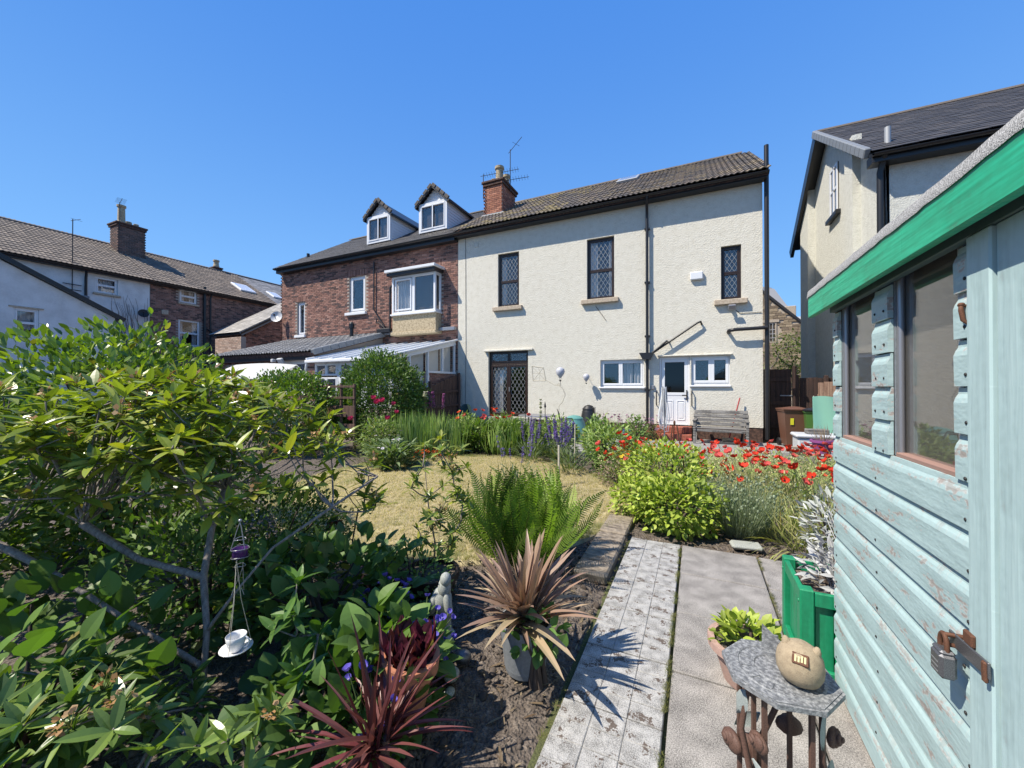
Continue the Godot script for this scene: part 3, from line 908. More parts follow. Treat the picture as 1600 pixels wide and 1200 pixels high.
func brick_house() -> void:
	var P := Vector3(-13.0, 0, -12.3)
	var o := -P
	var h := thing("brick_house", "dark red brick house with two white dormers and a slate roof", "house", P)
	var holes := [[-13.6, -12.67, 4.68, 6.24], [-16.96, -16.42, 3.9, 5.44]]
	var b := B.new()
	wall(b, -18.0, -8.0, 0, 7.15, -12.3, holes, .12)
	b.face([Vector3(-18, 0, -12.3), Vector3(-18, 0, -20.7), Vector3(-18, 7.15, -20.7), Vector3(-18, 9.95, -16.5), Vector3(-18, 7.15, -12.3)], Vector3.LEFT)
	b.face([Vector3(-18, 0, -20.7), Vector3(-8, 0, -20.7), Vector3(-8, 7.15, -20.7), Vector3(-18, 7.15, -20.7)], Vector3.FORWARD)
	var w := wpart(h, "wall", b, M.mortar)
	var bh := holes.duplicate()
	bh.append([-10.75, -8.85, 3.6, 5.9])
	bricks(w, "bricks", Vector3.ZERO, -18.0, -8.02, 2.1, 7.0, -12.3, bh, BRICKS)
	b = B.new()
	b.span(Vector3(-17.9, .05, -15.6), Vector3(-8.1, 7.1, -15.5))
	wpart(h, "inner_wall", b, M.dim)
	# soldier arches over the openings
	var ab := B.new()
	ab.box(Vector3.ZERO, Vector3(.064, .23, .04), .003)
	var am := ab.mesh()
	for q in [[-13.7, -12.57, 6.26], [-17.05, -16.33, 5.46], [-10.9, -8.7, 6.12]]:
		var xs := []
		var cs := []
		var x: float = q[0]
		while x < q[1]:
			xs.append(Transform3D(Basis.IDENTITY, Vector3(x + .035, q[2] + .12, -12.3)))
			cs.append((BRICKS[R.randi() % 4] as Color) * rf(.7, 1.1))
			x += .075
		multi(w, "arch_bricks", am, M.brick, xs, cs)
	window(h, o, -13.6, -12.67, 4.68, 6.24, -12.37, "upvc", [[-13.53, -12.74, 4.76, 6.18]], {w = .07, sw = .09})
	sill(h, o, -13.75, -12.55, 4.68, -12.3, "upvc", .12, .12)
	window(h, o, -16.96, -16.42, 3.9, 5.44, -12.37, "upvc", [[-16.9, -16.48, 3.96, 5.38]], {w = .06, sw = .07, glass = "pane", curtains = [[-16.85, -16.52, 3.98, 5.3]]})
	sill(h, o, -17.05, -16.33, 3.9, -12.3, "upvc", .12, .1)
	# oriel bay
	var x0 := -10.84
	var x1 := -8.75
	var zf := -11.9
	b = B.new()
	b.span(Vector3(x0, 3.62, -12.29), Vector3(x1, 4.32, zf - .03), .01)
	b.span(Vector3(x0 - .04, 3.5, -12.29), Vector3(x1 + .04, 3.62, zf + .04), .015)
	var bay := wpart(h, "bay_window", b, M.stonebay)
	b = B.new()
	b.span(Vector3(x0 - .14, 5.92, -12.29), Vector3(x1 + .16, 6.02, zf + .28), .01)
	part(bay, "bay_roof", b, M.upvc)
	b = B.new()
	b.span(Vector3(x0 - .1, 5.8, -12.29), Vector3(x1 + .1, 5.92, zf + .2), .01)
	part(bay, "bay_soffit", b, M.black)
	b = B.new()
	b.span(Vector3(x0 + .1, 4.34, -12.29), Vector3(x1 - .1, 5.79, -12.28))
	part(bay, "bay_back", b, M.dim)
	b = B.new()
	frame_of(b, x0, x1, 4.32, 5.8, zf, .09, .08)
	b.span(Vector3(x0 + 1.0, 4.4, zf - .07), Vector3(x0 + 1.12, 5.72, zf - .005), .006)
	frame_of(b, x0 + .18, x0 + .98, 4.45, 5.68, zf + .02, .06, .05)
	for sx in [x0, x1 - .07]:
		b.span(Vector3(sx, 4.32, -12.29), Vector3(sx + .07, 4.42, zf - .08), .004)
		b.span(Vector3(sx, 5.7, -12.29), Vector3(sx + .07, 5.8, zf - .08), .004)
		b.span(Vector3(sx, 4.42, -12.29), Vector3(sx + .07, 5.7, -12.22), .004)
	b.span(Vector3(x0 - .03, 4.27, -12.29), Vector3(x1 + .03, 4.33, zf + .07), .008)
	part(bay, "window_frame", b, M.upvc)
	for q in [[x0 + .09, x0 + 1.02], [x0 + 1.1, x1 - .09]]:
		b = B.new()
		unit(b, q[0], q[1], 4.4, 5.72, zf - .04)
		part(bay, "pane", b, M.pane)
	for sx in [x0 + .035, x1 - .035]:
		b = B.new()
		b.face([Vector3(sx, 4.42, -12.22), Vector3(sx, 4.42, zf - .08), Vector3(sx, 5.7, zf - .08), Vector3(sx, 5.7, -12.22)], Vector3.RIGHT)
		part(bay, "pane", b, M.pane)
	part(bay, "curtain", drape(x0 + .2, x0 + .85, 4.42, 5.7, zf - .2), M.curtain)
	# roof
	var es := Vector3(0, 2.87, -4.55).normalized()
	b = B.new()
	b.prism([Vector2(11.96, 7.1), Vector2(16.5, 9.94), Vector2(21.05, 7.1), Vector2(21.05, 7.0), Vector2(16.5, 9.8), Vector2(11.96, 7.0)], Vector3(-18.12, 0, 0), Vector3(0, 0, -1), Vector3.UP, Vector3(10.12, 0, 0))
	var r := wpart(h, "roof", b, M.black)
	tiling(r, "slate", Vector3(-18.14, 7.12, -11.95), Vector3.RIGHT, es, 10.12, 5.36, .25, .22, tile_mesh(.243, .42, 0.0, .012, 1), "slate", DARKTILE, 0, func(p): return p.z < -13.0 and p.z > -15.6 and ((p.x > -13.3 and p.x < -11.75) or (p.x > -10.45 and p.x < -8.85)) and p.y < 9.0 and false)
	b = B.new()
	b.grid(6, 1, func(u, t): return Vector3(lerpf(-18.14, -8.0, t), 9.98 + .10 * sin(u * PI) - .02, -16.5 + .13 * cos(u * PI)), Vector3.UP)
	part(r, "ridge", b, M.tile2)
	b = B.new()
	b.span(Vector3(-18.1, 6.88, -12.29), Vector3(-8.0, 7.12, -12.02), .004)
	wpart(h, "fascia", b, M.black)
	gutter(h, o, -18.14, -8.0, 7.08, -11.93)
	dormer(h, P, -10.36, -8.96)
	dormer(h, P, -13.25, -11.9)
	# end chimney, flues and pipework
	chimney(h, o, -18.8, -17.95, -13.4, -12.8, 4.5, 7.35, [[-18.3, -13.1, .1, .25]], BRICKS)
	pipe(h, o, "flue", [Vector3(-17.4, 7.0, -13.2), Vector3(-17.4, 8.1, -13.2)], .07)
	pipe(h, o, "flue", [Vector3(-18.0, 7.2, -13.6), Vector3(-18.0, 8.0, -13.6)], .13)
	pipe(h, o, "downpipe", [Vector3(-12.1, 6.7, -12.22), Vector3(-12.1, 4.7, -12.22), Vector3(-11.5, 3.95, -12.2)], .03)
	pipe(h, o, "downpipe", [Vector3(-10.95, 5.7, -12.2), Vector3(-11.2, 5.5, -12.2), Vector3(-11.2, 3.5, -12.2)], .042)
	pipe(h, o, "waste_pipe", [Vector3(-11.9, 4.3, -12.2), Vector3(-11.95, 4.15, -12.2), Vector3(-11.75, 4.1, -12.2), Vector3(-11.4, 3.8, -12.2)], .024)
	b = B.new()
	b.box(Vector3(-11.4, 3.75, -12.14), Vector3(.7, .2, .28), .03)
	wpart(h, "hopper", b, M.black)
	# satellite dish on the corner
	var g := thing("satellite_dish", "pale round satellite dish at the left corner of the brick house", "satellite dish", Vector3(-18.1, 4.75, -12.2))
	dish(g, Vector3(.45, .25, .85).normalized(), .27, "boxwhite")

func dish(g: Node3D, dir: Vector3, r: float, mt: String) -> void:
	var b := B.new()
	b.grid(16, 4, func(u, t): return Vector3(cos(u * TAU) * r * t, .28 * r * t * t, sin(u * TAU) * r * t), Vector3.UP)
	var bs := Basis.looking_at(dir, Vector3.UP, true) * Basis(Vector3.RIGHT, PI / 2)
	part(g, "reflector", b, M[mt], Transform3D(bs, dir * .2))
	b = B.new()
	b.tube([Vector3.ZERO, dir * .2], [.025], 6)
	b.tube([dir * .2 + Vector3(0, -r * .8, 0), dir * (.2 + r)], [.012], 5)
	b.ball(dir * (.2 + r), Vector3(.04, .04, .06), 8, 5)
	part(g, "feed_arm", b, M.iron)

func extension() -> void:
	var P := Vector3(-14.5, 0, -10.6)
	var h := thing("rear_extension", "single-storey brick extension with grey pantiled lean-to roof", "building", P)
	var o := -P
	var b := B.new()
	var wins := [[-13.6, -12.2, 1.2, 2.42], [-16.7, -15.6, 1.2, 2.36]]
	wall(b, -17.2, -11.65, 0, 2.7, -9.2, wins, .1)
	b.prism([Vector2(9.2, 0), Vector2(12.27, 0), Vector2(12.27, 3.5), Vector2(9.2, 2.6)], Vector3(-11.75, 0, 0), Vector3(0, 0, -1), Vector3.UP, Vector3(.1, 0, 0))
	b.prism([Vector2(9.2, 0), Vector2(12.27, 0), Vector2(12.27, 3.5), Vector2(9.2, 2.6)], Vector3(-17.2, 0, 0), Vector3(0, 0, -1), Vector3.UP, Vector3(.1, 0, 0))
	var w := wpart(h, "wall", b, M.mortar)
	bricks(w, "bricks", Vector3.ZERO, -17.2, -11.65, 1.0, 2.6, -9.2, wins, BRICKS)
	for q in wins:
		var m: float = (q[0] + q[1]) * .5
		window(h, o, q[0], q[1], q[2], q[3], -9.25, "upvc", [[q[0] + .06, m, q[2] + .06, q[3] - .06], [m, q[1] - .06, q[2] + .06, q[3] - .06]], {w = .08, sw = .07})
	b = B.new()
	b.span(Vector3(-17.1, .05, -12.2), Vector3(-11.8, 2.6, -12.1))
	wpart(h, "inner_wall", b, M.dim)
	var es := Vector3(0, 1.0, -3.36).normalized()
	b = B.new()
	b.prism([Vector2(8.96, 2.66), Vector2(12.28, 3.65), Vector2(12.28, 3.52), Vector2(8.96, 2.53)], Vector3(-17.45, 0, 0), Vector3(0, 0, -1), Vector3.UP, Vector3(5.9, 0, 0))
	var r := wpart(h, "roof", b, M.plinth)
	tiling(r, "pantile", Vector3(-17.5, 2.68, -8.92), Vector3.RIGHT, es, 5.85, 3.5, .30, .31, tile_mesh(.31, .36, .045, .02, 8), "tile", [K(.21, .215, .225), K(.26, .265, .275), K(.175, .18, .19)], 300, null, "greytile")
	b = B.new()
	b.span(Vector3(-17.4, 2.42, -9.19), Vector3(-11.6, 2.6, -9.0), .005)
	wpart(h, "fascia", b, M.black)
	b = B.new()
	b.box(Vector3.ZERO, Vector3(.2, .2, .34), .02)
	var vm := b.mesh()
	for k in 10:
		wpart(h, "verge_cap", vm, M.greypot).transform = Transform3D(Basis.looking_at(es, Vector3.UP, true), Vector3(-11.58, 2.66, -8.95) + es * (.17 + k * .345) + o)
	b = B.new()
	b.lathe([Vector2(.14, 0), Vector2(.1, .12), Vector2(.08, .16), Vector2(.08, .5), Vector2(.11, .52), Vector2(.11, .7), Vector2(.06, .76), Vector2(0, .78)], 12, Vector3(-12.9, 3.4, -11.8))
	wpart(h, "vent_pipe", b, M.black)
	b = B.new()
	b.box(Vector3(-13.6, 2.42, -8.95), Vector3(.14, .12, .14), .02)
	b.box(Vector3(-13.2, 2.4, -8.95), Vector3(.26, .2, .1), .02, Basis(Vector3.RIGHT, .5))
	wpart(h, "floodlight", b, M.boxwhite)
	b = B.new()
	b.span(Vector3(-11.55, 3.6, -12.29), Vector3(-8.05, 3.72, -12.1), .01)
	wpart(h, "flashing", b, M.cap)

func conservatory() -> void:
	var P := Vector3(-9.8, 0, -10.6)
	var h := thing("conservatory", "white framed lean-to conservatory with pale translucent roof", "conservatory", P)
	var o := -P
	var x0 := -11.45
	var x1 := -8.12
	var zf := -8.9
	var b := B.new()
	b.span(Vector3(x0, 0, zf - .12), Vector3(x1, .85, zf))
	b.prism([Vector2(8.95, 0), Vector2(12.27, 0), Vector2(12.27, 2.0), Vector2(10.6, 2.0), Vector2(10.6, 1.0), Vector2(8.95, 1.0)], Vector3(x1 - .12, 0, 0), Vector3(0, 0, -1), Vector3.UP, Vector3(.12, 0, 0))
	var w := wpart(h, "dwarf_wall", b, M.mortar)
	var side := Node3D.new()
	side.free()
	var xs := []
	var cs := []
	var bb := B.new()
	bb.box(Vector3.ZERO, Vector3(.03, .064, .214), .003)
	for j in 26:
		for i in 15:
			var z := -8.96 - i * .225 - (.11 if j % 2 else 0.0)
			if (z < -10.55 or j < 13) and z > -12.2:
				xs.append(Transform3D(Basis.IDENTITY, Vector3(x1, .04 + j * .075, z - .11)))
				cs.append((BRICKS[R.randi() % 4] as Color) * rf(.75, 1.2))
	multi(w, "bricks", bb.mesh(), M.brick, xs, cs)
	# front windows
	for k in 3:
		var a := x0 + .05 + k * 1.1
		window(h, o, a, a + 1.1, .85, 2.28, zf, "upvc", [[a + .06, a + .55, 1.85, 2.24], [a + .55, a + 1.04, 1.85, 2.24], [a + .06, a + .55, .9, 1.8], [a + .55, a + 1.04, .9, 1.8]], {w = .06, sw = .06})
	# side: sloping head, mullions, panes
	b = B.new()
	b.bar(Vector3(x1, 2.33, zf + .1), Vector3(x1, 3.12, -12.25), .08, .16)
	b.bar(Vector3(x1, 2.0, -12.25), Vector3(x1, 2.0, -10.6), .09, .07)
	b.bar(Vector3(x1, 1.0, -10.6), Vector3(x1, 1.0, zf), .09, .07)
	for z in [-12.2, -11.45, -10.62, -9.7, -8.95]:
		var top: float = 2.33 + (-8.8 - z) / 3.45 * .79
		b.bar(Vector3(x1, 1.0 if z > -10.65 else 2.0, z), Vector3(x1, top, z), .07, .07)
	wpart(h, "side_frame", b, M.upvc)
	var zs := [-12.2, -11.45, -10.62, -9.7, -8.95]
	for k in 4:
		var ya := 2.0 if k < 2 else 1.0
		var t0: float = 2.33 + (-8.8 - zs[k]) / 3.45 * .79
		var t1: float = 2.33 + (-8.8 - zs[k + 1]) / 3.45 * .79
		b = B.new()
		b.face([Vector3(x1, ya, zs[k]), Vector3(x1, ya, zs[k + 1]), Vector3(x1, t1, zs[k + 1]), Vector3(x1, t0, zs[k])], Vector3.RIGHT)
		wpart(h, "side_pane", b, M.pane)
		b = B.new()
		b.face([Vector3(x1 - .14, ya + .03, zs[k] + .05), Vector3(x1 - .14, ya + .03, zs[k + 1] - .05), Vector3(x1 - .14, t1 - .03, zs[k + 1] - .05), Vector3(x1 - .14, t0 - .03, zs[k] + .05)], Vector3.RIGHT)
		wpart(h, "blind", b, M.awning)
	# roof sheets between glazing bars
	var nb := 6
	for k in nb:
		var a := lerpf(x0 - .1, x1 + .1, float(k) / nb)
		var e := lerpf(x0 - .1, x1 + .1, float(k + 1) / nb)
		b = B.new()
		b.prism([Vector2(8.72, 2.36), Vector2(12.27, 3.2), Vector2(12.27, 3.225), Vector2(8.72, 2.385)], Vector3(a, 0, 0), Vector3(0, 0, -1), Vector3.UP, Vector3(e - a, 0, 0))
		wpart(h, "roof_sheet", b, M.roofsheet)
	for k in nb + 1:
		var a := lerpf(x0 - .1, x1 + .1, float(k) / nb)
		b = B.new()
		b.bar(Vector3(a, 2.40, -8.70), Vector3(a, 3.24, -12.27), .07, .06, Vector3.UP, .01)
		wpart(h, "glazing_bar", b, M.upvc)
	b = B.new()
	b.span(Vector3(x0 - .15, 2.27, -8.78), Vector3(x1 + .15, 2.37, -8.66), .02)
	wpart(h, "eaves_gutter", b, M.upvc)
	pipe(h, o, "downpipe", [Vector3(x0 - .1, 2.3, -8.72), Vector3(x0 - .14, 2.1, -8.72), Vector3(x0 - .42, 1.75, -8.85), Vector3(x0 - .42, .1, -8.85)], .035, "upvc")

func fence_between() -> void:
	# dark boarded fence with a falling top between the two gardens
	var h := thing("side_fence", "dark brown boarded fence with falling top beside the conservatory", "fence", Vector3(-7.9, 0, -10.4))
	var b := B.new()
	b.box(Vector3(0, .5, 0), Vector3(.018, 1.0, .095), .004)
	var m := b.mesh()
	for k in 34:
		var z := -12.1 + k * .1
		var top := lerpf(1.95, 1.3, clampf(k / 24.0, 0, 1)) + rf(-.01, .01)
		part(h, "fence_board", m, M.fencewood, Transform3D(Basis.from_scale(Vector3(1, top, 1)), Vector3(rf(-.006, .006), 0, z + 10.4)))
	for k in 3:
		b = B.new()
		b.bar(Vector3(.04, .35 + k * .5, -1.7), Vector3(.04, .35 + k * .42, 1.7), .05, .07)
		part(h, "rail", b, M.fencewood)
	for z in [-12.1, -10.4, -8.7]:
		b = B.new()
		b.span(Vector3(.0, 0, z + 10.35), Vector3(.1, lerpf(2.0, 1.35, (z + 12.1) / 3.4), z + 10.45), .01)
		part(h, "post", b, M.fencewood)
	# trellis post further along
	var t := thing("trellis_fence", "low dark timber trellis fence between the two round bushes", "fence", Vector3(-7.6, 0, -6.3))
	for k in 5:
		b = B.new()
		b.box(Vector3(-.8 + k * .4, .78, 0), Vector3(.05, 1.56, .05), .006)
		part(t, "post", b, M.fencewood)
	for y in [1.5, 1.25, .95, .55]:
		b = B.new()
		b.box(Vector3(0, y, .03), Vector3(1.7, .05 if y > 1.0 else .25, .02), .004)
		part(t, "rail", b, M.fencewood)

# ---------------------------------------------------------------- the terrace on the left; local x runs away from the camera, local z out of its front
func terrace() -> void:
	var T := Vector3(-26, 0, 0)
	var es := Vector3(0, 2.45, -4.5).normalized()
	for q in [
		["white_terraced_house", "white rendered terraced house with brown tiled roof and television aerial", 0.0, 10.45, "whitewall", [[8.4, 9.2, 6.02, 6.8]]],
		["brick_terraced_house", "shaded brown brick terraced house with white windows and black drainpipes", 10.47, 17.2, "mortar", [[11.77, 12.6, 6.2, 6.98], [11.71, 12.76, 3.78, 5.26]]],
		["slate_terraced_house", "far terraced house with pale grey slate roof and rooflight", 17.22, 26.0, "mortar", []]]:
		var P := Vector3(-26, 0, -(q[2] + q[3]) * .5)
		var h := thing(q[0], q[1], "house", P, PI / 2)
		var c := Vector3(-(q[2] + q[3]) * .5, 0, 0)
		var b := B.new()
		b.xf = Transform3D(Basis.IDENTITY, c)
		wall(b, q[2], q[3], 0, 7.2, 0, q[5], .1)
		b.face([Vector3(q[3], 0, 0), Vector3(q[3], 0, -9), Vector3(q[3], 7.2, -9), Vector3(q[3], 9.4, -4.5), Vector3(q[3], 7.2, 0)], Vector3.RIGHT)
		b.face([Vector3(q[2], 0, 0), Vector3(q[2], 0, -9), Vector3(q[2], 7.2, -9), Vector3(q[2], 9.4, -4.5), Vector3(q[2], 7.2, 0)], Vector3.LEFT)
		b.face([Vector3(q[2], 0, -9), Vector3(q[3], 0, -9), Vector3(q[3], 7.2, -9), Vector3(q[2], 7.2, -9)], Vector3.FORWARD)
		var w := part(h, "wall", b, M[q[4]])
		if q[4] == "mortar":
			bricks(w, "bricks", c, q[2], q[3], 1.5, 7.1, 0, q[5], BRICKS)
		b = B.new()
		b.span(Vector3(q[2] + .1, .1, -3.1) + c, Vector3(q[3] - .1, 7.1, -3.0) + c)
		part(h, "inner_wall", b, M.dim)
		for r in q[5]:
			var my: float = r[2] + (r[3] - r[2]) * .5
			var cur := [[r[0] + .1, r[1] - .1, r[2] + .05, r[3] - .05]] if q[4] == "whitewall" else [[r[0] + .08, r[0] + .3, r[2], r[3]], [r[1] - .3, r[1] - .08, r[2], r[3]]]
			window(h, c, r[0], r[1], r[2], r[3], -.06, "upvc", [[r[0] + .05, r[1] - .05, r[2] + .05, my], [r[0] + .05, r[1] - .05, my, r[3] - .05]], {w = .07, sw = .05, curtains = cur})
			sill(h, c, r[0] - .1, r[1] + .1, r[2], 0, "sill", .1, .08)
		b = B.new()
		b.xf = Transform3D(Basis.IDENTITY, c)
		b.prism([Vector2(-.3, 7.03), Vector2(4.5, 9.62), Vector2(9.3, 7.03), Vector2(9.3, 6.93), Vector2(4.5, 9.5), Vector2(-.3, 6.93)], Vector3(q[2], 0, 0), Vector3(0, 0, -1), Vector3.UP, Vector3(q[3] - q[2], 0, 0))
		var r_ := part(h, "roof", b, M.plinth)
		if q[0].begins_with("slate"):
			tiling(r_, "slate", c + Vector3(q[2], 7.06, .3), Vector3.RIGHT, es, q[3] - q[2], 5.5, .33, .26, tile_mesh(.325, .4, 0.0, .015, 1), "slate", [K(.24, .23, .225), K(.28, .27, .26), K(.2, .195, .19)])
		else:
			tiling(r_, "roof_tile", c + Vector3(q[2], 7.06, .3), Vector3.RIGHT, es, q[3] - q[2], 5.5, .33, .34, tile_mesh(.33, .40, .03, .03, 6), "tile", [K(.17, .135, .108), K(.2, .16, .125), K(.145, .118, .097)])
		b = B.new()
		b.grid(6, 1, func(u, t): return c + Vector3(lerpf(q[2], q[3], t), 9.66 + .11 * sin(u * PI) - .02, -4.5 + .15 * cos(u * PI)), Vector3.UP)
		part(r_, "ridge", b, M.tile1)
		b = B.new()
		b.span(c + Vector3(q[2], 6.9, 0.005), c + Vector3(q[3], 7.04, .26))
		part(h, "fascia", b, M.black)
		gutter(h, c, q[2], q[3], 7.0, .32)
		if q[0].begins_with("white"):
			aerial(h, c, Vector3(7.6, 5.6, .1), 3.6, Vector3(.2, 0, .97).normalized(), .5, 1)
			b = B.new()
			for y in [6.2, 5.95]: b.tube([c + Vector3(7.3, y, .1), c + Vector3(7.9, y, .1)], [.02], 5)
			part(h, "aerial_bracket", b, M.iron)
			pipe(h, c, "downpipe", [Vector3(8.0, 6.9, .3), Vector3(8.05, 6.6, .08), Vector3(8.05, 5.6, .08)], .05)
			b = B.new()
			b.box(c + Vector3(7.85, 5.7, .1), Vector3(.6, .12, .16), .02)
			part(h, "hopper", b, M.greypot)
			# bare climber on the wall
			var v := thing("bare_climber", "leafless climbing stems spread over the white terrace wall", "climber", Vector3(-25.96, 0, -9.9), PI / 2)
			b = B.new()
			for k in 26:
				var p := Vector3(rf(-.3, .3), 2.5, .02)
				var pts := [p]
				var sl := rf(-.25, .25)
				for j in 7:
					p += Vector3(sl * rf(.2, 1.2) + rf(-.1, .1), rf(.3, .62), rf(-.01, .012))
					p.z = maxf(.01, p.z); p.x = clampf(p.x, -.95, .45)
					pts.append(p)
				b.tube(pts, [.022, .019, .016, .013, .011, .009, .007, .005], 4)
			part(v, "stem", b, M.bark)
			var g := thing("wall_satellite_dish", "small black satellite dish on the white terrace wall", "satellite dish", Vector3(-25.9, 5.2, -10.15))
			dish(g, Vector3(.9, .25, .3).normalized(), .22, "iron")
		if q[0].begins_with("brick"):
			pipe(h, c, "drainpipe", [Vector3(12.95, 7.3, .1), Vector3(12.95, 2.0, .1)], .075)
			pipe(h, c, "drainpipe", [Vector3(13.25, 6.95, .3), Vector3(13.25, 6.7, .1), Vector3(13.25, 2.0, .1)], .05)
			pipe(h, c, "drainpipe", [Vector3(13.0, 4.9, .12), Vector3(13.6, 4.55, .12), Vector3(15.2, 4.1, .12)], .04)
			b = B.new()
			b.box(c + Vector3(11.1, 5.52, .02), Vector3(.3, .24, .05), .01)
			part(h, "air_vent", b, M.sill)
			chimney(h, c, 10.3, 11.5, -4.1, -3.2, 8.3, 10.55, [[10.6, -3.6, .17, 1.1], [10.95, -3.7, .12, .3], [11.25, -3.6, .1, .25]], [K(.12, .075, .062), K(.16, .09, .072), K(.09, .06, .055)])
			aerial(h, c, Vector3(10.35, 10.3, -3.1), 1.5, Vector3(-.2, .1, .97).normalized(), .7, 6)
			chimney(h, c, 15.9, 16.3, -5.0, -4.6, 9.3, 9.75, [[16.1, -4.8, .16, .55]], [K(.12, .075, .062), K(.16, .09, .072)])
			rooflight(h, c, Vector3(16.0, 8.05, -1.45), 1.0, 1.3)
		if q[0].begins_with("slate"): rooflight(h, c, Vector3(18.1, 8.0, -1.4), .7, 1.0)
	# white wing in front of the terrace: only one side of its gable shows
	var wg := thing("white_wing", "white rendered gabled wing with a dark sloping verge at far left", "building", Vector3(-20, 0, -4.0), PI / 2)
	var b2 := B.new()
	b2.xf = Transform3D(Basis.IDENTITY, Vector3(-4.0, 0, 0))
	var pts2 := [[4.55, 5.1, 3.2, 4.07]]
	wall(b2, -2.0, 7.0, 0, 4.1, 0, pts2, .1)
	b2.prism([Vector2(-2.0, 4.1), Vector2(7.0, 4.1), Vector2(2.0, 6.75)], Vector3(0, 0, -.1), Vector3.RIGHT, Vector3.UP, Vector3(0, 0, .1))
	b2.face([Vector3(7, 0, 0), Vector3(7, 0, -5.8), Vector3(7, 4.1, -5.8), Vector3(7, 4.1, 0)], Vector3.RIGHT)
	part(wg, "wall", b2, M.whitewall)
	b2 = B.new()
	b2.span(Vector3(-1.9, .1, -2.1) + Vector3(-4, 0, 0), Vector3(6.9, 4.1, -2.0) + Vector3(-4, 0, 0))
	part(wg, "inner_wall", b2, M.dim)
	window(wg, Vector3(-4, 0, 0), 4.55, 5.1, 3.2, 4.07, -.04, "upvc", [[4.6, 5.05, 3.25, 3.6], [4.6, 5.05, 3.6, 4.02]], {w = .05, sw = .04, curtains = [[4.6, 5.05, 3.4, 4.0]]})
	b2 = B.new()
	b2.span(Vector3(.45, 4.09, -.05), Vector3(1.2, 4.13, .04))
	part(wg, "lintel", b2, M.sill)
	b2 = B.new()
	b2.bar(Vector3(-2.0, 6.86, -.1), Vector3(3.25, 4.05, -.1), .5, .14)
	b2.bar(Vector3(-2.0, 6.86, -3.2), Vector3(3.25, 4.05, -3.2), 5.8, .12)
	b2.bar(Vector3(-2.0, 6.86, -3.2), Vector3(-6.3, 4.05, -3.2), 5.8, .12)
	part(wg, "roof", b2, M.black)
	# outrigger of the far house
	var ow := thing("lean_to_outrigger", "brick outrigger with pale slate roof rising behind the brick house", "building", Vector3(-23.3, 0, -12.9))
	var OP := -Vector3(-23.3, 0, -12.9)
	var b3 := B.new()
	b3.prism([Vector2(12.83, 0), Vector2(16.5, 0), Vector2(16.5, 6.75), Vector2(12.83, 4.45)], Vector3(-22.1, 0, 0), Vector3(0, 0, -1), Vector3.UP, Vector3(.1, 0, 0))
	b3.span(Vector3(-24.5, 0, -12.95), Vector3(-22.0, 4.4, -12.85))
	var ww := part(ow, "wall", b3, M.mortar, Transform3D(Basis.IDENTITY, OP))
	bricks(ww, "front_bricks", Vector3.ZERO, -24.5, -22.0, 1.5, 4.4, -12.84, [[-24.3, -23.9, 2.6, 3.7]], BRICKS)
	var xs := []
	var cs := []
	var bb := B.new()
	bb.box(Vector3.ZERO, Vector3(.03, .064, .214), .003)
	for j in 70:
		for i in 17:
			var z := -12.83 - i * .225 - (.11 if j % 2 else 0.0) - .11
			var y := 1.5 + j * .075
			if y < 4.4 + (-z - 12.83) * .62:
				xs.append(Transform3D(Basis.IDENTITY, Vector3(-21.99, y, z)))
				cs.append((BRICKS[R.randi() % BRICKS.size()] as Color) * rf(.75, 1.2))
	multi(ww, "side_bricks", bb.mesh(), M.brick, xs, cs)
	b3 = B.new()
	b3.prism([Vector2(12.6, 4.38), Vector2(16.6, 6.86), Vector2(16.6, 6.75), Vector2(12.6, 4.27)], Vector3(-24.7, 0, 0), Vector3(0, 0, -1), Vector3.UP, Vector3(2.9, 0, 0))
	var orf := part(ow, "roof", b3, M.black, Transform3D(Basis.IDENTITY, OP))
	tiling(orf, "slate", Vector3(-24.7, 4.42, -12.58), Vector3.RIGHT, Vector3(0, 2.48, -4.0).normalized(), 2.85, 4.7, .33, .25, tile_mesh(.32, .4, 0.0, .015, 1), "slate", [K(.30, .28, .255), K(.34, .32, .29), K(.26, .245, .22)])
	b3 = B.new()
	b3.bar(Vector3(-21.85, 4.3, -12.6), Vector3(-21.85, 6.78, -16.6), .06, .2)
	part(ow, "bargeboard", b3, M.greypot, Transform3D(Basis.IDENTITY, OP))
	# low pale brick parapet before the outrigger
	var pb := thing("parapet_wall", "short pale brick wall below the outrigger's slate roof", "wall", Vector3(-19.5, 0, -10.8))
	b3 = B.new()
	b3.span(Vector3(-1.0, 0, -.1), Vector3(1.0, 3.75, .1))
	var pw := part(pb, "core", b3, M.mortar)
	bricks(pw, "bricks", Vector3.ZERO, -1.0, 1.0, 2.4, 3.72, .1, [], [K(.46, .33, .25), K(.4, .27, .2), K(.5, .37, .29)])

func rooflight(h: Node3D, c: Vector3, p: Vector3, w: float, l: float) -> void:
	var es := Vector3(0, 2.45, -4.5).normalized()
	var bs := Basis(Vector3.RIGHT, Vector3(0, 4.5, 2.45).normalized(), -es)
	var b := B.new()
	b.box(Vector3.ZERO, Vector3(w, .1, l), .012)
	var f := part(h, "rooflight", b, M.upvc, Transform3D(bs, c + p + Vector3(0, .07, 0)))
	b = B.new()
	b.box(Vector3(0, .053, 0), Vector3(w - .16, .01, l - .18))
	part(f, "pane", b, M.pane)

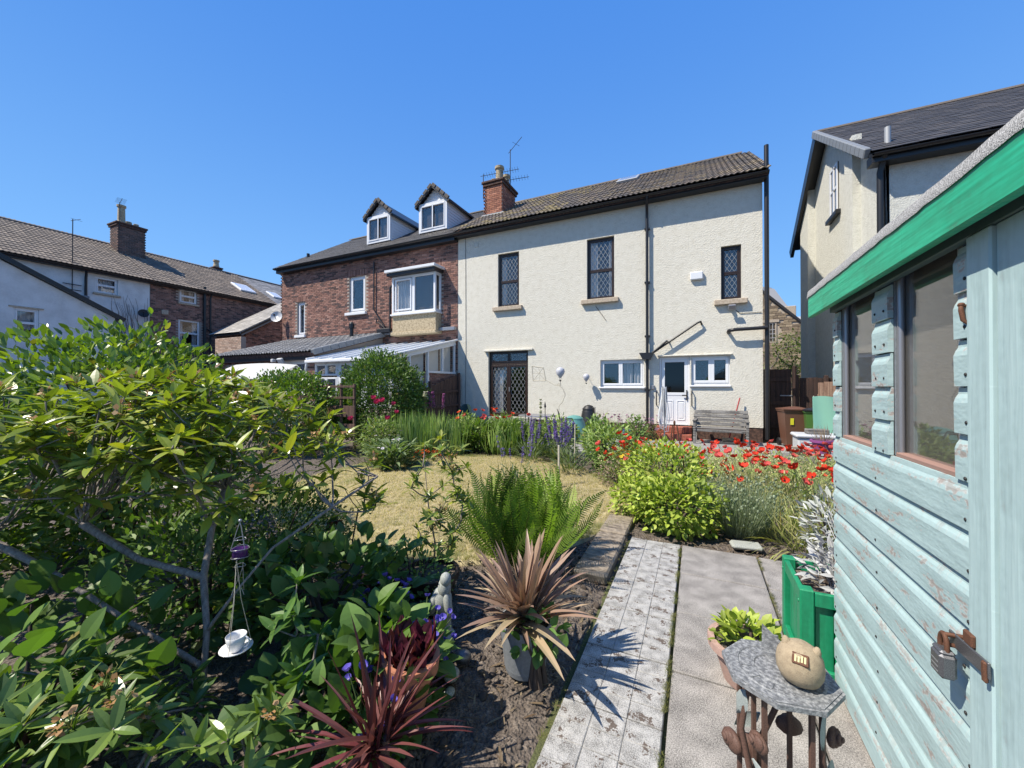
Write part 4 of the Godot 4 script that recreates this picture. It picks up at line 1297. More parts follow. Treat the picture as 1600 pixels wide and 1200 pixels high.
# ---------------------------------------------------------------- right-hand neighbour and the alley
func neighbour() -> void:
	var P := Vector3(7.5, 0, -14.0)
	var o := -P
	var h := thing("pale_gabled_house", "pale rendered gabled house with dark roof above the shed", "house", P)
	var X := 3.58
	var b := B.new()
	# front wall, gable end with a window opening, buttress-like chimney breast
	b.face([Vector3(X, 0, -10.8), Vector3(12, 0, -10.8), Vector3(12, 6.5, -10.8), Vector3(X, 6.5, -10.8)], Vector3.BACK)
	b.prism([Vector2(10.8, 0), Vector2(17.3, 0), Vector2(17.3, 7.0), Vector2(14.5, 9.0), Vector2(10.8, 6.5)], Vector3(X, 0, 0), Vector3(0, 0, -1), Vector3.UP, Vector3(.12, 0, 0))
	b.span(Vector3(X - .16, 0, -12.5), Vector3(X + .02, 7.55, -11.95))
	b.span(Vector3(X - .2, 0, -16.9), Vector3(X + .02, 8.2, -15.9))
	b.face([Vector3(X, 0, -17.3), Vector3(12, 0, -17.3), Vector3(12, 7.0, -17.3), Vector3(X, 7.0, -17.3)], Vector3.FORWARD)
	wpart(h, "wall", b, M.render2)
	# gable window: frame proud of the wall in its own recess box
	b = B.new()
	b.span(Vector3(X - .02, 6.35, -14.15), Vector3(X + .1, 7.7, -13.5))
	wpart(h, "window_recess", b, M.dim)
	b = B.new()
	for q in [[-14.15, -14.08], [-13.57, -13.5], [-13.86, -13.79]]:
		b.span(Vector3(X - .05, 6.35, q[0]), Vector3(X - .022, 7.7, q[1]), .004)
	for y in [6.35, 7.0, 7.63]:
		b.span(Vector3(X - .05, y, -14.08), Vector3(X - .022, y + .07, -13.57), .004)
	var f := wpart(h, "window", b, M.upvc)
	b = B.new()
	b.face([Vector3(X - .03, 6.35, -14.12), Vector3(X - .03, 6.35, -13.52), Vector3(X - .03, 7.7, -13.52), Vector3(X - .03, 7.7, -14.12)], Vector3.LEFT)
	part(f, "pane", b, M.pane)
	b = B.new()
	b.span(Vector3(X - .12, 6.22, -14.3), Vector3(X, 6.34, -13.35), .01)
	wpart(h, "window_sill", b, M.black)
	# roof
	b = B.new()
	b.prism([Vector2(10.5, 6.35), Vector2(14.5, 9.1), Vector2(17.9, 6.75), Vector2(17.9, 6.65), Vector2(14.5, 8.97), Vector2(10.5, 6.25)], Vector3(X - .3, 0, 0), Vector3(0, 0, -1), Vector3.UP, Vector3(9.0, 0, 0))
	var r := wpart(h, "roof", b, M.black)
	var es := Vector3(0, 2.75, -4.0).normalized()
	tiling(r, "roof_slate", Vector3(X - .28, 6.38, -10.46), Vector3.RIGHT, es, 8.95, 4.86, .25, .2, tile_mesh(.243, .4, 0.0, .014, 1), "slate", DARKTILE, 300, null, "darkslate")
	b = B.new()
	b.grid(6, 1, func(u, t): return Vector3(lerpf(X - .32, 12.0, t), 9.12 + .1 * sin(u * PI) - .02, -14.5 + .13 * cos(u * PI)), Vector3.UP)
	part(r, "ridge", b, M.tile0)
	var vb := B.new()
	vb.box(Vector3.ZERO, Vector3(.12, .2, .3), .02)
	var vm := vb.mesh()
	for k in 16:
		part(r, "verge_cap", vm, M.greypot, Transform3D(Basis.looking_at(es, Vector3.UP, true), Vector3(X - .33, 6.36, -10.5) + es * (.15 + k * .302)))
	b = B.new()
	b.bar(Vector3(X - .28, 6.5, -17.9), Vector3(X - .28, 8.98, -14.5), .1, .34)
	b.span(Vector3(X - .25, 6.15, -10.79), Vector3(12, 6.34, -10.5), .004)
	wpart(h, "fascia", b, M.black)
	gutter(h, o, X - .25, 12.0, 6.3, -10.44)
	pipe(h, o, "downpipe", [Vector3(X - .05, 6.28, -10.5), Vector3(X - .05, 6.0, -10.72), Vector3(X - .05, .1, -10.72)], .06)
	pipe(h, o, "waste_pipe", [Vector3(X - .1, 4.35, -10.8), Vector3(X - .1, 4.2, -11.3), Vector3(X - .1, 4.15, -11.6)], .035)
	pipe(h, o, "soil_vent", [Vector3(X + .15, 6.5, -10.95), Vector3(X + .15, 7.05, -10.95)], .055, "lead")
	pipe(h, o, "corner_pipe", [Vector3(X - .06, 6.0, -17.2), Vector3(X - .06, .1, -17.2)], .06)

func alley() -> void:
	var g := thing("side_gate", "dark timber side gate between the cream house and its neighbour", "gate", Vector3(2.05, 0, -13.0))
	var b := B.new()
	b.box(Vector3(0, 1.0, 0), Vector3(.118, 2.0, .03), .004)
	var m := b.mesh()
	for k in 6: part(g, "board", m, M.gatewood, Transform3D(Basis.IDENTITY, Vector3(-.33 + k * .12, -.02, 0)))
	for y in [.4, 1.05, 1.7]:
		b = B.new()
		b.box(Vector3(-.03, y, .03), Vector3(.72, .12, .03), .004)
		part(g, "ledge", b, M.gatewood)
	for x in [-.42, .4]:
		b = B.new()
		b.box(Vector3(x, 1.02, 0), Vector3(.09, 2.08, .1), .006)
		part(g, "post", b, M.gatewood)
	b = B.new()
	b.box(Vector3(.2, 1.25, .06), Vector3(.28, .03, .02), .004)
	part(g, "latch", b, M.cap)
	var f := thing("alley_fence", "black stained close-boarded fence across the shaded alley", "fence", Vector3(3.1, 0, -13.05))
	b = B.new()
	b.box(Vector3(0, .87, 0), Vector3(.1, 1.74, .02), .003)
	m = b.mesh()
	for k in 11: part(f, "board", m, M.gatewood, Transform3D(Basis.IDENTITY, Vector3(-.58 + k * .104, rf(-.01, .01), rf(-.004, .004))))
	for x in [-.6, .05, .52]:
		b = B.new()
		b.box(Vector3(x, .9, .05), Vector3(.09, 1.8, .09), .01)
		part(f, "post", b, M.gatewood)
	var nf := thing("brown_fence_panel", "sunlit brown picket fence panel behind the green netting", "fence", Vector3(2.85, 0, -10.7))
	b = B.new()
	b.box(Vector3(0, .8, 0), Vector3(.1, 1.6, .018), .004)
	m = b.mesh()
	for k in 10: part(nf, "board", m, M.newfence, Transform3D(Basis.IDENTITY, Vector3(-.35 + k * .105, rf(-.015, .015), rf(-.004, .004))))
	b = B.new()
	b.box(Vector3(.05, .82, .04), Vector3(.07, 1.66, .06), .008)
	part(nf, "post", b, M.sill)
	b = B.new()
	b.box(Vector3(0.1, 1.3, -.03), Vector3(1.0, .07, .04), .004)
	part(nf, "rail", b, M.newfence)
	# bins
	for q in [["binbrown", "brown wheelie bin with a yellow sticker in the alley", Vector3(2.2, 0, -11.75), .12, "binbrown"], ["bingreen", "green wheelie bin with a dark grey lid beside the brown bin", Vector3(2.62, 0, -11.45), -.06, "blackplastic"]]:
		var w := thing("wheelie_bin", q[1], "bin", q[2], q[3])
		b = B.new()
		for s in 4:
			var a := PI / 4 + s * PI / 2
			var e := a + PI / 2
			var lo := [Vector3(cos(a) * .3, .06, sin(a) * .3), Vector3(cos(e) * .3, .06, sin(e) * .3)]
			var hi := [Vector3(cos(e) * .4, .92, sin(e) * .4), Vector3(cos(a) * .4, .92, sin(a) * .4)]
			b.quad(lo[0], lo[1], hi[0], hi[1], Vector3(cos(a + PI / 4), 0, sin(a + PI / 4)))
		b.box(Vector3(0, .9, 0), Vector3(.6, .05, .6), .015)
		part(w, "body", b, M[q[0]])
		b = B.new()
		b.grid(6, 4, func(u, t): return Vector3((u - .5) * .62, .95 + .06 * sin(u * PI) * sin(t * PI), (t - .5) * .64), Vector3.UP)
		b.box(Vector3(0, .935, 0), Vector3(.62, .03, .64), .01)
		part(w, "lid", b, M[q[4]])
		b = B.new()
		b.tube([Vector3(-.25, .9, -.34), Vector3(.25, .9, -.34)], [.02], 8)
		part(w, "handle", b, M.blackplastic)
		for x in [-.24, .24]:
			b = B.new()
			b.tube([Vector3(x - .03, .1, -.26), Vector3(x + .03, .1, -.26)], [.1], 14)
			part(w, "wheel", b, M.blackplastic)
		if q[0] == "binbrown":
			b = B.new()
			b.box(Vector3(-.12, .65, .274), Vector3(.07, .16, .004), 0.0, Basis(Vector3.RIGHT, .08))
			part(w, "sticker", b, mat("sticker", K(.65, .60, .03), .5))
	# netting hung on a frame
	var n := thing("garden_netting", "pale green netting draped over a frame beside the bins", "netting", Vector3(2.75, 0, -10.35))
	b = B.new()
	b.grid(14, 10, func(u, t): return Vector3((u - .5) * .95, t * 1.28 + .02 * sin(u * 9), .03 * sin(u * 14 + t * 4) + .05 * sin(t * 5 + u * 3) * (1 - t)), Vector3.BACK)
	part(n, "net", b, M.net)
	b = B.new()
	for x in [-.45, 0, .45]: b.tube([Vector3(x, 0, -.04), Vector3(x, 1.3, -.04)], [.012], 5)
	part(n, "canes", b, M.cane)
	# deck box with pots
	var d := thing("deck_box", "pale grey plastic storage box below the netting", "storage box", Vector3(2.42, 0, -9.75))
	b = B.new()
	b.box(Vector3(0, .25, 0), Vector3(1.15, .46, .5), .03)
	part(d, "body", b, M.boxwhite)
	b = B.new()
	b.box(Vector3(0, .51, 0), Vector3(1.22, .07, .57), .025)
	part(d, "lid", b, M.boxwhite)
	b = B.new()
	b.box(Vector3.ZERO, Vector3(.2, .012, .006))
	for k in 4:
		b = B.new()
		b.box(Vector3(0, .12 + k * .09, .253), Vector3(1.05, .016, .012), .004)
		part(d, "panel_rib", b, M.boxwhite)
	var bk := B.new()
	bk.box(Vector3(0, .05, 0), Vector3(.36, .1, .2), .01)
	one("stone_block", "weathered block lying on top of the storage box", "block", bk, M.weathered, Transform3D(Basis(Vector3.UP, .1), Vector3(2.2, .545, -9.72)))
	# stone house beyond the gap
	var s := thing("stone_house", "sandstone gabled house with slate roofs seen through the gap", "house", Vector3(6.5, 0, -34.0))
	b = B.new()
	b.span(Vector3(-6.5, 0, -6), Vector3(3.0, 5.2, 0))
	b.prism([Vector2(-6.5, 5.2), Vector2(1.1, 5.2), Vector2(-3.2, 9.6)], Vector3(0, 0, -.3), Vector3.RIGHT, Vector3.UP, Vector3(0, 0, .3))
	var sw := part(s, "wall", b, M.sill)
	var xs := []
	var cs := []
	bk = B.new()
	bk.box(Vector3.ZERO, Vector3(1, 1, 1), .04)
	var y := .8
	while y < 9.2:
		var hh := rf(.14, .24)
		var x := -3.5
		while x < 1.2:
			var ww := rf(.25, .6)
			if (y < 5.2 or x + ww < 1.1 - (y - 5.2) * .98) and not (y > 4.6 and y < 6.3 and x + ww > -1.85 and x < -1.15):
				xs.append(Transform3D(Basis.from_scale(Vector3(ww - .02, hh - .02, .08)), Vector3(x + ww * .5, y + hh * .5, rf(0, .02))))
				cs.append([K(.34, .26, .17), K(.28, .21, .14), K(.40, .31, .205), K(.22, .165, .115)][R.randi() % 4] * rf(.8, 1.15))
			x += ww
		y += hh
	multi(sw, "stones", bk.mesh(), M.stone, xs, cs)
	b = B.new()
	b.bar(Vector3(-3.2, 9.75, -.1), Vector3(1.3, 5.1, -.1), .5, .16)
	part(s, "coping", b, M.iron)
	b = B.new()
	b.quad(Vector3(-3.6, 9.4, -.4), Vector3(-1.0, 9.4, -3), Vector3(1.6, 5.6, -3), Vector3(1.2, 5.1, -.4), Vector3(.7, .7, .2))
	b.quad(Vector3(-4.5, 9.5, -1.5), Vector3(-.9, 9.2, -2.5), Vector3(1.2, 5.2, -1.5), Vector3(-3.5, 5.2, -1.5), Vector3(0, .5, 1))
	b.quad(Vector3(.2, 7.4, -6), Vector3(4.5, 7.4, -6), Vector3(4.5, 5.2, -2), Vector3(.2, 5.2, -2), Vector3(0, .8, .6))
	part(s, "roof", b, mat("greyslate", K(.30, .30, .31), .8))
	b = B.new()
	b.span(Vector3(-.35, 6.3, -2.2), Vector3(.35, 7.6, -1.6), .03)
	b.prism([Vector2(-.5, 7.0), Vector2(.5, 7.0), Vector2(0, 8.0)], Vector3(2.2, 0, -5.0), Vector3.RIGHT, Vector3.UP, Vector3(0, 0, .3))
	part(s, "stack", b, M.sill)
	b = B.new()
	frame_of(b, -1.85, -1.15, 4.7, 6.2, .06, .09, .1)
	b.span(Vector3(-2.0, 6.2, .0), Vector3(-1.0, 6.4, .1))
	var wn := part(s, "window", b, M.sill)
	b = B.new()
	b.face([Vector3(-1.8, 4.75, .03), Vector3(-1.2, 4.75, .03), Vector3(-1.2, 6.15, .03), Vector3(-1.8, 6.15, .03)], Vector3.BACK)
	part(wn, "pane", b, M.privacy)
	b = B.new()
	for k in 3: b.span(Vector3(-1.8, 5.05 + k * .3, .035), Vector3(-1.2, 5.07 + k * .3, .05))
	for k in 2: b.span(Vector3(-1.6 + k * .2, 4.75, .035), Vector3(-1.58 + k * .2, 6.15, .05))
	part(wn, "glazing_bar", b, M.upvc)

# ---------------------------------------------------------------- ground
var gn := FastNoiseLite.new()

func lawn_r(a: float) -> float:
	return 2.52 + .12 * sin(a * 2.0 + .6) + .06 * sin(a * 5.0 + 2.0) + .03 * sin(a * 11.0)

const LC := Vector3(-3.25, 0, -4.98)

func ground() -> void:
	gn.seed = 9; gn.frequency = 1.6
	var b := B.new()
	b.face([Vector3(-400, -.06, 60), Vector3(400, -.06, 60), Vector3(400, -.06, -500), Vector3(-400, -.06, -500)], Vector3.UP)
	setting("ground", b, M.soil)
	# dug beds: uneven soil
	b = B.new()
	b.grid(110, 110, func(u, t):
		var x := lerpf(-7.8, 3.4, u)
		var z := lerpf(.8, -9.2, t)
		var y := .03 * gn.get_noise_2d(x * 1.0, z * 1.0) + .025 * gn.get_noise_2d(x * 4.0, z * 4.0) - .02
		if Vector2(x - LC.x, z - LC.z).length() < 2.7: y = minf(y, -.03)
		if x > -.66 and x < 1.4 and z > -4.15: y = -.05
		return Vector3(x, y, z), Vector3.UP)
	setting("soil_bed", b, M.soil)
	# clods and crumbs
	var cl := B.new()
	cl.ball(Vector3.ZERO, Vector3(1, .7, .85), 6, 4)
	var xs := []
	var cs := []
	for k in 9000:
		var p := Vector3(rf(-3.0, -.58), 0, rf(-4.2, -.7)) if k < 4200 else Vector3(rf(-6.5, 3.2), 0, rf(-8.8, -3.6))
		if Vector2(p.x - LC.x, p.z - LC.z).length() < 2.6 or (p.x > -.62 and p.x < 1.2 and p.z > -4.1): continue
		p.y = .03 * gn.get_noise_2d(p.x, p.z) + .025 * gn.get_noise_2d(p.x * 4.0, p.z * 4.0) - .018
		var s := rf(.003, .012) if R.randf() < .85 else rf(.012, .028)
		xs.append(Transform3D(Basis(Vector3(rf(-1, 1), 1, rf(-1, 1)).normalized(), rf(0, TAU)).scaled(Vector3(s, s, s * rf(.7, 1.5))), p))
		cs.append(K(.06, .046, .037).lerp(K(.17, .14, .115), R.randf() * R.randf()))
	var cd := Node3D.new()
	cd.name = "soil_clods"
	add_child(cd, true)
	cd.set_meta("kind", "stuff"); cd.set_meta("label", "dark crumbs and clods of soil over the dug beds"); cd.set_meta("category", "soil")
	multi(cd, "clods", cl.mesh(), mat("clod", K(1, 1, 1), .97, {vc = true}), xs, cs)
	# litter: dead straws and leaves
	xs = []; cs = []
	var lf := leaf(.06, .008, .1, .15, 3)
	for k in 1500:
		var p := Vector3(rf(-2.3, -.6), .0, rf(-3.4, -.8)) if k < 800 else Vector3(rf(-.9, 1.4), 0, rf(-6.0, -4.1))
		p.y = .03 * gn.get_noise_2d(p.x, p.z) + .025 * gn.get_noise_2d(p.x * 4.0, p.z * 4.0) - .008
		xs.append(Transform3D(Basis(Vector3.UP, rf(0, TAU)) * Basis(Vector3.RIGHT, rf(-.3, .3)).scaled(Vector3.ONE * rf(.5, 1.7)), p))
		cs.append(K(.34, .27, .18).lerp(K(.12, .075, .045), R.randf()))
	multi(cd, "dead_stalks", lf, M.leaf, xs, cs)
	# lawn: an uneven disc with a cut edge, and its short dry grass
	b = B.new()
	b.grid(96, 14, func(u, t):
		var a: float = u * TAU
		var r: float = lawn_r(a) * (1.0 if t > .999 else minf(t * 14.0 / 13.0, 1.0))
		var y: float = -.05 if t > .999 else .015 + .012 * gn.get_noise_2d(r * cos(a) * 1.5, r * sin(a) * 1.5)
		return LC + Vector3(cos(a) * r, y, sin(a) * r), Vector3.UP)
	setting("lawn", b, M.turf)
	var tuft := B.new()
	for k in 9:
		var a := k * 2.4
		var r := rf(0, .03)
		var p := Vector3(cos(a) * r, 0, sin(a) * r)
		var d := Vector3(rf(-1, 1), rf(.5, 1.2), rf(-1, 1)).normalized() * rf(.022, .05)
		var w := Vector3(d.z, 0, -d.x).normalized() * .0022
		tuft.face([p - w, p + w, p + d], (Vector3.UP + d * 8).normalized())
	xs = []; cs = []
	var pn := FastNoiseLite.new()
	pn.seed = 31; pn.frequency = .9
	for k in 44000:
		var a := rf(0, TAU)
		var rr := lawn_r(a)
		var q := sqrt(R.randf())
		var p := LC + Vector3(cos(a) * rr * q, 0, sin(a) * rr * q)
		p.y = .015 + .012 * gn.get_noise_2d((p.x - LC.x) * 1.5, (p.z - LC.z) * 1.5)
		xs.append(Transform3D(Basis(Vector3.UP, rf(0, TAU)).scaled(Vector3(1, rf(.5, 1.3) * (1.5 if q > .95 else 1.0), 1)), p))
		var g := clampf(pn.get_noise_2d(p.x, p.z) * 1.6 + rf(-.3, .3) + (.8 if q > .93 else 0.0) - .28, 0, 1)
		cs.append(K(.66, .555, .37).lerp(K(.45, .37, .22), R.randf()).lerp(K(.15, .20, .05), g * .75))
	var gr := Node3D.new()
	gr.name = "dry_grass"
	add_child(gr, true)
	gr.set_meta("kind", "stuff"); gr.set_meta("label", "short straw-coloured grass of the round parched lawn"); gr.set_meta("category", "grass")
	multi(gr, "blades", tuft.mesh(), M.leaf, xs, cs)
	# flagstones: old brown edging, patio, concrete slabs and moulded granite-look slabs
	var pth := setting("path", path_base(), M.moss)
	for q in [[-.60, -.885, -4.55, -3.98], [-.61, -.87, -3.96, -3.02]]:
		b = B.new()
		b.box(Vector3.ZERO, Vector3(.27, .08, absf(q[3] - q[2]) - .02), .015)
		part(pth, "flagstone", b, M.flagstone, Transform3D(Basis(Vector3.FORWARD, rf(-.02, .02)), Vector3((q[0] + q[1]) * .5 - .02, .005, (q[2] + q[3]) * .5)))
	b = B.new()
	b.box(Vector3.ZERO, Vector3(.597, .05, .592), .006)
	var sm := b.mesh()
	var zz := -4.04
	while zz < 1.2:
		for x in [.18, .79, 1.4]:
			if x > 1.0 and zz > -2.6: continue
			part(pth, "concrete_slab", sm, M.concrete, Transform3D(Basis(Vector3(rf(-1, 1), 0, rf(-1, 1)).normalized(), rf(0, .006)), Vector3(x, -.025 + rf(-.003, .003), zz + .3)))
		zz += .601
	# moulded slabs: each a bed with its proud setts
	b = B.new()
	b.box(Vector3(0, -.03, 0), Vector3(.444, .05, .434), .004)
	sm = b.mesh()
	var setts := []
	for v in 4:
		b = B.new()
		b.box(Vector3.ZERO, Vector3(.1468, .02, .1066), .0035)
		b.box(Vector3(rf(-.02, .02), .002, rf(-.02, .02)), Vector3(.09, .018, .06), .008, Basis(Vector3.FORWARD, rf(-.02, .02)))
		setts.append(b.mesh())
	for k in 12:
		var sl := part(pth, "granite_slab", sm, M.granite, Transform3D(Basis(Vector3(rf(-1, 1), 0, rf(-1, 1)).normalized(), rf(0, .007)), Vector3(-.358, .002 + rf(-.003, .003), -4.03 + .22 + k * .441)))
		for i in 3:
			for j in 4:
				part(sl, "sett", setts[R.randi() % 4], M.granite, Transform3D(Basis(Vector3(rf(-1, 1), 0, rf(-1, 1)).normalized(), rf(0, .012)), Vector3(-.148 + i * .148, -.008 + rf(-.0015, .0015), -.1635 + j * .109)))
	# patio
	var pt := setting("patio", patio_base(), M.moss)
	b = B.new()
	b.box(Vector3.ZERO, Vector3(.745, .05, .595), .008)
	sm = b.mesh()
	for i in 16:
		for j in 7:
			var p := Vector3(-7.35 + i * .75, -.02 + rf(-.004, .004), -12.0 + j * .6)
			if j >= 5 and (i < 5 or i > 11): continue
			part(pt, "patio_slab", sm, M.patio, Transform3D(Basis.IDENTITY, p))
	# moss and weeds in the joints
	xs = []; cs = []
	for k in 900:
		var p := Vector3(-.133 + rf(-.01, .01), .004, rf(-4.0, .3))
		if k > 520: p = Vector3(.488 + rf(-.008, .008), .003, rf(-4.0, -2.3))
		if k > 700: p = Vector3(-.595 + rf(-.012, .012), 0, rf(-4.0, .3))
		if gn.get_noise_2d(p.x * 2.0, p.z * 2.4) < -.05: continue
		xs.append(Transform3D(Basis(Vector3.UP, rf(0, TAU)).scaled(Vector3(.5, rf(.25, .7), .5)), p))
		cs.append(K(.10, .13, .04).lerp(K(.26, .24, .08), R.randf()))
	multi(gr, "joint_weeds", tuft.mesh(), M.leaf, xs, cs)

func path_base() -> B:
	var b := B.new()
	b.face([Vector3(-.62, -.035, -4.06), Vector3(1.7, -.035, -4.06), Vector3(1.7, -.035, 1.4), Vector3(-.62, -.035, 1.4)], Vector3.UP)
	return b

func patio_base() -> B:
	var b := B.new()
	b.face([Vector3(-7.8, -.03, -12.35), Vector3(4.5, -.03, -12.35), Vector3(4.5, -.03, -9.0), Vector3(-7.8, -.03, -9.0)], Vector3.UP)
	b.face([Vector3(1.6, -.028, -22), Vector3(3.6, -.028, -22), Vector3(3.6, -.028, -12.35), Vector3(1.6, -.028, -12.35)], Vector3.UP)
	return b

# ---------------------------------------------------------------- shed
func shed() -> void:
	var X := .625
	var P := Vector3(X + .9, 0, -1.2)
	var o := -P
	var h := thing("garden_shed", "peeling pale blue timber shed with bright green fascia and two windows", "shed", P)
	var za := -2.40
	var zd := -1.33
	# shiplap board profile, depth outwards (-x) by height
	var prof := [Vector2(0, 0), Vector2(.016, 0), Vector2(.017, .078), Vector2(.0135, .090), Vector2(.008, .1), Vector2(.006, .1165), Vector2(0, .1165)]
	var lay := func(z0: float, z1: float, y: float, vary := true) -> void:
		var b := B.new()
		b.prism(prof, Vector3(0, 0, z0), Vector3.LEFT, Vector3.UP, Vector3(0, 0, z1 - z0))
		part(h, "plank", b, M.plank, Transform3D(Basis(Vector3.RIGHT, rf(-.0015, .0015) if vary else 0.0), Vector3(X + rf(-.001, .001), y, 0) + o))
	for k in 10: lay.call(za, zd, 1.143 - .12 * (k) , true)
	# short boards beside the windows
	for k in 6:
		var y := 1.263 + k * .12 - .002
		if y > 1.86: break
		lay.call(za, -2.335, y)
		lay.call(-1.935, -1.80, y)
		lay.call(-1.41, zd, y)
	# window reveals, panes, putty, sills
	for q in [[-2.335, -1.935], [-1.80, -1.41]]:
		var b := B.new()
		b.span(Vector3(X + .002, 1.262, q[0]), Vector3(X + .05, 1.9, q[0] + .012))
		b.span(Vector3(X + .002, 1.262, q[1] - .012), Vector3(X + .05, 1.9, q[1]))
		b.span(Vector3(X + .002, 1.25, q[0] + .012), Vector3(X + .05, 1.262, q[1] - .012))
		var f := wpart(h, "window_frame", b, M.greypot)
		for zq in [q[0] + .022, q[1] - .022]:
			b = B.new()
			b.tube([Vector3(X + .012, 1.262, zq), Vector3(X + .012, 1.88, zq)], [.010], 8)
			part(f, "glazing_bead", b, M.cap)
		b = B.new()
		b.span(Vector3(X + .0, 1.256, q[0] + .012), Vector3(X + .05, 1.275, q[1] - .012), .004)
		part(f, "sill_bead", b, M.putty)
		b = B.new()
		for xg in [X + .022, X + .025]: b.face([Vector3(xg, 1.27, q[0] + .01), Vector3(xg, 1.27, q[1] - .01), Vector3(xg, 1.9, q[1] - .01), Vector3(xg, 1.9, q[0] + .01)], Vector3.LEFT)
		part(f, "pane", b, M.shed_glass)
	# header trim under the eaves
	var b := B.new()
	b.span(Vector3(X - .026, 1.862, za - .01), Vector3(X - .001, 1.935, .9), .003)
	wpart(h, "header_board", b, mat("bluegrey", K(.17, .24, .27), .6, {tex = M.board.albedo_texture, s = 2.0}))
	# corner trim, far gable end, door and its boards
	b = B.new()
	b.span(Vector3(X - .001, 0.04, za - .02), Vector3(X + 1.8, 1.93, za + .01))
	b.prism([Vector2(0, 1.93), Vector2(1.8, 1.93), Vector2(.9, 2.36)], Vector3(X, 0, za - .02), Vector3.RIGHT, Vector3.UP, Vector3(0, 0, .03))
	b.span(Vector3(X + 1.77, 0.04, za), Vector3(X + 1.8, 1.93, .9))
	b.span(Vector3(X + .0, 0.04, .87), Vector3(X + 1.8, 1.93, .9))
	b.span(Vector3(X + .02, 0.04, za), Vector3(X + .03, 1.255, zd))
	b.span(Vector3(X + .0, 0.02, za), Vector3(X + 1.8, .04, .9))
	wpart(h, "inner_lining", b, M.shedinside)
	var xs := [zd, -1.240, -1.105, -.97, -.835, -.70, -.565, -.43, -.295, -.16, -.02, .12, .26, .40, .54, .68, .82, .9]
	for k in xs.size() - 1:
		b = B.new()
		b.span(Vector3(X - (.030 if k == 0 else .022), .05, xs[k] + .002), Vector3(X + .0, 1.862, xs[k + 1] - .002), .004)
		wpart(h, "door_board" if k > 0 else "door_post", b, M.board)
	# fascia, felt, roof
	b = B.new()
	b.span(Vector3(X - .085, 1.862, za - .14), Vector3(X - .062, 1.985, 1.0), .004)
	wpart(h, "fascia", b, M.greenpaint)
	b = B.new()
	b.span(Vector3(X - .062, 1.937, za - .14), Vector3(X + .02, 1.95, 1.0))
	wpart(h, "soffit", b, M.shedinside)
	var fb := B.new()
	fb.grid(90, 12, func(u, t):
		var z := lerpf(za - .15, 1.0, u)
		var q: float = t * 1.12
		if q < .1: return Vector3(X - .089 + q * .06, 1.967 + q * .4 + .006 * gn.get_noise_2d(z * 9.0, 1.0), z)
		var s := q - .09
		return Vector3(X - .085 + s * .92, 2.003 + s * .47 + .004 * gn.get_noise_2d(z * 5.0, s * 9.0), z), Vector3(-.4, 1, 0))
	fb.quad(Vector3(X + .9, 2.485, za - .15), Vector3(X + .9, 2.485, 1.0), Vector3(X + 1.9, 1.99, 1.0), Vector3(X + 1.9, 1.99, za - .15), Vector3(.4, 1, 0))
	wpart(h, "roof_felt", fb, M.felt)
	b = B.new()
	b.prism([Vector2(-.06, 1.94), Vector2(.9, 2.42), Vector2(1.86, 1.94), Vector2(1.86, 1.92), Vector2(-.06, 1.92)], Vector3(X, 0, za - .12), Vector3.RIGHT, Vector3.UP, Vector3(0, 0, .02))
	wpart(h, "roof_end", b, M.board)
	# nails
	var nb := B.new()
	nb.ball(Vector3.ZERO, Vector3(.003, .005, .005), 6, 4)
	var nm := nb.mesh()
	for k in 6:
		for z in [-2.37, -1.90, -1.83, -1.36]:
			wpart(h, "nail", nm, M.iron).position += Vector3(X - .0175, 1.29 + k * .12 - (.02 if k == 0 else .0), z + rf(-.006, .006)) if k < 5 else Vector3(X - .028, 1.9, z)
	for k in 9:
		for z in [-2.365, -1.9, -1.362]:
			wpart(h, "nail", nm, M.iron).position += Vector3(X - .0175, 1.165 - k * .12 + rf(-.008, .008), z + rf(-.012, .012))
	# hasp, staple and padlock
	b = B.new()
	b.box(Vector3(X - .038, .865, -1.31), Vector3(.005, .036, .15), .0015, Basis(Vector3.RIGHT, -.05))
	var hs := wpart(h, "hasp", b, M.steel)
	b = B.new()
	b.box(Vector3(X - .041, .861, -1.246), Vector3(.008, .046, .014), .003, Basis(Vector3.RIGHT, -.05))
	part(hs, "hinge_end", b, M.rust)
	b = B.new()
	b.tube([Vector3(X - .02, .875, -1.362), Vector3(X - .058, .875, -1.362), Vector3(X - .058, .85, -1.362), Vector3(X - .02, .85, -1.362)], [.006], 6)
	part(hs, "staple", b, M.rust)
	b = B.new()
	b.box(Vector3(X - .034, .897, -1.315), Vector3(.01, .03, .035), .003)
	part(hs, "old_plate", b, M.rust)
	var pl := thing("padlock", "grey steel padlock hanging from the rusty hasp of the shed", "padlock", Vector3(X - .058, .80, -1.366))
	b = B.new()
	b.box(Vector3(0, 0, 0), Vector3(.034, .062, .05), .007)
	b.box(Vector3(0, .033, 0), Vector3(.03, .012, .044), .005)
	part(pl, "body", b, M.steel)
	b = B.new()
	var sp := []
	for k in 11:
		var a := PI * k / 10.0
		sp.append(Vector3(0, .045 + .03 * sin(a) + (.0), -.015 * cos(a)))
	sp.push_front(Vector3(0, .03, -.015)); sp.append(Vector3(0, .03, .015))
	b.tube(sp, [.0055], 8)
	part(pl, "shackle", b, M.rust)
	b = B.new()
	for k in 3: b.box(Vector3(-.0172, .006 - k * .012, 0), Vector3(.0012, .004, .03), .0004)
	part(pl, "raised_marks", b, M.cap)
	# hook by the window
	b = B.new()
	b.tube([Vector3(X - .014, 1.700, -1.358), Vector3(X - .026, 1.702, -1.357), Vector3(X - .026, 1.69, -1.356), Vector3(X - .024, 1.665, -1.353), Vector3(X - .014, 1.655, -1.352)], [.004, .006, .0055, .005, .004], 7)
	b.ball(Vector3(X - .025, 1.704, -1.358), Vector3(.007, .006, .008), 8, 6)
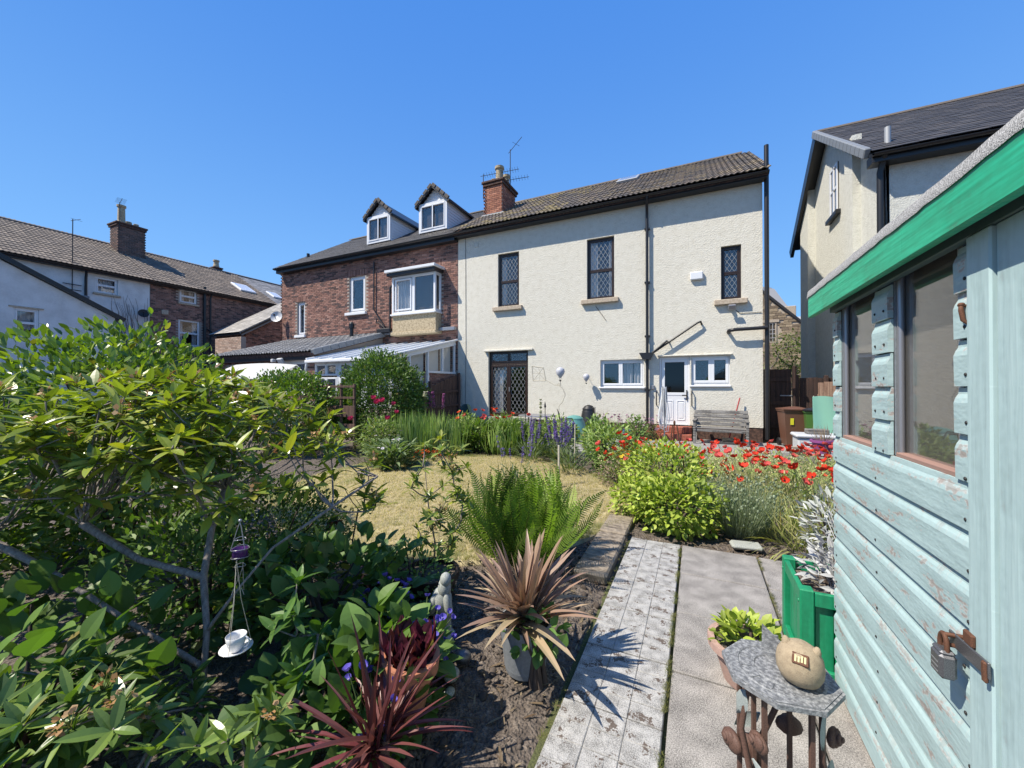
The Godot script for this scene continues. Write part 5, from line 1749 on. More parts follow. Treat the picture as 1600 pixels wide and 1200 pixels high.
	wpart(h, "turn_button", b, M.rust)
	# things on the sill inside: cobweb dust is left out, a dark bench with jars stands behind the panes
	b = B.new()
	b.span(Vector3(X + .06, 1.02, -2.37), Vector3(X + .5, 1.06, -.9), .004)
	wpart(h, "work_bench", b, M.shedinside)

# ---------------------------------------------------------------- things standing about
func sundial() -> void:
	var t := thing("sundial", "octagonal lead-grey sundial plate on brown cast-iron rose pedestal by the shed", "sundial", Vector3(.205, 0, -1.29), .2)
	var b := B.new()
	var oct := []
	for k in 8: oct.append(Vector2(cos(PI / 8 + k * PI / 4), sin(PI / 8 + k * PI / 4)) * .140)
	b.prism(oct, Vector3(0, .705, 0), Vector3.RIGHT, Vector3.BACK, Vector3(0, .012, 0))
	var oc2 := []
	for p in oct: oc2.append(p * .95)
	b.prism(oc2, Vector3(0, .717, 0), Vector3.RIGHT, Vector3.BACK, Vector3(0, .003, 0))
	b.lathe([Vector2(.105, .720), Vector2(.103, .7225), Vector2(.098, .7225), Vector2(.096, .7205)], 40)
	b.lathe([Vector2(.065, .720), Vector2(.063, .7228), Vector2(.059, .7228), Vector2(.057, .7205)], 32)
	for k in 12:
		var a := k * TAU / 12
		b.bar(Vector3(cos(a) * .069, .7205, sin(a) * .069), Vector3(cos(a) * .093, .7205, sin(a) * .093), .003, .003)
	part(t, "dial_plate", b, M.sundial)
	b = B.new()
	var gx := Vector3(cos(-.2), 0, sin(-.2))
	b.prism([Vector2(-.02, 0), Vector2(.085, 0), Vector2(.085, .012), Vector2(-.02, .085)], Vector3(.0, .72, -.055) - Vector3(0, 0, .003), Vector3(.85, 0, .52), Vector3.UP, Vector3(-.003, 0, .005))
	for k in 4: b.tube([Vector3(.012 + k * .014, .724 + .06 - k * .013, -.052 + k * .009), Vector3(.016 + k * .014, .73, -.043 + k * .006)], [.006, .004], 6)
	part(t, "gnomon", b, M.sundial)
	# pedestal: three leaves of cast roses round a stem
	b = B.new()
	b.lathe([Vector2(.17, 0), Vector2(.17, .02), Vector2(.12, .04), Vector2(.05, .06), Vector2(.0, .07)], 20)
	b.lathe([Vector2(.02, .66), Vector2(.11, .70), Vector2(.11, .705), Vector2(0, .705)], 16)
	part(t, "foot_and_collar", b, M.castbrown)
	for s in 3:
		var a := s * TAU / 3 + 2.75
		var d := Vector3(cos(a), 0, sin(a))
		var e := Vector3(-sin(a), 0, cos(a))
		b = B.new()
		for q in [-.045, .045]:
			b.bar(d * .085 + e * q + Vector3(0, .02, 0), d * .085 + e * q + Vector3(0, .70, 0), .014, .010, Vector3.RIGHT)
		b.tube([d * .09 + e * .06 + Vector3(0, .05, 0), d * .1 + e * .02 + Vector3(0, .25, 0), d * .1 - e * .04 + Vector3(0, .4, 0), d * .1 + e * .02 + Vector3(0, .56, 0), d * .095 + Vector3(0, .68, 0)], [.011, .01, .009, .008, .006], 7)
		var pn := part(t, "rose_panel", b, M.castbrown)
		for q in [[.05, .50, .036], [-.055, .40, .046], [.045, .27, .05], [-.04, .14, .05], [-.05, .58, .03]]:
			b = B.new()
			for k in 4:
				var rr: float = q[2] * (1.0 - k * .23)
				var off := d * (.008 + k * .007) + e * rf(-.004, .004)
				b.ball(d * .098 + e * q[0] + Vector3(0, q[1] + k * q[2] * .1, 0) + off, Vector3(rr, rr * .8, rr * .45), 9, 6, Basis.looking_at(d, Vector3.UP, true) * Basis(Vector3.BACK, k * .9))
			part(pn, "cast_rose", b, M.castbrown)
		for q in [[.1, .34, .8], [-.1, .24, -.6], [.085, .12, .5], [-.095, .5, -.9], [.03, .63, .3]]:
			b = B.new()
			b.grid(4, 2, func(u, w): return Vector3((w - .5) * .045 * sin(u * PI), u * .09, .006 * sin(w * PI)), Vector3.BACK)
			part(pn, "cast_leaf", b, M.castgreen, Transform3D(Basis(e, Vector3.UP, d) * Basis(Vector3.BACK, q[2]), d * .1 + e * q[0] + Vector3(0, q[1] - .04, 0)))
	# round stone ornament with little ears
	var n := thing("stone_ornament", "round sandstone ornament with two small ears and inset gauge on the sundial", "ornament", Vector3(.247, .7225, -1.262), -.25)
	n.scale = Vector3.ONE * .84
	b = B.new()
	b.lathe([Vector2(0, 0), Vector2(.035, .001), Vector2(.052, .012), Vector2(.062, .034), Vector2(.064, .058), Vector2(.06, .082), Vector2(.048, .104), Vector2(.028, .117), Vector2(0, .121)], 26, Vector3.ZERO, true)
	part(n, "body", b, M.sandstone)
	for q in [[-.034, .108, .3], [.04, .104, -.3]]:
		b = B.new()
		b.lathe([Vector2(.014, 0), Vector2(.012, .008), Vector2(.006, .018), Vector2(0, .021)], 8, Vector3.ZERO, true)
		part(n, "ear", b, M.sandstone, Transform3D(Basis(Vector3.BACK, q[2]), Vector3(q[0], q[1], .0)))
	b = B.new()
	b.box(Vector3.ZERO, Vector3(.042, .032, .01), .002)
	var gt := part(n, "gauge_frame", b, M.rust, Transform3D(Basis(Vector3.RIGHT, -.72), Vector3(.004, .094, .048)))
	b = B.new()
	for k in 4: b.box(Vector3(-.012 + k * .008, rf(-.002, .002), .0055), Vector3(.005, .018, .001))
	part(gt, "gauge_scale", b, mat("gauge", K(.42, .40, .18), .4))

func pot_profile(r0: float, r1: float, h: float, rim: float) -> Array:
	return [Vector2(0, 0), Vector2(r0, 0), Vector2(lerpf(r0, r1, .85), h * .8), Vector2(r1 + rim * .3, h * .8), Vector2(r1 + rim, h * .82), Vector2(r1 + rim, h), Vector2(r1 - .012, h), Vector2(r1 * .92, h * .86), Vector2(0, h * .86)]

func pot(called: String, label: String, at: Vector3, r0: float, r1: float, h: float, mt: String, rim := .012, seg := 26) -> Node3D:
	var t := thing(called, label, "plant pot", at)
	var b := B.new()
	var pr := pot_profile(r0, r1, h, rim)
	b.lathe(pr.slice(0, 8), seg)
	part(t, "pot", b, M[mt])
	b = B.new()
	b.lathe([Vector2(r1 * .93, h * .87), Vector2(r1 * .5, h * .9), Vector2(0, h * .89)], seg)
	part(t, "compost", b, M.soil)
	return t

func planter_box() -> void:
	var x0 := .478
	var z1 := -2.43
	var t := thing("green_planter", "square green timber planter box standing behind the shed corner", "planter", Vector3(x0 + .23, 0, z1 - .23))
	var s := .46
	for q in [[-1, -1], [1, -1], [1, 1], [-1, 1]]:
		var b := B.new()
		b.box(Vector3(q[0] * (s * .5 - .03), .235, q[1] * (s * .5 - .03)), Vector3(.062, .47, .062), .006)
		part(t, "corner_post", b, M.planter)
	for k in 4:
		var bs := Basis(Vector3.UP, k * PI / 2)
		for y in [.425, .04]:
			var b := B.new()
			b.box(bs * Vector3(0, y, s * .5 - .016), Vector3(s - .124, .07, .024), .004, bs)
			part(t, "rail", b, M.planter)
		for i in 4:
			var b := B.new()
			b.box(bs * Vector3(-.124 + i * .083, .23, s * .5 - .034), Vector3(.079, .33, .014), .004, bs)
			part(t, "board", b, M.planter)
	var b := B.new()
	b.box(Vector3(0, .38, 0), Vector3(s - .09, .05, s - .09))
	part(t, "compost", b, M.soil)
	for q in [[-.2, -.2], [-.2, .2]]:
		b = B.new()
		b.lathe([Vector2(.01, 0), Vector2(.009, .004), Vector2(0, .006)], 8)
		part(t, "screw_cap", b, M.planter, Transform3D(Basis(Vector3.BACK, PI / 2), Vector3(-s * .5 + .0, .40, q[1])))

func bench() -> void:
	var t := thing("garden_bench", "weathered grey slatted wooden bench against the cream wall", "bench", Vector3(.58, 0, -11.55), -.06)
	for k in 4:
		var b := B.new()
		b.box(Vector3(0, .5 + k * .105, -.24 - k * .025), Vector3(1.3 - (.06 if k == 3 else 0.0), .095, .022), .006, Basis(Vector3.RIGHT, -.22))
		part(t, "back_slat", b, M.weathered)
	for k in 4:
		var b := B.new()
		b.box(Vector3(0, .42, -.17 + k * .12), Vector3(1.28, .025, .105), .006)
		part(t, "seat_slat", b, M.weathered)
	for x in [-.6, .6]:
		var b := B.new()
		b.box(Vector3(x, .3, .24), Vector3(.065, .6, .065), .006)
		part(t, "leg", b, M.weathered)
		b = B.new()
		b.bar(Vector3(x, 0, -.2), Vector3(x, .86, -.35), .065, .065)
		part(t, "leg", b, M.weathered)
		b = B.new()
		b.box(Vector3(x, .61, .0), Vector3(.09, .035, .6), .008)
		part(t, "arm_rest", b, M.weathered)
		b = B.new()
		b.box(Vector3(x, .37, .0), Vector3(.05, .07, .46), .004)
		part(t, "side_rail", b, M.weathered)
	var b := B.new()
	b.box(Vector3(0, .36, .22), Vector3(1.16, .07, .03), .004)
	part(t, "front_rail", b, M.weathered)
	var s := thing("red_broom", "red handled broom leaning on the cream wall behind the bench", "broom", Vector3(.98, 0, -12.2))
	b = B.new()
	b.tube([Vector3(-.18, .02, .12), Vector3(.1, 1.2, .03)], [.017], 8)
	part(s, "handle", b, mat("redpaint", K(.40, .05, .05), .5))
	b = B.new()
	b.box(Vector3(-.18, .06, .12), Vector3(.3, .1, .06), .01)
	part(s, "head", b, M.sill)

func bits() -> void:
	# folded rotary airer by the back door
	var t := thing("rotary_airer", "folded rotary washing line with hanging white cords before the back door", "washing line", Vector3(-.78, 0, -11.45))
	var b := B.new()
	b.tube([Vector3(0, 0, 0), Vector3(0, 1.45, 0)], [.022], 8)
	part(t, "pole", b, M.cap)
	for k in 4:
		var a := k * TAU / 4 + .5
		b = B.new()
		b.tube([Vector3(0, .55, 0), Vector3(cos(a) * .05, .9, sin(a) * .05), Vector3(cos(a) * .07, 1.5, sin(a) * .07)], [.012], 6)
		part(t, "arm", b, M.cap)
	b = B.new()
	for k in 16:
		var a := k * TAU / 16 + rf(-.1, .1)
		var r := rf(.08, .2)
		var bot := rf(.28, .5)
		b.tube([Vector3(cos(a) * .06, 1.48, sin(a) * .06), Vector3(cos(a) * r * .55, 1.1, sin(a) * r * .5), Vector3(cos(a) * r, .65, sin(a) * r * .8), Vector3(cos(a) * r * .7, bot, sin(a) * r * .6), Vector3(0, bot - .04, 0)], [.007], 4)
	part(t, "cords", b, mat("cord", K(.72, .74, .75), .6))
	# covered teal and black domes
	for q in [["teal_cone", "pale teal dome-shaped garden cover on the patio", Vector3(-3.15, 0, -10.9), .40, .62, "teal"], ["black_cone", "black domed water butt behind the teal dome", Vector3(-2.95, 0, -11.75), .30, .86, "blackplastic"]]:
		var c := thing(q[0], q[1], "garden dome", q[2])
		b = B.new()
		var r: float = q[3]
		var hh: float = q[4]
		b.lathe([Vector2(r * .98, 0), Vector2(r, .02), Vector2(r * .96, hh * .3), Vector2(r * .95, hh * .32), Vector2(r * .84, hh * .55), Vector2(r * .66, hh * .86), Vector2(r * .6, hh * .93)], 24)
		part(c, "body", b, M[q[5]])
		b = B.new()
		b.lathe([Vector2(r * .64, hh * .92), Vector2(r * .62, hh * .97), Vector2(r * .4, hh * 1.06), Vector2(r * .1, hh * 1.1), Vector2(0, hh * 1.1)], 20)
		part(c, "lid", b, M[q[5]])
		b = B.new()
		b.box(Vector3(.0, hh * .18, r * .98), Vector3(r * .5, hh * .2, .03), .01)
		part(c, "hatch", b, M.blackplastic)
	# kite wind vane with balloons
	var k := thing("kite_ornament", "rusty wire kite on a curling stem before the cream wall", "ornament", Vector3(-3.75, 0, -11.3))
	b = B.new()
	b.tube([Vector3(0, 0, 0), Vector3(0, .9, 0)], [.012], 6)
	part(k, "pole", b, M.cane)
	b = B.new()
	b.tube([Vector3(0, .9, 0), Vector3(.12, 1.05, 0), Vector3(.2, 1.25, 0), Vector3(.12, 1.45, 0), Vector3(.02, 1.52, 0), Vector3(-.05, 1.56, 0), Vector3(.0, 1.6, 0), Vector3(.05, 1.55, 0), Vector3(-.1, 1.53, 0), Vector3(-.42, 1.7, 0)], [.012], 5)
	part(k, "tail", b, M.cane)
	b = B.new()
	var cs := [Vector3(-.42, 1.68, 0), Vector3(-.84, 1.68, 0), Vector3(-.88, 2.14, 0), Vector3(-.5, 2.08, 0)]
	for i in 4: b.tube([cs[i], cs[(i + 1) % 4]], [.016], 5)
	for i in 2: b.tube([cs[i], cs[i + 2]], [.008], 5)
	for i in 4: b.tube([(cs[i] + cs[(i + 1) % 4]) * .5, (cs[i] + cs[(i + 2) % 4]) * .5 + Vector3(.05, .05, 0)], [.007], 4)
	part(k, "kite_frame", b, M.cane)
	for q in [[Vector3(-3.72, 1.95, -11.35), .135, "larger grey ribbed balloon ornament above the kite stem"], [Vector3(-3.1, 1.8, -12.05), .10, "smaller grey ribbed balloon ornament fixed on the cream wall"]]:
		var g := thing("balloon_ornament", q[2], "ornament", q[0])
		b = B.new()
		b.lathe([Vector2(0, -q[1] * 1.5), Vector2(q[1] * .3, -q[1] * 1.25), Vector2(q[1] * .75, -q[1] * .65), Vector2(q[1], 0), Vector2(q[1] * .85, q[1] * .6), Vector2(q[1] * .45, q[1] * .95), Vector2(0, q[1] * 1.05)], 32, Vector3.ZERO, true, 8, .06)
		part(g, "envelope", b, mat("balloon", K(.42, .43, .48), .5))
		b = B.new()
		b.box(Vector3(0, -q[1] * 2.0, 0), Vector3(q[1] * .4, q[1] * .4, q[1] * .4), .01)
		for s in [-1, 1]: b.tube([Vector3(s * q[1] * .15, -q[1] * 1.8, 0), Vector3(s * q[1] * .3, -q[1] * 1.1, 0)], [.004], 4)
		part(g, "basket", b, M.iron)
		b = B.new()
		if q[1] > .12: b.tube([Vector3(0, -.3, 0), Vector3(.02, -.42, 0), Vector3(-.02, -.43, .02)], [.006], 5)
		else: b.tube([Vector3(0, 0, -.08), Vector3(0, 0, -.24)], [.006], 5)
		part(g, "wire", b, M.iron)
	# patio table and chairs
	var tb := thing("patio_table", "round metal patio table half hidden by the flowers", "table", Vector3(-3.9, 0, -9.9))
	b = B.new()
	b.lathe([Vector2(0, .70), Vector2(.5, .70), Vector2(.52, .715), Vector2(.5, .73), Vector2(0, .73)], 28)
	part(tb, "table_top", b, M.cap)
	for i in 4:
		var a := i * PI / 2 + .4
		b = B.new()
		b.tube([Vector3(cos(a) * .4, 0, sin(a) * .4), Vector3(cos(a) * .32, .7, sin(a) * .32)], [.016], 6)
		part(tb, "leg", b, M.iron)
	for q in [[Vector3(-3.05, 0, -10.0), 1.9, "iron", "dark metal folding garden chair beside the round table"], [Vector3(-6.9, 0, -10.9), .2, "teal_dark", "dark green plastic garden chair against the shaded wall"]]:
		if q[2] == "teal_dark": mat("teal_dark", K(.01, .035, .032), .4)
		var c := thing("garden_chair", q[3], "chair", q[0], q[1])
		b = B.new()
		b.grid(6, 4, func(u, w): return Vector3((u - .5) * .46, .44 - .015 * sin(u * PI), (w - .5) * .44), Vector3.UP)
		b.box(Vector3(0, .43, 0), Vector3(.46, .02, .44), .006)
		part(c, "seat", b, M[q[2]])
		b = B.new()
		b.grid(8, 5, func(u, w): return Vector3((u - .5) * .48 * (1.0 - .25 * w * w), .46 + w * .46 - .1 * w * pow(absf(u - .5) * 2, 3), -.21 - w * .1 + .05 * pow(absf(u - .5) * 2, 2)), Vector3.BACK)
		part(c, "backrest", b, M[q[2]])
		for x in [-.2, .2]:
			for z in [-.2, .2]:
				b = B.new()
				b.tube([Vector3(x * 1.1, 0, z * 1.15), Vector3(x, .43, z)], [.016], 6)
				part(c, "leg", b, M[q[2]])
			b = B.new()
			b.tube([Vector3(x * 1.1, .62, -.22), Vector3(x * 1.2, .64, .1), Vector3(x * 1.1, .43, .18)], [.016], 6)
			part(c, "arm_rest", b, M[q[2]])
	# canes
	var ci := 0
	for q in [[Vector3(-1.86, 0, -5.6), .62, .014, "pale square stake standing behind the fern"], [Vector3(-2.05, 0, -7.1), .8, .011, "slim bamboo cane at the lawn's right edge"], [Vector3(-2.45, 0, -10.4), .95, .013, "dark thin post standing on the patio before the plinth"]]:
		b = B.new()
		if ci == 0: b.box(Vector3(0, q[1] * .5, 0), Vector3(.026, q[1], .026), .003)
		else: b.tube([Vector3.ZERO, Vector3(.01, q[1], 0)], [q[2]], 7)
		one("garden_stake", q[3], "stake", b, M.cane if ci < 2 else M.weathered, Transform3D(Basis(Vector3.FORWARD, rf(-.02, .02)), q[0]))
		ci += 1
	# rusty obelisk poles in the yellow-green bush
	var ob := thing("rusty_obelisk", "rusty metal obelisk frame rising out of the yellow-green bush", "plant support", Vector3(-.25, 0, -5.45))
	for i in 3:
		var a := i * TAU / 3 + .3
		b = B.new()
		b.tube([Vector3(cos(a) * .2, 0, sin(a) * .2), Vector3(cos(a) * .03, 1.0, sin(a) * .03)], [.008], 6)
		part(ob, "rod", b, M.rust)
	b = B.new()
	b.ball(Vector3(0, 1.03, 0), Vector3(.015, .035, .015), 8, 6)
	part(ob, "finial", b, M.rust)
	# shepherd-crook style ornaments
	for q in [[Vector3(-3.95, 0, -9.2), "spear-topped iron garden spike left of the patio table"], [Vector3(-3.45, 0, -9.3), "spear-topped iron garden spike right of the patio table"]]:
		var g := thing("iron_spike", q[1], "plant support", q[0])
		b = B.new()
		b.tube([Vector3.ZERO, Vector3(0, .95, 0)], [.01], 6)
		part(g, "rod", b, M.iron)
		b = B.new()
		b.lathe([Vector2(.008, .95), Vector2(.03, .99), Vector2(.022, 1.04), Vector2(0, 1.13)], 8)
		part(g, "spear_head", b, M.iron)
	# awning of a swing seat beside the extension
	var aw := thing("swing_seat_canopy", "white sloping fabric canopy of a garden swing seat by the extension", "canopy", Vector3(-12.0, 0, -7.5), .45)
	b = B.new()
	b.grid(8, 8, func(u, w): return Vector3((u - .5) * 1.9, 2.18 - .5 * w + .05 * sin(u * PI), (w - .2) * 1.5), Vector3.UP)
	part(aw, "canopy_front", b, M.awning)
	b = B.new()
	b.grid(8, 4, func(u, w): return Vector3((u - .5) * 1.9, 2.18 - .35 * w + .05 * sin(u * PI), -.3 - w * .6), Vector3.UP)
	part(aw, "canopy_back", b, M.awning)
	for x in [-.9, .9]:
		b = B.new()
		b.tube([Vector3(x, 0, .7), Vector3(x, 2.15, -.3), Vector3(x, 0, -1.0)], [.025], 8)
		part(aw, "leg", b, M.cap)
	# hanging cup and saucer and glass lantern in the rhododendron
	var cu := thing("hanging_teacup", "white china cup and saucer hanging on cords in the rhododendron", "teacup", Vector3(-1.79, .36, -1.02))
	cu.scale = Vector3(.85, 1.0, .85)
	b = B.new()
	b.lathe([Vector2(.0, .005), Vector2(.022, .005), Vector2(.03, .015), Vector2(.043, .05), Vector2(.046, .072), Vector2(.0445, .073), Vector2(.041, .05), Vector2(.027, .016), Vector2(0, .012)], 24, Vector3.ZERO, true)
	part(cu, "cup", b, M.china)
	b = B.new()
	b.lathe([Vector2(0, 0), Vector2(.03, 0), Vector2(.062, .012), Vector2(.073, .02), Vector2(.072, .022), Vector2(.058, .015), Vector2(.028, .005), Vector2(0, .004)], 28, Vector3.ZERO, true)
	part(cu, "saucer", b, M.china)
	b = B.new()
	var hp := []
	for i in 9:
		var a := -PI / 2 + PI * i / 8.0
		hp.append(Vector3(.04 + .026 * cos(a), .045 + .022 * sin(a), 0))
	b.tube(hp, [.004], 6)
	part(cu, "handle", b, M.china, Transform3D(Basis(Vector3.UP, .45), Vector3.ZERO))
	b = B.new()
	for i in 3:
		var a := i * TAU / 3 + 1.0
		b.tube([Vector3(cos(a) * .066, .016, sin(a) * .066), Vector3(cos(a) * .02, .22, sin(a) * .02), Vector3(0, .40, 0)], [.0013], 4)
	part(cu, "cord", b, M.cane)
	var la := thing("hanging_lantern", "purple glass tealight holder bound with wire rings above the cup", "lantern", Vector3(-1.80, .75, -1.04))
	b = B.new()
	b.lathe([Vector2(0, 0), Vector2(.022, .002), Vector2(.03, .014), Vector2(.029, .036), Vector2(.031, .044), Vector2(.027, .043), Vector2(.025, .015), Vector2(0, .008)], 20, Vector3.ZERO, true)
	part(la, "glass_cup", b, mat("violet", K(.05, .012, .09), .08))
	for q in [[.01, .033], [.045, .034], [-.03, .02], [.085, .022]]:
		b = B.new()
		var rp := []
		for i in 17: rp.append(Vector3(cos(i * TAU / 16) * q[1], q[0] + .003 * sin(i * .8), sin(i * TAU / 16) * q[1]))
		b.tube(rp, [.0016], 5, false)
		part(la, "wire_ring", b, M.cap)
	b = B.new()
	for i in 3:
		var a := i * TAU / 3
		b.tube([Vector3(cos(a) * .033, .045, sin(a) * .033), Vector3(cos(a) * .01, .13, sin(a) * .01), Vector3(0, .16, 0)], [.0018], 4)
		b.tube([Vector3(cos(a) * .02, -.03, sin(a) * .02), Vector3(cos(a + 1) * .012, -.09, sin(a + 1) * .012), Vector3(cos(a) * .03, -.15, sin(a) * .03)], [.0012], 4)
	b.ball(Vector3(0, .165, 0), Vector3(.008, .008, .008), 8, 6)
	part(la, "hanger", b, M.cap)
	# little statue and stones near the pots
	var st := thing("stone_figurine", "small pale crouching stone figurine among the pots", "statue", Vector3(-1.37, 0, -1.93), .3)
	b = B.new()
	b.lathe([Vector2(.075, 0), Vector2(.08, .03), Vector2(.06, .05), Vector2(.055, .16), Vector2(0, .18)], 12)
	b.ball(Vector3(0, .23, 0), Vector3(.062, .085, .058), 14, 10)
	b.ball(Vector3(.02, .31, .01), Vector3(.04, .06, .042), 12, 8)
	b.ball(Vector3(.03, .365, .02), Vector3(.033, .04, .035), 12, 8)
	b.ball(Vector3(-.045, .215, .03), Vector3(.028, .065, .03), 10, 8, Basis(Vector3.BACK, -.25))
	b.ball(Vector3(.05, .22, .035), Vector3(.025, .075, .028), 10, 8, Basis(Vector3.BACK, .2))
	part(st, "body", b, M.statue)
	for q in [[Vector3(-1.16, .02, -1.83), .05, "M", "dark grey rounded stone beside the grey pot"], [Vector3(-1.13, .03, -1.68), .045, "S", "pale spiral fossil stone on the soil by the pot"], [Vector3(-1.09, .01, -1.6), .03, "S", "small white shell-like stone on the soil"]]:
		b = B.new()
		b.ball(Vector3.ZERO, Vector3(q[1], q[1] * .7, q[1] * .8), 12, 8)
		var s := one("garden_stone", q[3], "stone", b, M.steel if q[2] == "M" else M.statue, Transform3D(Basis(Vector3.UP, rf(0, 3)), q[0]))

# ---------------------------------------------------------------- plants
# a leaf along +z, face up, folded along its rib, drooping to its tip
func leaf(l: float, w: float, fold: float, droop: float, k := 4, q := Color.WHITE, sharp := .9) -> ArrayMesh:
	var b := B.new()
	b.col = q
	var p := func(t: float, s: float) -> Vector3:
		var wd := w * .5 * pow(sin(PI * pow(clampf(t, 0.0, 1.0), sharp)), .8) if t < 1.0 else 0.0
		return Vector3(s * wd * cos(fold), wd * absf(s) * sin(fold) - droop * l * t * t, l * t)
	for i in k:
		var t0 := float(i) / k
		var t1 := float(i + 1) / k
		for s in [-1.0, 1.0]:
			var a: Vector3 = p.call(t0, 0.0)
			var c: Vector3 = p.call(t1, 0.0)
			var d: Vector3 = p.call(t1, s)
			var e: Vector3 = p.call(t0, s)
			var g := (c - a).cross(d - a if i == 0 else e - a).normalized()
			if g.y < 0: g = -g
			if i > 0: b.tri(a, e, d, g, g, g)
			if i < k - 1 or true: b.tri(a, d, c, g, g, g)
	return b.mesh()

func aim(d: Vector3, up: Vector3, s: float) -> Basis:
	if absf(d.normalized().dot(up.normalized())) > .98: up = Vector3(up.y, up.z, up.x)
	return Basis.looking_at(d, up, true).scaled_local(Vector3(rf(.8, 1.15), rf(.5, 1.7), 1.0) * s)

func pick(cols: Array, lo := .8, hi := 1.2) -> Color:
	var c: Color = cols[R.randi() % cols.size()]
	if R.randf() < .02: c = K(.30, .23, .06)
	return c.lerp(cols[R.randi() % cols.size()], R.randf()) * rf(lo, hi)

# near leaves as single parts (shared, tinted meshes), the rest as one mass
func foliage(t: Node3D, called: String, shape: Callable, mt: String, xs: Array, cols: Array, singles: int) -> void:
	var eye := Vector3(0, 1.5, 0) - t.position
	var order := range(xs.size())
	if singles > 0:
		order.sort_custom(func(a, b): return xs[a].origin.distance_squared_to(eye) < xs[b].origin.distance_squared_to(eye))
		var tints := []
		for k in 6: tints.append(shape.call(pick(cols)))
		for k in mini(singles, order.size()):
			part(t, called, tints[R.randi() % 6], M[mt], xs[order[k]])
	var rest := []
	var cs := []
	for k in range(mini(singles, order.size()), order.size()):
		rest.append(xs[order[k]]); cs.append(pick(cols))
	if rest.size(): multi(t, "foliage", shape.call(Color.WHITE), M[mt], rest, cs)

# branches that reach from a root skeleton to every target; returns the tips' directions
func limbs(t: Node3D, called: String, skeleton: Array, targets: Array, thin: float, mt: Material, grow := .46, long := 0) -> Array:
	var pos := []
	var par := []
	for line in skeleton:
		var last: int = line[0]
		for k in range(1, line.size()):
			pos.append(line[k]); par.append(last)
			last = pos.size() - 1
	var root: Vector3 = pos[0]
	targets.sort_custom(func(a, b): return a.distance_squared_to(root) < b.distance_squared_to(root))
	var dirs := []
	var first := pos.size()
	if long > 0:
		var pickd := []
		for k in long: pickd.append(targets.pop_at(R.randi() % targets.size()))
		targets = pickd + targets
	var done := 0
	for g in targets:
		var best := 0
		var bd := 1e9
		done += 1
		for i in (first if done <= long else pos.size()):
			var q: Vector3 = pos[i]
			var d: float = q.distance_to(g) + maxf(0.0, q.y - g.y) * 1.2
			if d < bd: bd = d; best = i
		var a: Vector3 = pos[best]
		var n := clampi(int(bd / .12) + 1, 1, 8)
		var sag := Vector3(rf(-.12, .12), -.12, rf(-.12, .12)) * bd
		var last := best
		for k in range(1, n + 1):
			var u := float(k) / n
			pos.append(a.lerp(g, u) + sag * 4.0 * u * (1 - u) * (0.7 if n > 1 else 0.0) + (Vector3(rf(-1, 1), rf(-1, 1), rf(-1, 1)) * .013 if k < n else Vector3.ZERO))
			par.append(last)
			last = pos.size() - 1
		dirs.append([g, (g - (pos[par[last]] as Vector3)).normalized()])
	var cnt := []
	cnt.resize(pos.size()); cnt.fill(1.0)
	for i in range(pos.size() - 1, 0, -1):
		if par[i] >= 0: cnt[par[i]] += cnt[i] * .55
	var b := B.new()
	for i in pos.size():
		if par[i] < 0: continue
		var r0: float = thin * pow(cnt[par[i]], grow)
		var r1: float = thin * pow(cnt[i], grow)
		var big := r0 > thin * 3.0
		b.tube([pos[par[i]], pos[i]], [minf(r0, r1 * 1.25), r1], 7 if big else 4, false)
	part(t, called, b, mt)
	return dirs

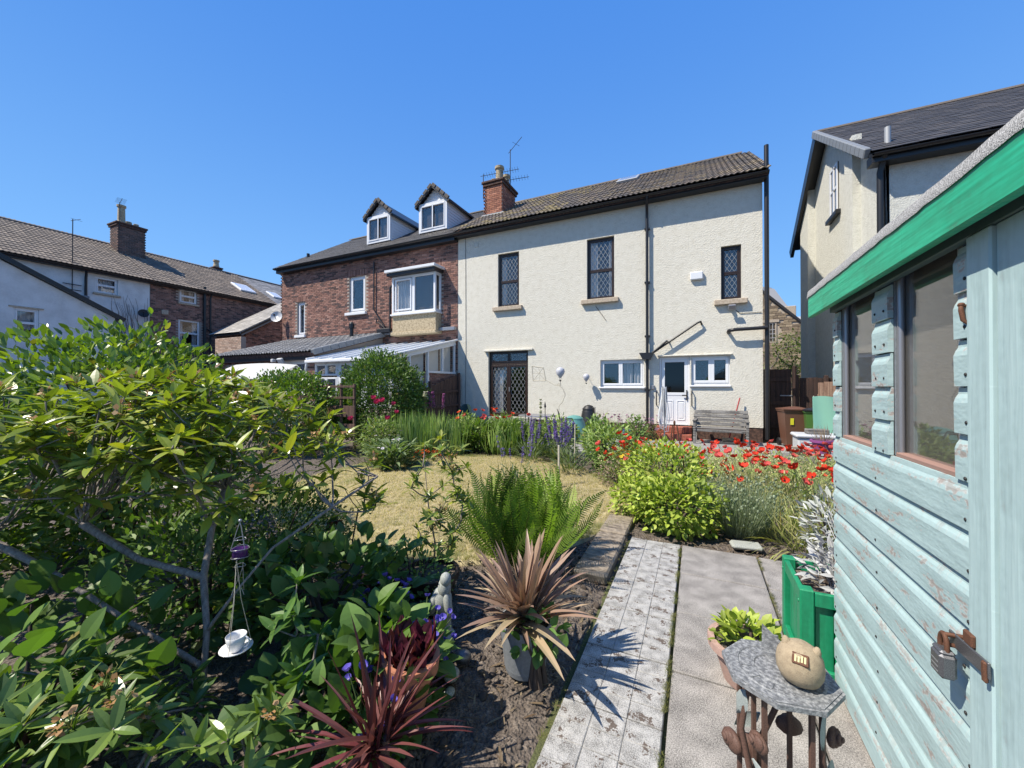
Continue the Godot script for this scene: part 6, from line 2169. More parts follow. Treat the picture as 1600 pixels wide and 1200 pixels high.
# rhododendron: whorls of leathery leaves on branch ends, some with spent brown trusses
func rhododendron(label: String, root: Vector3, skeleton: Array, tips: Array, ll: float, cols: Array, singles: int, truss: float, group := "", long := 0) -> void:
	var t := thing("rhododendron", label, "shrub", root, 0.0, group)
	var sk := []
	for line in skeleton:
		var q := [line[0]]
		for k in range(1, line.size()): q.append(line[k] - root)
		sk.append(q)
	var tg := []
	for p in tips: tg.append(p - root)
	var ends := limbs(t, "branches", sk, tg, .0032, M.bark, .54, long)
	var xs := []
	var spent := []
	for e in ends:
		var ax: Vector3 = (e[1] * .5 + Vector3(rf(-.25, .25), 1.0, rf(-.25, .25))).normalized()
		var sd := ax.cross(Vector3(.3, .2, .9)).normalized()
		var sd2 := ax.cross(sd)
		var n := R.randi_range(6, 10)
		var a0 := rf(0, TAU)
		for k in n:
			var a := a0 + k * TAU / n + rf(-.25, .25)
			var el := rf(-.2, 1.1)
			var d := ((sd * cos(a) + sd2 * sin(a)) * cos(el) + ax * sin(el)).normalized()
			xs.append(Transform3D(aim(d, ax, ll * rf(.7, 1.2)), e[0] + ax * rf(-.02, .012)))
		if R.randf() < .7:
			for k in R.randi_range(3, 6):
				var a := rf(0, TAU)
				var el := rf(-.6, .1)
				var d := ((sd * cos(a) + sd2 * sin(a)) * cos(el) + ax * sin(el)).normalized()
				xs.append(Transform3D(aim(d, ax, ll * rf(.7, 1.15)), e[0] - (e[1] as Vector3) * rf(.05, .14)))
		if R.randf() < truss: spent.append([e[0], ax])
	foliage(t, "leaf", func(q): return leaf(1.0, .31, .25, .13, 5, q), "gloss", xs, cols, singles)
	# spent flower trusses
	var fl := B.new()
	for k in 9:
		var a := k * 2.399
		var d := Vector3(cos(a) * rf(.3, .9), rf(.5, 1.1), sin(a) * rf(.3, .9)).normalized()
		var l := rf(.025, .045)
		fl.col = K(.20, .22, .06)
		fl.tube([Vector3.ZERO, d * l * .6, d * l + Vector3(0, .004, 0)], [.0014, .0012, .001], 3, false)
		fl.col = [K(.36, .20, .085), K(.50, .33, .17), K(.26, .12, .05)][k % 3]
		if k % 3 != 2:
			for j in 3:
				var e := (d + Vector3(rf(-.9, .9), rf(-1.4, .2), rf(-.9, .9))).normalized() * rf(.012, .022)
				var w := e.cross(Vector3(.2, .9, .1)).normalized() * rf(.004, .009)
				fl.face([d * l - w * .4, d * l + w * .4, d * l + e * .6 + w, d * l + e, d * l + e * .6 - w], (w.cross(e)).normalized())
		else:
			fl.col = K(.30, .33, .10)
			fl.tube([d * l, d * l * 1.5 + Vector3(rf(-.01, .01), .006, rf(-.01, .01)), d * l * 1.8 + Vector3(rf(-.02, .02), -.002, rf(-.02, .02))], [.0012, .001, .0006], 3, false)
	var fm := fl.mesh()
	for s in spent:
		part(t, "spent_flower", fm, M.petal, Transform3D(aim(Vector3(rf(-1, 1), 0, rf(-1, 1)), s[1], rf(.9, 1.5)), s[0]))

func dome(c: Vector3, ax: Vector3, r: Vector3, n: int, low := -.35, fill := .35) -> Array:
	var az := Vector3(-ax.z, 0, ax.x)
	var o := []
	var tries := 0
	while o.size() < n and tries < n * 40:
		tries += 1
		var p := Vector3(rf(-1, 1), rf(low, 1), rf(-1, 1))
		var l := p.length()
		if l > 1.0 or l < fill: continue
		if l < .72 and R.randf() < .55: continue
		var w := c + ax * p.x * r.x + Vector3.UP * p.y * r.y + az * p.z * r.z
		var ok := true
		for q in o:
			if (q as Vector3).distance_squared_to(w) < .0034: ok = false; break
		if ok: o.append(w)
	return o

# a rounded bush of many small leaves on twigs
func bush(called: String, label: String, cat: String, c: Vector3, r: Vector3, n: int, shape: Callable, mt: String, cols: Array, size: Array, singles := 0, lobes := 5, core := .55, upward := .5, group := "") -> Node3D:
	var t := thing(called, label, cat, Vector3(c.x, 0, c.z), 0.0, group)
	var bn := FastNoiseLite.new()
	bn.seed = R.randi() % 9999
	bn.frequency = .8
	var xs := []
	for k in n:
		var d := Vector3(rf(-1, 1), rf(-1, 1), rf(-1, 1))
		while d.length() > 1.0 or d.length() < .1: d = Vector3(rf(-1, 1), rf(-1, 1), rf(-1, 1))
		d = d.normalized()
		var q := pow(lerpf(core * core * core, 1.0, R.randf()), .3333)
		var bump := 1.0 + .28 * bn.get_noise_3dv(d * lobes * .5) + .16 * bn.get_noise_3dv(d * lobes * 1.6)
		var p := Vector3(0, c.y, 0) + d * r * q * bump
		if p.y < .01: continue
		var g := (d + Vector3(rf(-.8, .8), rf(-.5, .8) + upward * .3, rf(-.8, .8))).normalized()
		var up := (Vector3.UP * upward + d * .6 + Vector3(rf(-.5, .5), rf(-.3, .5), rf(-.5, .5))).normalized()
		xs.append(Transform3D(aim(g, up, rf(size[0], size[1])), p))
	foliage(t, "leaf", shape, mt, xs, cols, singles)
	var b := B.new()
	for k in 9:
		var a := k * TAU / 9 + rf(-.2, .2)
		var e := Vector3(cos(a) * r.x * rf(.3, .8), c.y + r.y * rf(-.1, .7), sin(a) * r.z * rf(.3, .8))
		b.tube([Vector3(cos(a) * .04, -.03, sin(a) * .04), e * Vector3(.35, .45, .35), e], [.018, .012, .005], 5, false)
	part(t, "stems", b, M.twig)
	return t

# long strap leaves from one crown
func strap_plant(called: String, label: String, cat: String, at: Vector3, crown: float, n: int, l: float, w: float, cols: Array, spread: Array, droop: Array) -> Node3D:
	var t := thing(called, label, cat, at)
	var shapes := []
	for k in 7:
		var b := B.new()
		var base := pick(cols, .85, 1.15)
		var tip := pick(cols, .8, 1.1)
		var dr: float = lerpf(droop[0], droop[1], k / 6.0)
		var tw := rf(-.4, .4)
		var f := func(u: float, s: float) -> Vector3:
			var wd := w * .5 * (sin(PI * pow(u, .62)) * .88 + .2) * (1.0 if u < .98 else .1)
			return Vector3(s * wd * cos(tw * u), absf(s) * wd * .45 - dr * u * u * l + s * wd * sin(tw * u), u * l * (1.0 - dr * .25 * u))
		for i in 8:
			var u0 := i / 8.0
			var u1 := (i + 1) / 8.0
			for s in [-1.0, 1.0]:
				b.col = base.lerp(tip, .25 + .35 * u0) if s > 0.0 else base.lerp(tip, .1 * u0)
				b.quad(f.call(u0, 0.0), f.call(u1, 0.0), f.call(u1, s), f.call(u0, s), Vector3.UP)
		shapes.append(b.mesh())
	for k in n:
		var q := float(k) / n
		var a := k * 2.399 + rf(-.3, .3)
		var el := lerpf(spread[1], spread[0], pow(q, .8)) + rf(-.12, .12)
		var d := Vector3(cos(a) * cos(el), sin(el), sin(a) * cos(el))
		part(t, "blade", shapes[clampi(int(q * 7.0 + rf(-1, 1)), 0, 6)], M.strap, Transform3D(Basis.looking_at(d, Vector3.UP, true).scaled_local(Vector3(rf(.8, 1.2), rf(.6, 1.2), 1.0) * rf(.68, 1.1)), Vector3(cos(a * 3.0) * .03, crown + rf(-.03, .03), sin(a * 3.0) * .03)))
	return t

func fern(label: String, at: Vector3, n: int, l: float) -> void:
	var t := thing("fern", label, "fern", at)
	var shapes := []
	var cols := [K(.20, .31, .055), K(.28, .41, .08), K(.15, .24, .045), K(.35, .47, .11)]
	for k in 6:
		var b := B.new()
		b.col = cols[k % 4]
		var arc := .10 + .07 * k
		var pt := func(u: float) -> Vector3: return Vector3(.02 * sin(u * 3.0 + k), -arc * u * u * u, u * (1.0 - .25 * arc * u))
		var m := 34
		for i in range(1, m):
			var u := pow(float(i) / m, .85)
			var p: Vector3 = pt.call(u)
			var dz: Vector3 = ((pt.call(u + .01) as Vector3) - p).normalized()
			var pl := .12 * pow(sin(PI * clampf(u * .93 + .07, 0, 1)), .7) * (1.0 if u < .85 else (1.0 - u) / .15 * .8 + .2)
			for s in [-1.0, 1.0]:
				var d := (Vector3(s, rf(-.15, .2), 0) + dz * .38).normalized()
				var w := dz * .0075
				var tip := p + d * pl + Vector3(0, -.15 * pl, 0)
				var mid := p + d * pl * .5 + Vector3(0, .012, 0)
				var nr := Vector3(0, 1, 0) + dz * -.2
				b.face([p - w, p + w, mid + w * 1.25, mid - w * 1.25], nr.normalized())
				b.face([mid - w * 1.25, mid + w * 1.25, tip], nr.normalized())
		b.col = K(.12, .13, .04)
		var ps := []
		for i in 8: ps.append(pt.call(i / 7.0))
		b.tube(ps, [.006, .0055, .005, .0045, .004, .003, .0025, .001], 4, false)
		shapes.append(b.mesh())
	for k in n:
		var q := float(k) / n
		var a := k * 2.399 + rf(-.2, .2)
		var el := lerpf(1.42, .72, pow(q, 1.2)) + rf(-.08, .08)
		var d := Vector3(cos(a) * cos(el), sin(el), sin(a) * cos(el))
		var rr := .05 + .17 * sqrt(q)
		part(t, "frond", shapes[R.randi() % 6], M.leaf, Transform3D(aim(d, Vector3(cos(a + rf(-1.2, 1.2)), .5, sin(a)), l * rf(.75, 1.08)), Vector3(cos(a) * rr, 0, sin(a) * rr)))

# upright clump of fine or broad blades
func clump(called: String, label: String, cat: String, at: Vector3, n: int, h: Array, w: float, r: float, cols: Array, lean: float, bend := .25, group := "", seeds := 0.0) -> Node3D:
	var t := thing(called, label, cat, at, 0.0, group)
	var m := leaf(1.0, w, .25, bend, 4, Color.WHITE, .6)
	var xs := []
	var cs := []
	var heads := []
	for k in n:
		var a := rf(0, TAU)
		var q := sqrt(R.randf())
		var p := Vector3(cos(a) * r * q * .6, 0, sin(a) * r * q * .6)
		var d := (Vector3(cos(a) * q * lean, 1.0, sin(a) * q * lean) + Vector3(rf(-.22, .22), 0, rf(-.22, .22)) * (.4 + lean)).normalized()
		var up := Vector3(cos(a), .3, sin(a)) if w > .02 else Vector3(rf(-1, 1), .3, rf(-1, 1))
		var hh := rf(h[0], h[1])
		xs.append(Transform3D(aim(d, up, hh), p))
		cs.append(pick(cols))
		if seeds > 0.0 and R.randf() < seeds: heads.append(Transform3D(Basis.from_scale(Vector3(.011, .016, .011) * rf(.6, 1.2)), p + d * hh - up.normalized() * bend * hh * .8))
	multi(t, "foliage", m, M.leaf, xs, cs)
	if heads.size():
		var sb := B.new()
		sb.ball(Vector3.ZERO, Vector3.ONE, 6, 4)
		cs = []
		for x in heads: cs.append(pick(cols, .9, 1.2))
		multi(t, "seed_heads", sb.mesh(), M.leaf, heads, cs)
	return t

func bloom(petals: int, r: float, cup: float, q: Color, eye: Color, layers := 1) -> ArrayMesh:
	var b := B.new()
	for y in layers:
		for k in petals:
			var a := (k + y * .5) * TAU / petals
			var rr := r * (1.0 - y * .28)
			b.col = q * rf(.8, 1.15)
			var wv := rf(-.2, .2)
			b.xf = Transform3D(Basis(Vector3.UP, a), Vector3.ZERO)
			b.grid(3, 2, func(u, t): return Vector3((t - .5) * rr * 1.25 * (sin(u * 2.2) * .9 + .1), cup * rr * u * u * (1.0 + y * .8) + rr * .1 * sin(t * 9 + wv * 8) * u, rr * u * (1.0 - .18 * absf(t - .5) * 2)), Vector3.UP)
	b.xf = Transform3D.IDENTITY
	b.col = eye
	b.ball(Vector3(0, r * .12, 0), Vector3(r * .24, r * .2, r * .24), 7, 4)
	return b.mesh()

# stems with flowers on top and a leafy foot
func flowering(called: String, label: String, at: Vector3, n: int, h: Array, r: float, flowers: Array, fm: String, leafc: Array, leaves: int, lw := .13, group := "", size := [.85, 1.2], ll := [.12, .3]) -> Node3D:
	var t := thing(called, label, "flower", at, rf(0, TAU), group)
	var b := B.new()
	for k in n:
		var a := rf(0, TAU)
		var q := sqrt(R.randf())
		var hh := rf(h[0], h[1])
		var top := Vector3(cos(a) * r * q, hh, sin(a) * r * q)
		var mid := Vector3(top.x * .45 + rf(-.03, .03), hh * .55, top.z * .45 + rf(-.03, .03))
		b.tube([Vector3(top.x * .25, 0, top.z * .25), mid, top], [.0035, .003, .002], 4, false)
		var ax := ((top - mid).normalized() + Vector3(rf(-.5, .5), .3, rf(-.2, .8))).normalized()
		part(t, "flower", flowers[R.randi() % flowers.size()], M[fm], Transform3D(Basis(Quaternion(Vector3.UP, ax)).scaled_local(Vector3.ONE * rf(size[0], size[1])), top))
	part(t, "stems", b, M.stalk)
	var xs := []
	var cs := []
	var m := leaf(1.0, lw, .3, .25, 3)
	for k in leaves:
		var a := rf(0, TAU)
		var q := sqrt(R.randf())
		var y := rf(0, h[1] * .75) * (1.0 - q * .3)
		var d := Vector3(cos(a) * .8, rf(.1, 1.3), sin(a) * .8).normalized()
		xs.append(Transform3D(aim(d, Vector3.UP, rf(ll[0], ll[1])), Vector3(cos(a) * r * q * .9, y, sin(a) * r * q * .9)))
		cs.append(pick(leafc))
	if leaves: multi(t, "foliage", m, M.leaf, xs, cs)
	return t

# a spire set thick with small florets
func spires(called: String, label: String, at: Vector3, n: int, h: Array, r: float, q: Array, share: float, fat: float, leafc: Array, leaves: int, group := "", lw := .12) -> Node3D:
	var t := thing(called, label, "flower", at, rf(0, TAU), group)
	var fb := B.new()
	for k in 4:
		var a := k * TAU / 4
		var d := Vector3(cos(a), .25, sin(a))
		fb.face([Vector3.ZERO, Vector3(cos(a + .6), .1, sin(a + .6)) * .7, d, Vector3(cos(a - .6), .1, sin(a - .6)) * .7], Vector3.UP)
	var fm := fb.mesh()
	var b := B.new()
	for k in n:
		var a := rf(0, TAU)
		var g := sqrt(R.randf())
		var hh := rf(h[0], h[1])
		var top := Vector3(cos(a) * r * g, hh, sin(a) * r * g)
		var foot := Vector3(top.x * .4, 0, top.z * .4)
		b.tube([foot, foot.lerp(top, .5) + Vector3(rf(-.02, .02), 0, rf(-.02, .02)), top], [.004, .003, .0015], 4, false)
		var xs := []
		var cs := []
		var m := int(hh * share * 150.0)
		for i in m:
			var u := 1.0 - share * R.randf()
			var an := rf(0, TAU)
			var rr := fat * (.35 + .65 * (1.0 - u) / share)
			xs.append(Transform3D(aim(Vector3(cos(an), rf(-.2, .6), sin(an)), Vector3.UP, rf(.8, 1.4) * fat * .95), foot.lerp(top, u) + Vector3(cos(an), 0, sin(an)) * rr * .7))
			cs.append(pick(q))
		multi(t, "flower_spike", fm, M.petal, xs, cs)
	part(t, "stems", b, M.stalk)
	var xs := []
	var cs := []
	var m := leaf(1.0, lw, .3, .25, 3)
	for k in leaves:
		var a := rf(0, TAU)
		var g := sqrt(R.randf())
		var d := Vector3(cos(a) * .7, rf(.2, 1.4), sin(a) * .7).normalized()
		xs.append(Transform3D(aim(d, Vector3.UP, rf(.1, .26)), Vector3(cos(a) * r * g * .8, rf(0, h[0] * .6), sin(a) * r * g * .8)))
		cs.append(pick(leafc))
	if leaves: multi(t, "foliage", m, M.leaf, xs, cs)
	return t

func tree(label: String, at: Vector3, h: float, r: Vector3, n: int, cols: Array) -> void:
	var t := thing("garden_tree", label, "tree", at)
	var tg := []
	for k in 60:
		var d := Vector3(rf(-1, 1), rf(-.7, 1), rf(-1, 1)).normalized() * rf(.4, .95)
		tg.append(Vector3(0, h - r.y, 0) + d * r)
	limbs(t, "trunk", [[-1, Vector3.ZERO, Vector3(0, h * .3, 0), Vector3(.1, h * .5, 0)]], tg, .02, M.bark)
	var xs := []
	for g in tg:
		for k in n / 60:
			xs.append(Transform3D(aim(Vector3(rf(-1, 1), rf(-.6, .8), rf(-1, 1)), Vector3.UP, rf(.1, .2)), g + Vector3(rf(-1, 1), rf(-1, 1), rf(-1, 1)) * .32 * r.x))
	var cs := []
	for x in xs: cs.append(pick(cols))
	multi(t, "crown", leaf(1.0, .5, .2, .1, 3), M.leaf, xs, cs)

const RH := [Color(.15, .20, .042), Color(.22, .28, .048), Color(.31, .36, .056), Color(.10, .145, .036), Color(.42, .45, .065)]
const LF := [Color(.09, .16, .035), Color(.13, .22, .04), Color(.07, .13, .03), Color(.18, .28, .06)]

func garden() -> void:
	var ax := Vector3(.9048, 0, -.4258)   # along the left bed's broad side
	# --- tall rhododendron with open grey limbs
	var root := Vector3(-2.02, 0, -1.0)
	var top := dome(Vector3(-2.65, 1.22, -1.4), ax, Vector3(1.0, .38, .72), 235, -.35, .5)
	top.append_array(dome(Vector3(-2.95, 1.12, -.85), ax, Vector3(.85, .40, .55), 105, -.35, .45))
	top = top.filter(func(p): return R.randf() > .75 * ax.dot(p - Vector3(-2.65, 0, -1.4)))
	top = top.map(func(p):
		var al := ax.dot(p - Vector3(-2.65, 0, -1.4))
		return p + Vector3(0, -.40 * al if al > 0.0 else -.06 * al, 0))
	top = top.filter(func(p): return (p as Vector3).distance_to(Vector3(0, 1.5, 0)) > 1.75)
	rhododendron("tall open rhododendron with bare grey limbs and spent brown flowers", root, [
		[-1, root, Vector3(-2.03, .22, -1.02), Vector3(-2.07, .36, -1.05)],
		[2, Vector3(-2.2, .56, -1.1), Vector3(-2.32, .76, -1.2), Vector3(-2.42, .92, -1.32)],
		[2, Vector3(-1.98, .52, -1.12), Vector3(-1.9, .7, -1.25), Vector3(-1.78, .85, -1.5), Vector3(-1.7, .97, -1.75)],
		[3, Vector3(-2.45, .66, -.95), Vector3(-2.75, .82, -.85)],
		[1, Vector3(-2.35, .42, -.88), Vector3(-2.7, .66, -.72), Vector3(-2.95, .8, -.6)]], top, .115, RH, 150, .4, "", 70)
	# --- low rhododendron close to the camera
	root = Vector3(-1.75, 0, -.55)
	var lo := dome(Vector3(-1.85, .2, -.58), ax, Vector3(.72, .34, .42), 130, -.1, .3)
	var cup := Vector3(-1.79, .38, -1.02)
	lo = lo.filter(func(p): return (p as Vector3).distance_to(Geometry3D.get_closest_point_to_segment(p, Vector3(0, 1.5, 0), cup)) > .24 and not (p.x > -1.35))
	rhododendron("low dark rhododendron with broad glossy leaves in the near corner", root, [[-1, root, root + Vector3(0, .08, 0), root + Vector3(.05, .16, -.05)]], lo, .105, [Color(.085, .145, .042), Color(.12, .195, .05), Color(.16, .245, .055), Color(.22, .31, .065)], 150, .2)
	# --- young shoots standing up out of the low bed
	root = Vector3(-1.62, 0, -1.18)
	rhododendron("young upright rhododendron shoots beside the hanging cup", root, [[-1, root, root + Vector3(0, .1, 0)]], [root + Vector3(0, .62, 0), root + Vector3(.03, .5, .04), root + Vector3(-.08, .42, .05), root + Vector3(.1, .4, -.03), root + Vector3(.14, .3, .08)], .11, [K(.07, .14, .03), K(.1, .2, .04)], 40, 0.0)
	# --- glossy evergreen behind
	bush("camellia", "tall glossy camellia hedge behind the rhododendron at far left", "shrub", Vector3(-4.9, 1.0, -1.75), Vector3(1.0, 1.1, .95), 7500, func(q): return leaf(1.0, .5, .2, .1, 4, q), "gloss", [K(.10, .17, .036), K(.16, .25, .045), K(.23, .33, .055), K(.33, .40, .065), K(.075, .13, .032)], [.06, .095], 0, 6, .6)
	bush("camellia", "second glossy evergreen at the left edge beyond the rhododendron", "shrub", Vector3(-5.1, .8, -.6), Vector3(1.2, .95, 1.0), 5000, func(q): return leaf(1.0, .5, .2, .1, 4, q), "gloss", [K(.08, .14, .03), K(.12, .2, .036), K(.18, .27, .045), K(.06, .11, .028)], [.06, .095], 0, 6, .6)
	# --- small dark azalea against the lawn
	bush("azalea", "small-leaved dark azalea at the near left edge of the lawn", "shrub", Vector3(-3.0, .34, -1.98), Vector3(.62, .42, .5), 7000, func(q): return leaf(1.0, .5, .2, .1, 3, q), "leaf", [K(.045, .085, .02), K(.075, .13, .03), K(.11, .17, .04)], [.022, .04], 0, 7, .5)
	# --- hydrangeas and broad ground leaves
	var broad := func(q): return leaf(1.0, .72, .18, .22, 6, q, .8)
	bush("hydrangea", "broad-leaved green hydrangea under the bare limbs at left", "shrub", Vector3(-2.5, .3, -.6), Vector3(.55, .36, .5), 300, broad, "leaf", [K(.09, .17, .035), K(.14, .24, .05), K(.06, .11, .025)], [.08, .14], 60, 4, .4, 1.3)
	bush("hydrangea", "wide mound of broad leaves between azalea and flower pots", "shrub", Vector3(-2.12, .2, -1.72), Vector3(.66, .32, .5), 620, broad, "leaf", [K(.08, .15, .045), K(.11, .20, .055), K(.15, .25, .065)], [.08, .14], 150, 4, .5, 1.5)
	bush("hydrangea", "leafy plant with large soft leaves beside the red cordyline", "shrub", Vector3(-1.36, .17, -1.42), Vector3(.36, .26, .3), 190, broad, "leaf", [K(.09, .17, .04), K(.13, .23, .05), K(.19, .30, .07)], [.08, .15], 120, 4, .4, 1.5)
	bush("hydrangea", "shaded broad-leaved plant below the hanging cup", "shrub", Vector3(-1.46, .1, -1.22), Vector3(.34, .22, .3), 200, broad, "leaf", [K(.07, .14, .04), K(.10, .18, .05), K(.14, .23, .06)], [.07, .13], 80, 4, .4, 1.5)
	bush("undergrowth", "small-leaved undergrowth below the rhododendron limbs", "shrub", Vector3(-2.95, .28, -1.45), Vector3(.8, .34, .5), 1800, func(q): return leaf(1.0, .45, .2, .1, 3, q), "leaf", LF, [.04, .08], 0, 6, .3)
	# --- campanula among the pots
	var bell := bloom(5, .016, .9, K(.16, .13, .55), K(.4, .4, .5))
	for q in [[Vector3(-1.62, 0, -1.72), "purple-blue campanula spilling between the black bowls"], [Vector3(-1.28, 0, -1.62), "purple-blue campanula beside the stone figurine"], [Vector3(-1.2, 0, -1.2), "purple-blue campanula stem in front of the red cordyline"]]:
		flowering("campanula", q[1], q[0], 44 if q[0].x < -1.25 else 14, [.16, .36], .17, [bell], "petal", LF, 90, .4, "", [.8, 1.3], [.03, .06])
	# --- red cordyline, terracotta urn, phormium in grey pot
	strap_plant("red_cordyline", "dark red cordyline with narrow spiky blades in the near bed", "cordyline", Vector3(-1.08, 0, -1.12), .15, 66, .42, .022, [K(.10, .024, .026), K(.155, .04, .042), K(.06, .018, .022), K(.21, .085, .075)], [.0, 1.45], [.02, .35])
	var b := B.new()
	b.tube([Vector3(0, 0, 0), Vector3(.0, .2, 0)], [.022, .018], 8)
	one("cordyline_stem", "short brown stem at the foot of the red cordyline", "stem", b, M.castbrown, Transform3D(Basis.IDENTITY, Vector3(-1.06, -.02, -1.13)))
	pot("terracotta_urn", "tall terracotta pot leaning behind the red cordyline", Vector3(-1.17, .0, -1.36), .07, .115, .34, "terracotta").rotation.z = -.12
	clump("purple_heuchera", "dark purple ruffled heuchera in the terracotta pot", "flower", Vector3(-1.13, .32, -1.36), 60, [.06, .13], .6, .12, [K(.07, .014, .025), K(.12, .02, .045)], 1.2, .3)
	var gp := Vector3(-.83, 0, -1.93)
	var pt := thing("grey_pot", "grey plastic bucket-shaped pot holding the bronze phormium", "plant pot", gp)
	b = B.new()
	b.lathe([Vector2(0, 0), Vector2(.105, 0), Vector2(.112, .03), Vector2(.112, .034), Vector2(.136, .235), Vector2(.14, .24), Vector2(.14, .255), Vector2(.132, .256), Vector2(.128, .22)], 30)
	part(pt, "pot", b, M.greypot)
	b = B.new()
	b.lathe([Vector2(.129, .225), Vector2(.06, .235), Vector2(0, .235)], 24)
	part(pt, "compost", b, M.soil)
	strap_plant("bronze_phormium", "bronze-pink phormium with arching strap leaves in the grey pot", "phormium", gp + Vector3(0, .21, 0), .035, 96, .46, .042, [K(.27, .175, .12), K(.38, .265, .185), K(.19, .12, .085), K(.47, .385, .24), K(.33, .22, .17)], [.42, 1.42], [.02, .3])
	bush("potted_creeper", "lobed green leaves trailing over the grey pot's rim", "plant", gp + Vector3(.09, .24, .05), Vector3(.15, .09, .15), 70, broad, "leaf", [K(.1, .2, .05), K(.16, .28, .07)], [.04, .075], 40, 3, .3, 1.0)
	# --- black bowls and the spindly potted shrub
	pot("black_bowl", "dark plastic bowl planter behind the stone figurine", Vector3(-1.66, 0, -2.2), .15, .19, .24, "darkpot")
	pot("black_bowl", "low black glazed bowl among the campanula", Vector3(-1.6, 0, -1.82), .13, .2, .15, "navypot")
	pot("black_bowl", "black pot left of the spindly shrub", Vector3(-1.98, 0, -2.12), .12, .16, .24, "darkpot")
	root = Vector3(-1.82, 0, -2.45)
	var sp := []
	for k in 44: sp.append(root + Vector3(rf(-.16, .2) + .1 * (k / 44.0), lerpf(.22, 1.12, k / 44.0), rf(-.16, .16)))
	rhododendron("spindly yellowing shrub in a black pot before the lawn", root, [[-1, root, root + Vector3(.02, .3, 0), root + Vector3(-.03, .6, .02), root + Vector3(-.08, .9, 0)]], sp, .085, [K(.16, .23, .045), K(.26, .31, .065), K(.42, .42, .07), K(.11, .16, .035)], 120, .05)
	bush("potted_herb", "pale green sprawling herb at the foot of the spindly shrub", "plant", Vector3(-1.72, .22, -2.12), Vector3(.26, .22, .2), 480, func(q): return leaf(1.0, .5, .2, .1, 3, q), "leaf", [K(.13, .22, .05), K(.22, .32, .08), K(.28, .36, .14)], [.025, .05], 0, 4, .2)
	# dead branch with curled brown leaves
	var ds := thing("dead_sapling", "thin bare sapling with a few curled brown leaves before the lawn", "sapling", Vector3(-2.55, 0, -2.32))
	var tg := []
	for q in [[.1, .75, -.1], [.16, .6, 0], [.2, .52, .05], [-.06, .66, .0], [-.1, .42, .05], [.05, .9, -.1], [.28, .62, -.1]]: tg.append(Vector3(q[0], q[1], q[2]))
	limbs(ds, "stem", [[-1, Vector3.ZERO, Vector3(.03, .25, 0), Vector3(.06, .5, -.03)]], tg, .0035, M.twig)
	var dl := leaf(.09, .05, .7, .6, 4, K(.11, .055, .03))
	for k in 9: part(ds, "dead_leaf", dl, M.petal, Transform3D(aim(Vector3(rf(-1, 1), rf(-.7, .3), rf(-1, 1)), Vector3.UP, rf(.7, 1.1)), Vector3(-.1, .42, .05) + Vector3(rf(-.03, .03), rf(-.03, .03), rf(-.03, .03))))
	# --- the big fern
	fern("large bright green shuttlecock fern at the lawn's near edge", Vector3(-1.36, 0, -3.15), 125, .80)
	# --- far bed, left to right
	bush("round_bush", "tall round clipped bush in front of the conservatory", "shrub", Vector3(-7.35, 1.12, -7.75), Vector3(1.12, 1.28, 1.0), 24000, func(q): return leaf(1.0, .5, .2, .1, 3, q), "leaf", [K(.08, .145, .035), K(.12, .2, .045), K(.17, .26, .06), K(.055, .10, .028)], [.05, .085], 0, 6, .68, .1)
	bush("round_bush", "low wide bright green bush in front of the extension", "shrub", Vector3(-8.5, .95, -5.95), Vector3(1.2, .92, .95), 11000, func(q): return leaf(1.0, .55, .2, .1, 3, q), "gloss", [K(.09, .165, .03), K(.15, .24, .04), K(.22, .32, .055), K(.06, .11, .025)], [.05, .09], 0, 6, .66, .4)
	clump("yellow_phormium", "yellow-green sword-leaved clump between the two round bushes", "plant", Vector3(-7.9, .3, -6.9), 60, [.9, 1.4], .05, .3, [K(.25, .30, .06), K(.17, .24, .05)], .35, .1)
	var rose := bloom(6, .05, 1.0, K(.50, .05, .14), K(.4, .04, .1), 3)
	flowering("rose_bush", "pink-flowered rose bush below the tall round bush", Vector3(-5.85, 0, -6.0), 7, [.8, 1.25], .5, [rose], "petal", [K(.09, .13, .04), K(.15, .2, .06), K(.2, .2, .08)], 900, .45, "", [.9, 1.3], [.04, .08])
	clump("iris_clump", "sword-leaved iris clump at the far left edge of the lawn", "plant", Vector3(-5.6, 0, -6.9), 360, [.55, 1.05], .045, .9, [K(.22, .32, .1), K(.32, .42, .15), K(.16, .25, .07)], .28, .1)
	clump("iris_clump", "second paler iris clump beside the orange marigolds", "plant", Vector3(-5.0, 0, -7.3), 280, [.5, .95], .045, .75, [K(.26, .36, .12), K(.36, .45, .16), K(.18, .27, .08)], .3, .12)
	flowering("daisy_bush", "grey-green daisy plant with small white flowers beside the rhododendron", Vector3(-5.1, 0, -5.6), 16, [.3, .65], .4, [bloom(8, .025, .2, K(.6, .58, .62), K(.5, .4, .1))], "petal", [K(.2, .26, .13), K(.14, .2, .08)], 420, .3)
	var og := bloom(9, .032, .3, K(.62, .13, .025), K(.2, .05, .01), 2)
	flowering("marigold", "low orange marigolds at the lawn's far left edge", Vector3(-4.95, 0, -6.45), 34, [.1, .22], .3, [og], "petal", LF, 120, .3, "", [.9, 1.3], [.05, .09])
	spires("foxglove", "pink foxglove spires before the dark fence", Vector3(-6.1, 0, -8.5), 3, [1.25, 1.5], .35, [K(.42, .14, .36), K(.5, .22, .45)], .3, .035, LF, 60)
	spires("white_spire", "single pale bud spike beside the round bush", Vector3(-6.0, 0, -7.6), 1, [1.35, 1.4], .1, [K(.6, .6, .55), K(.4, .46, .3)], .12, .05, LF, 30)
	var red := bloom(4, .052, .75, K(.66, .05, .022), K(.03, .02, .03))
	var red2 := bloom(5, .046, .5, K(.72, .085, .03), K(.04, .02, .03))
	var pink := bloom(4, .05, .8, K(.60, .10, .09), K(.05, .02, .03))
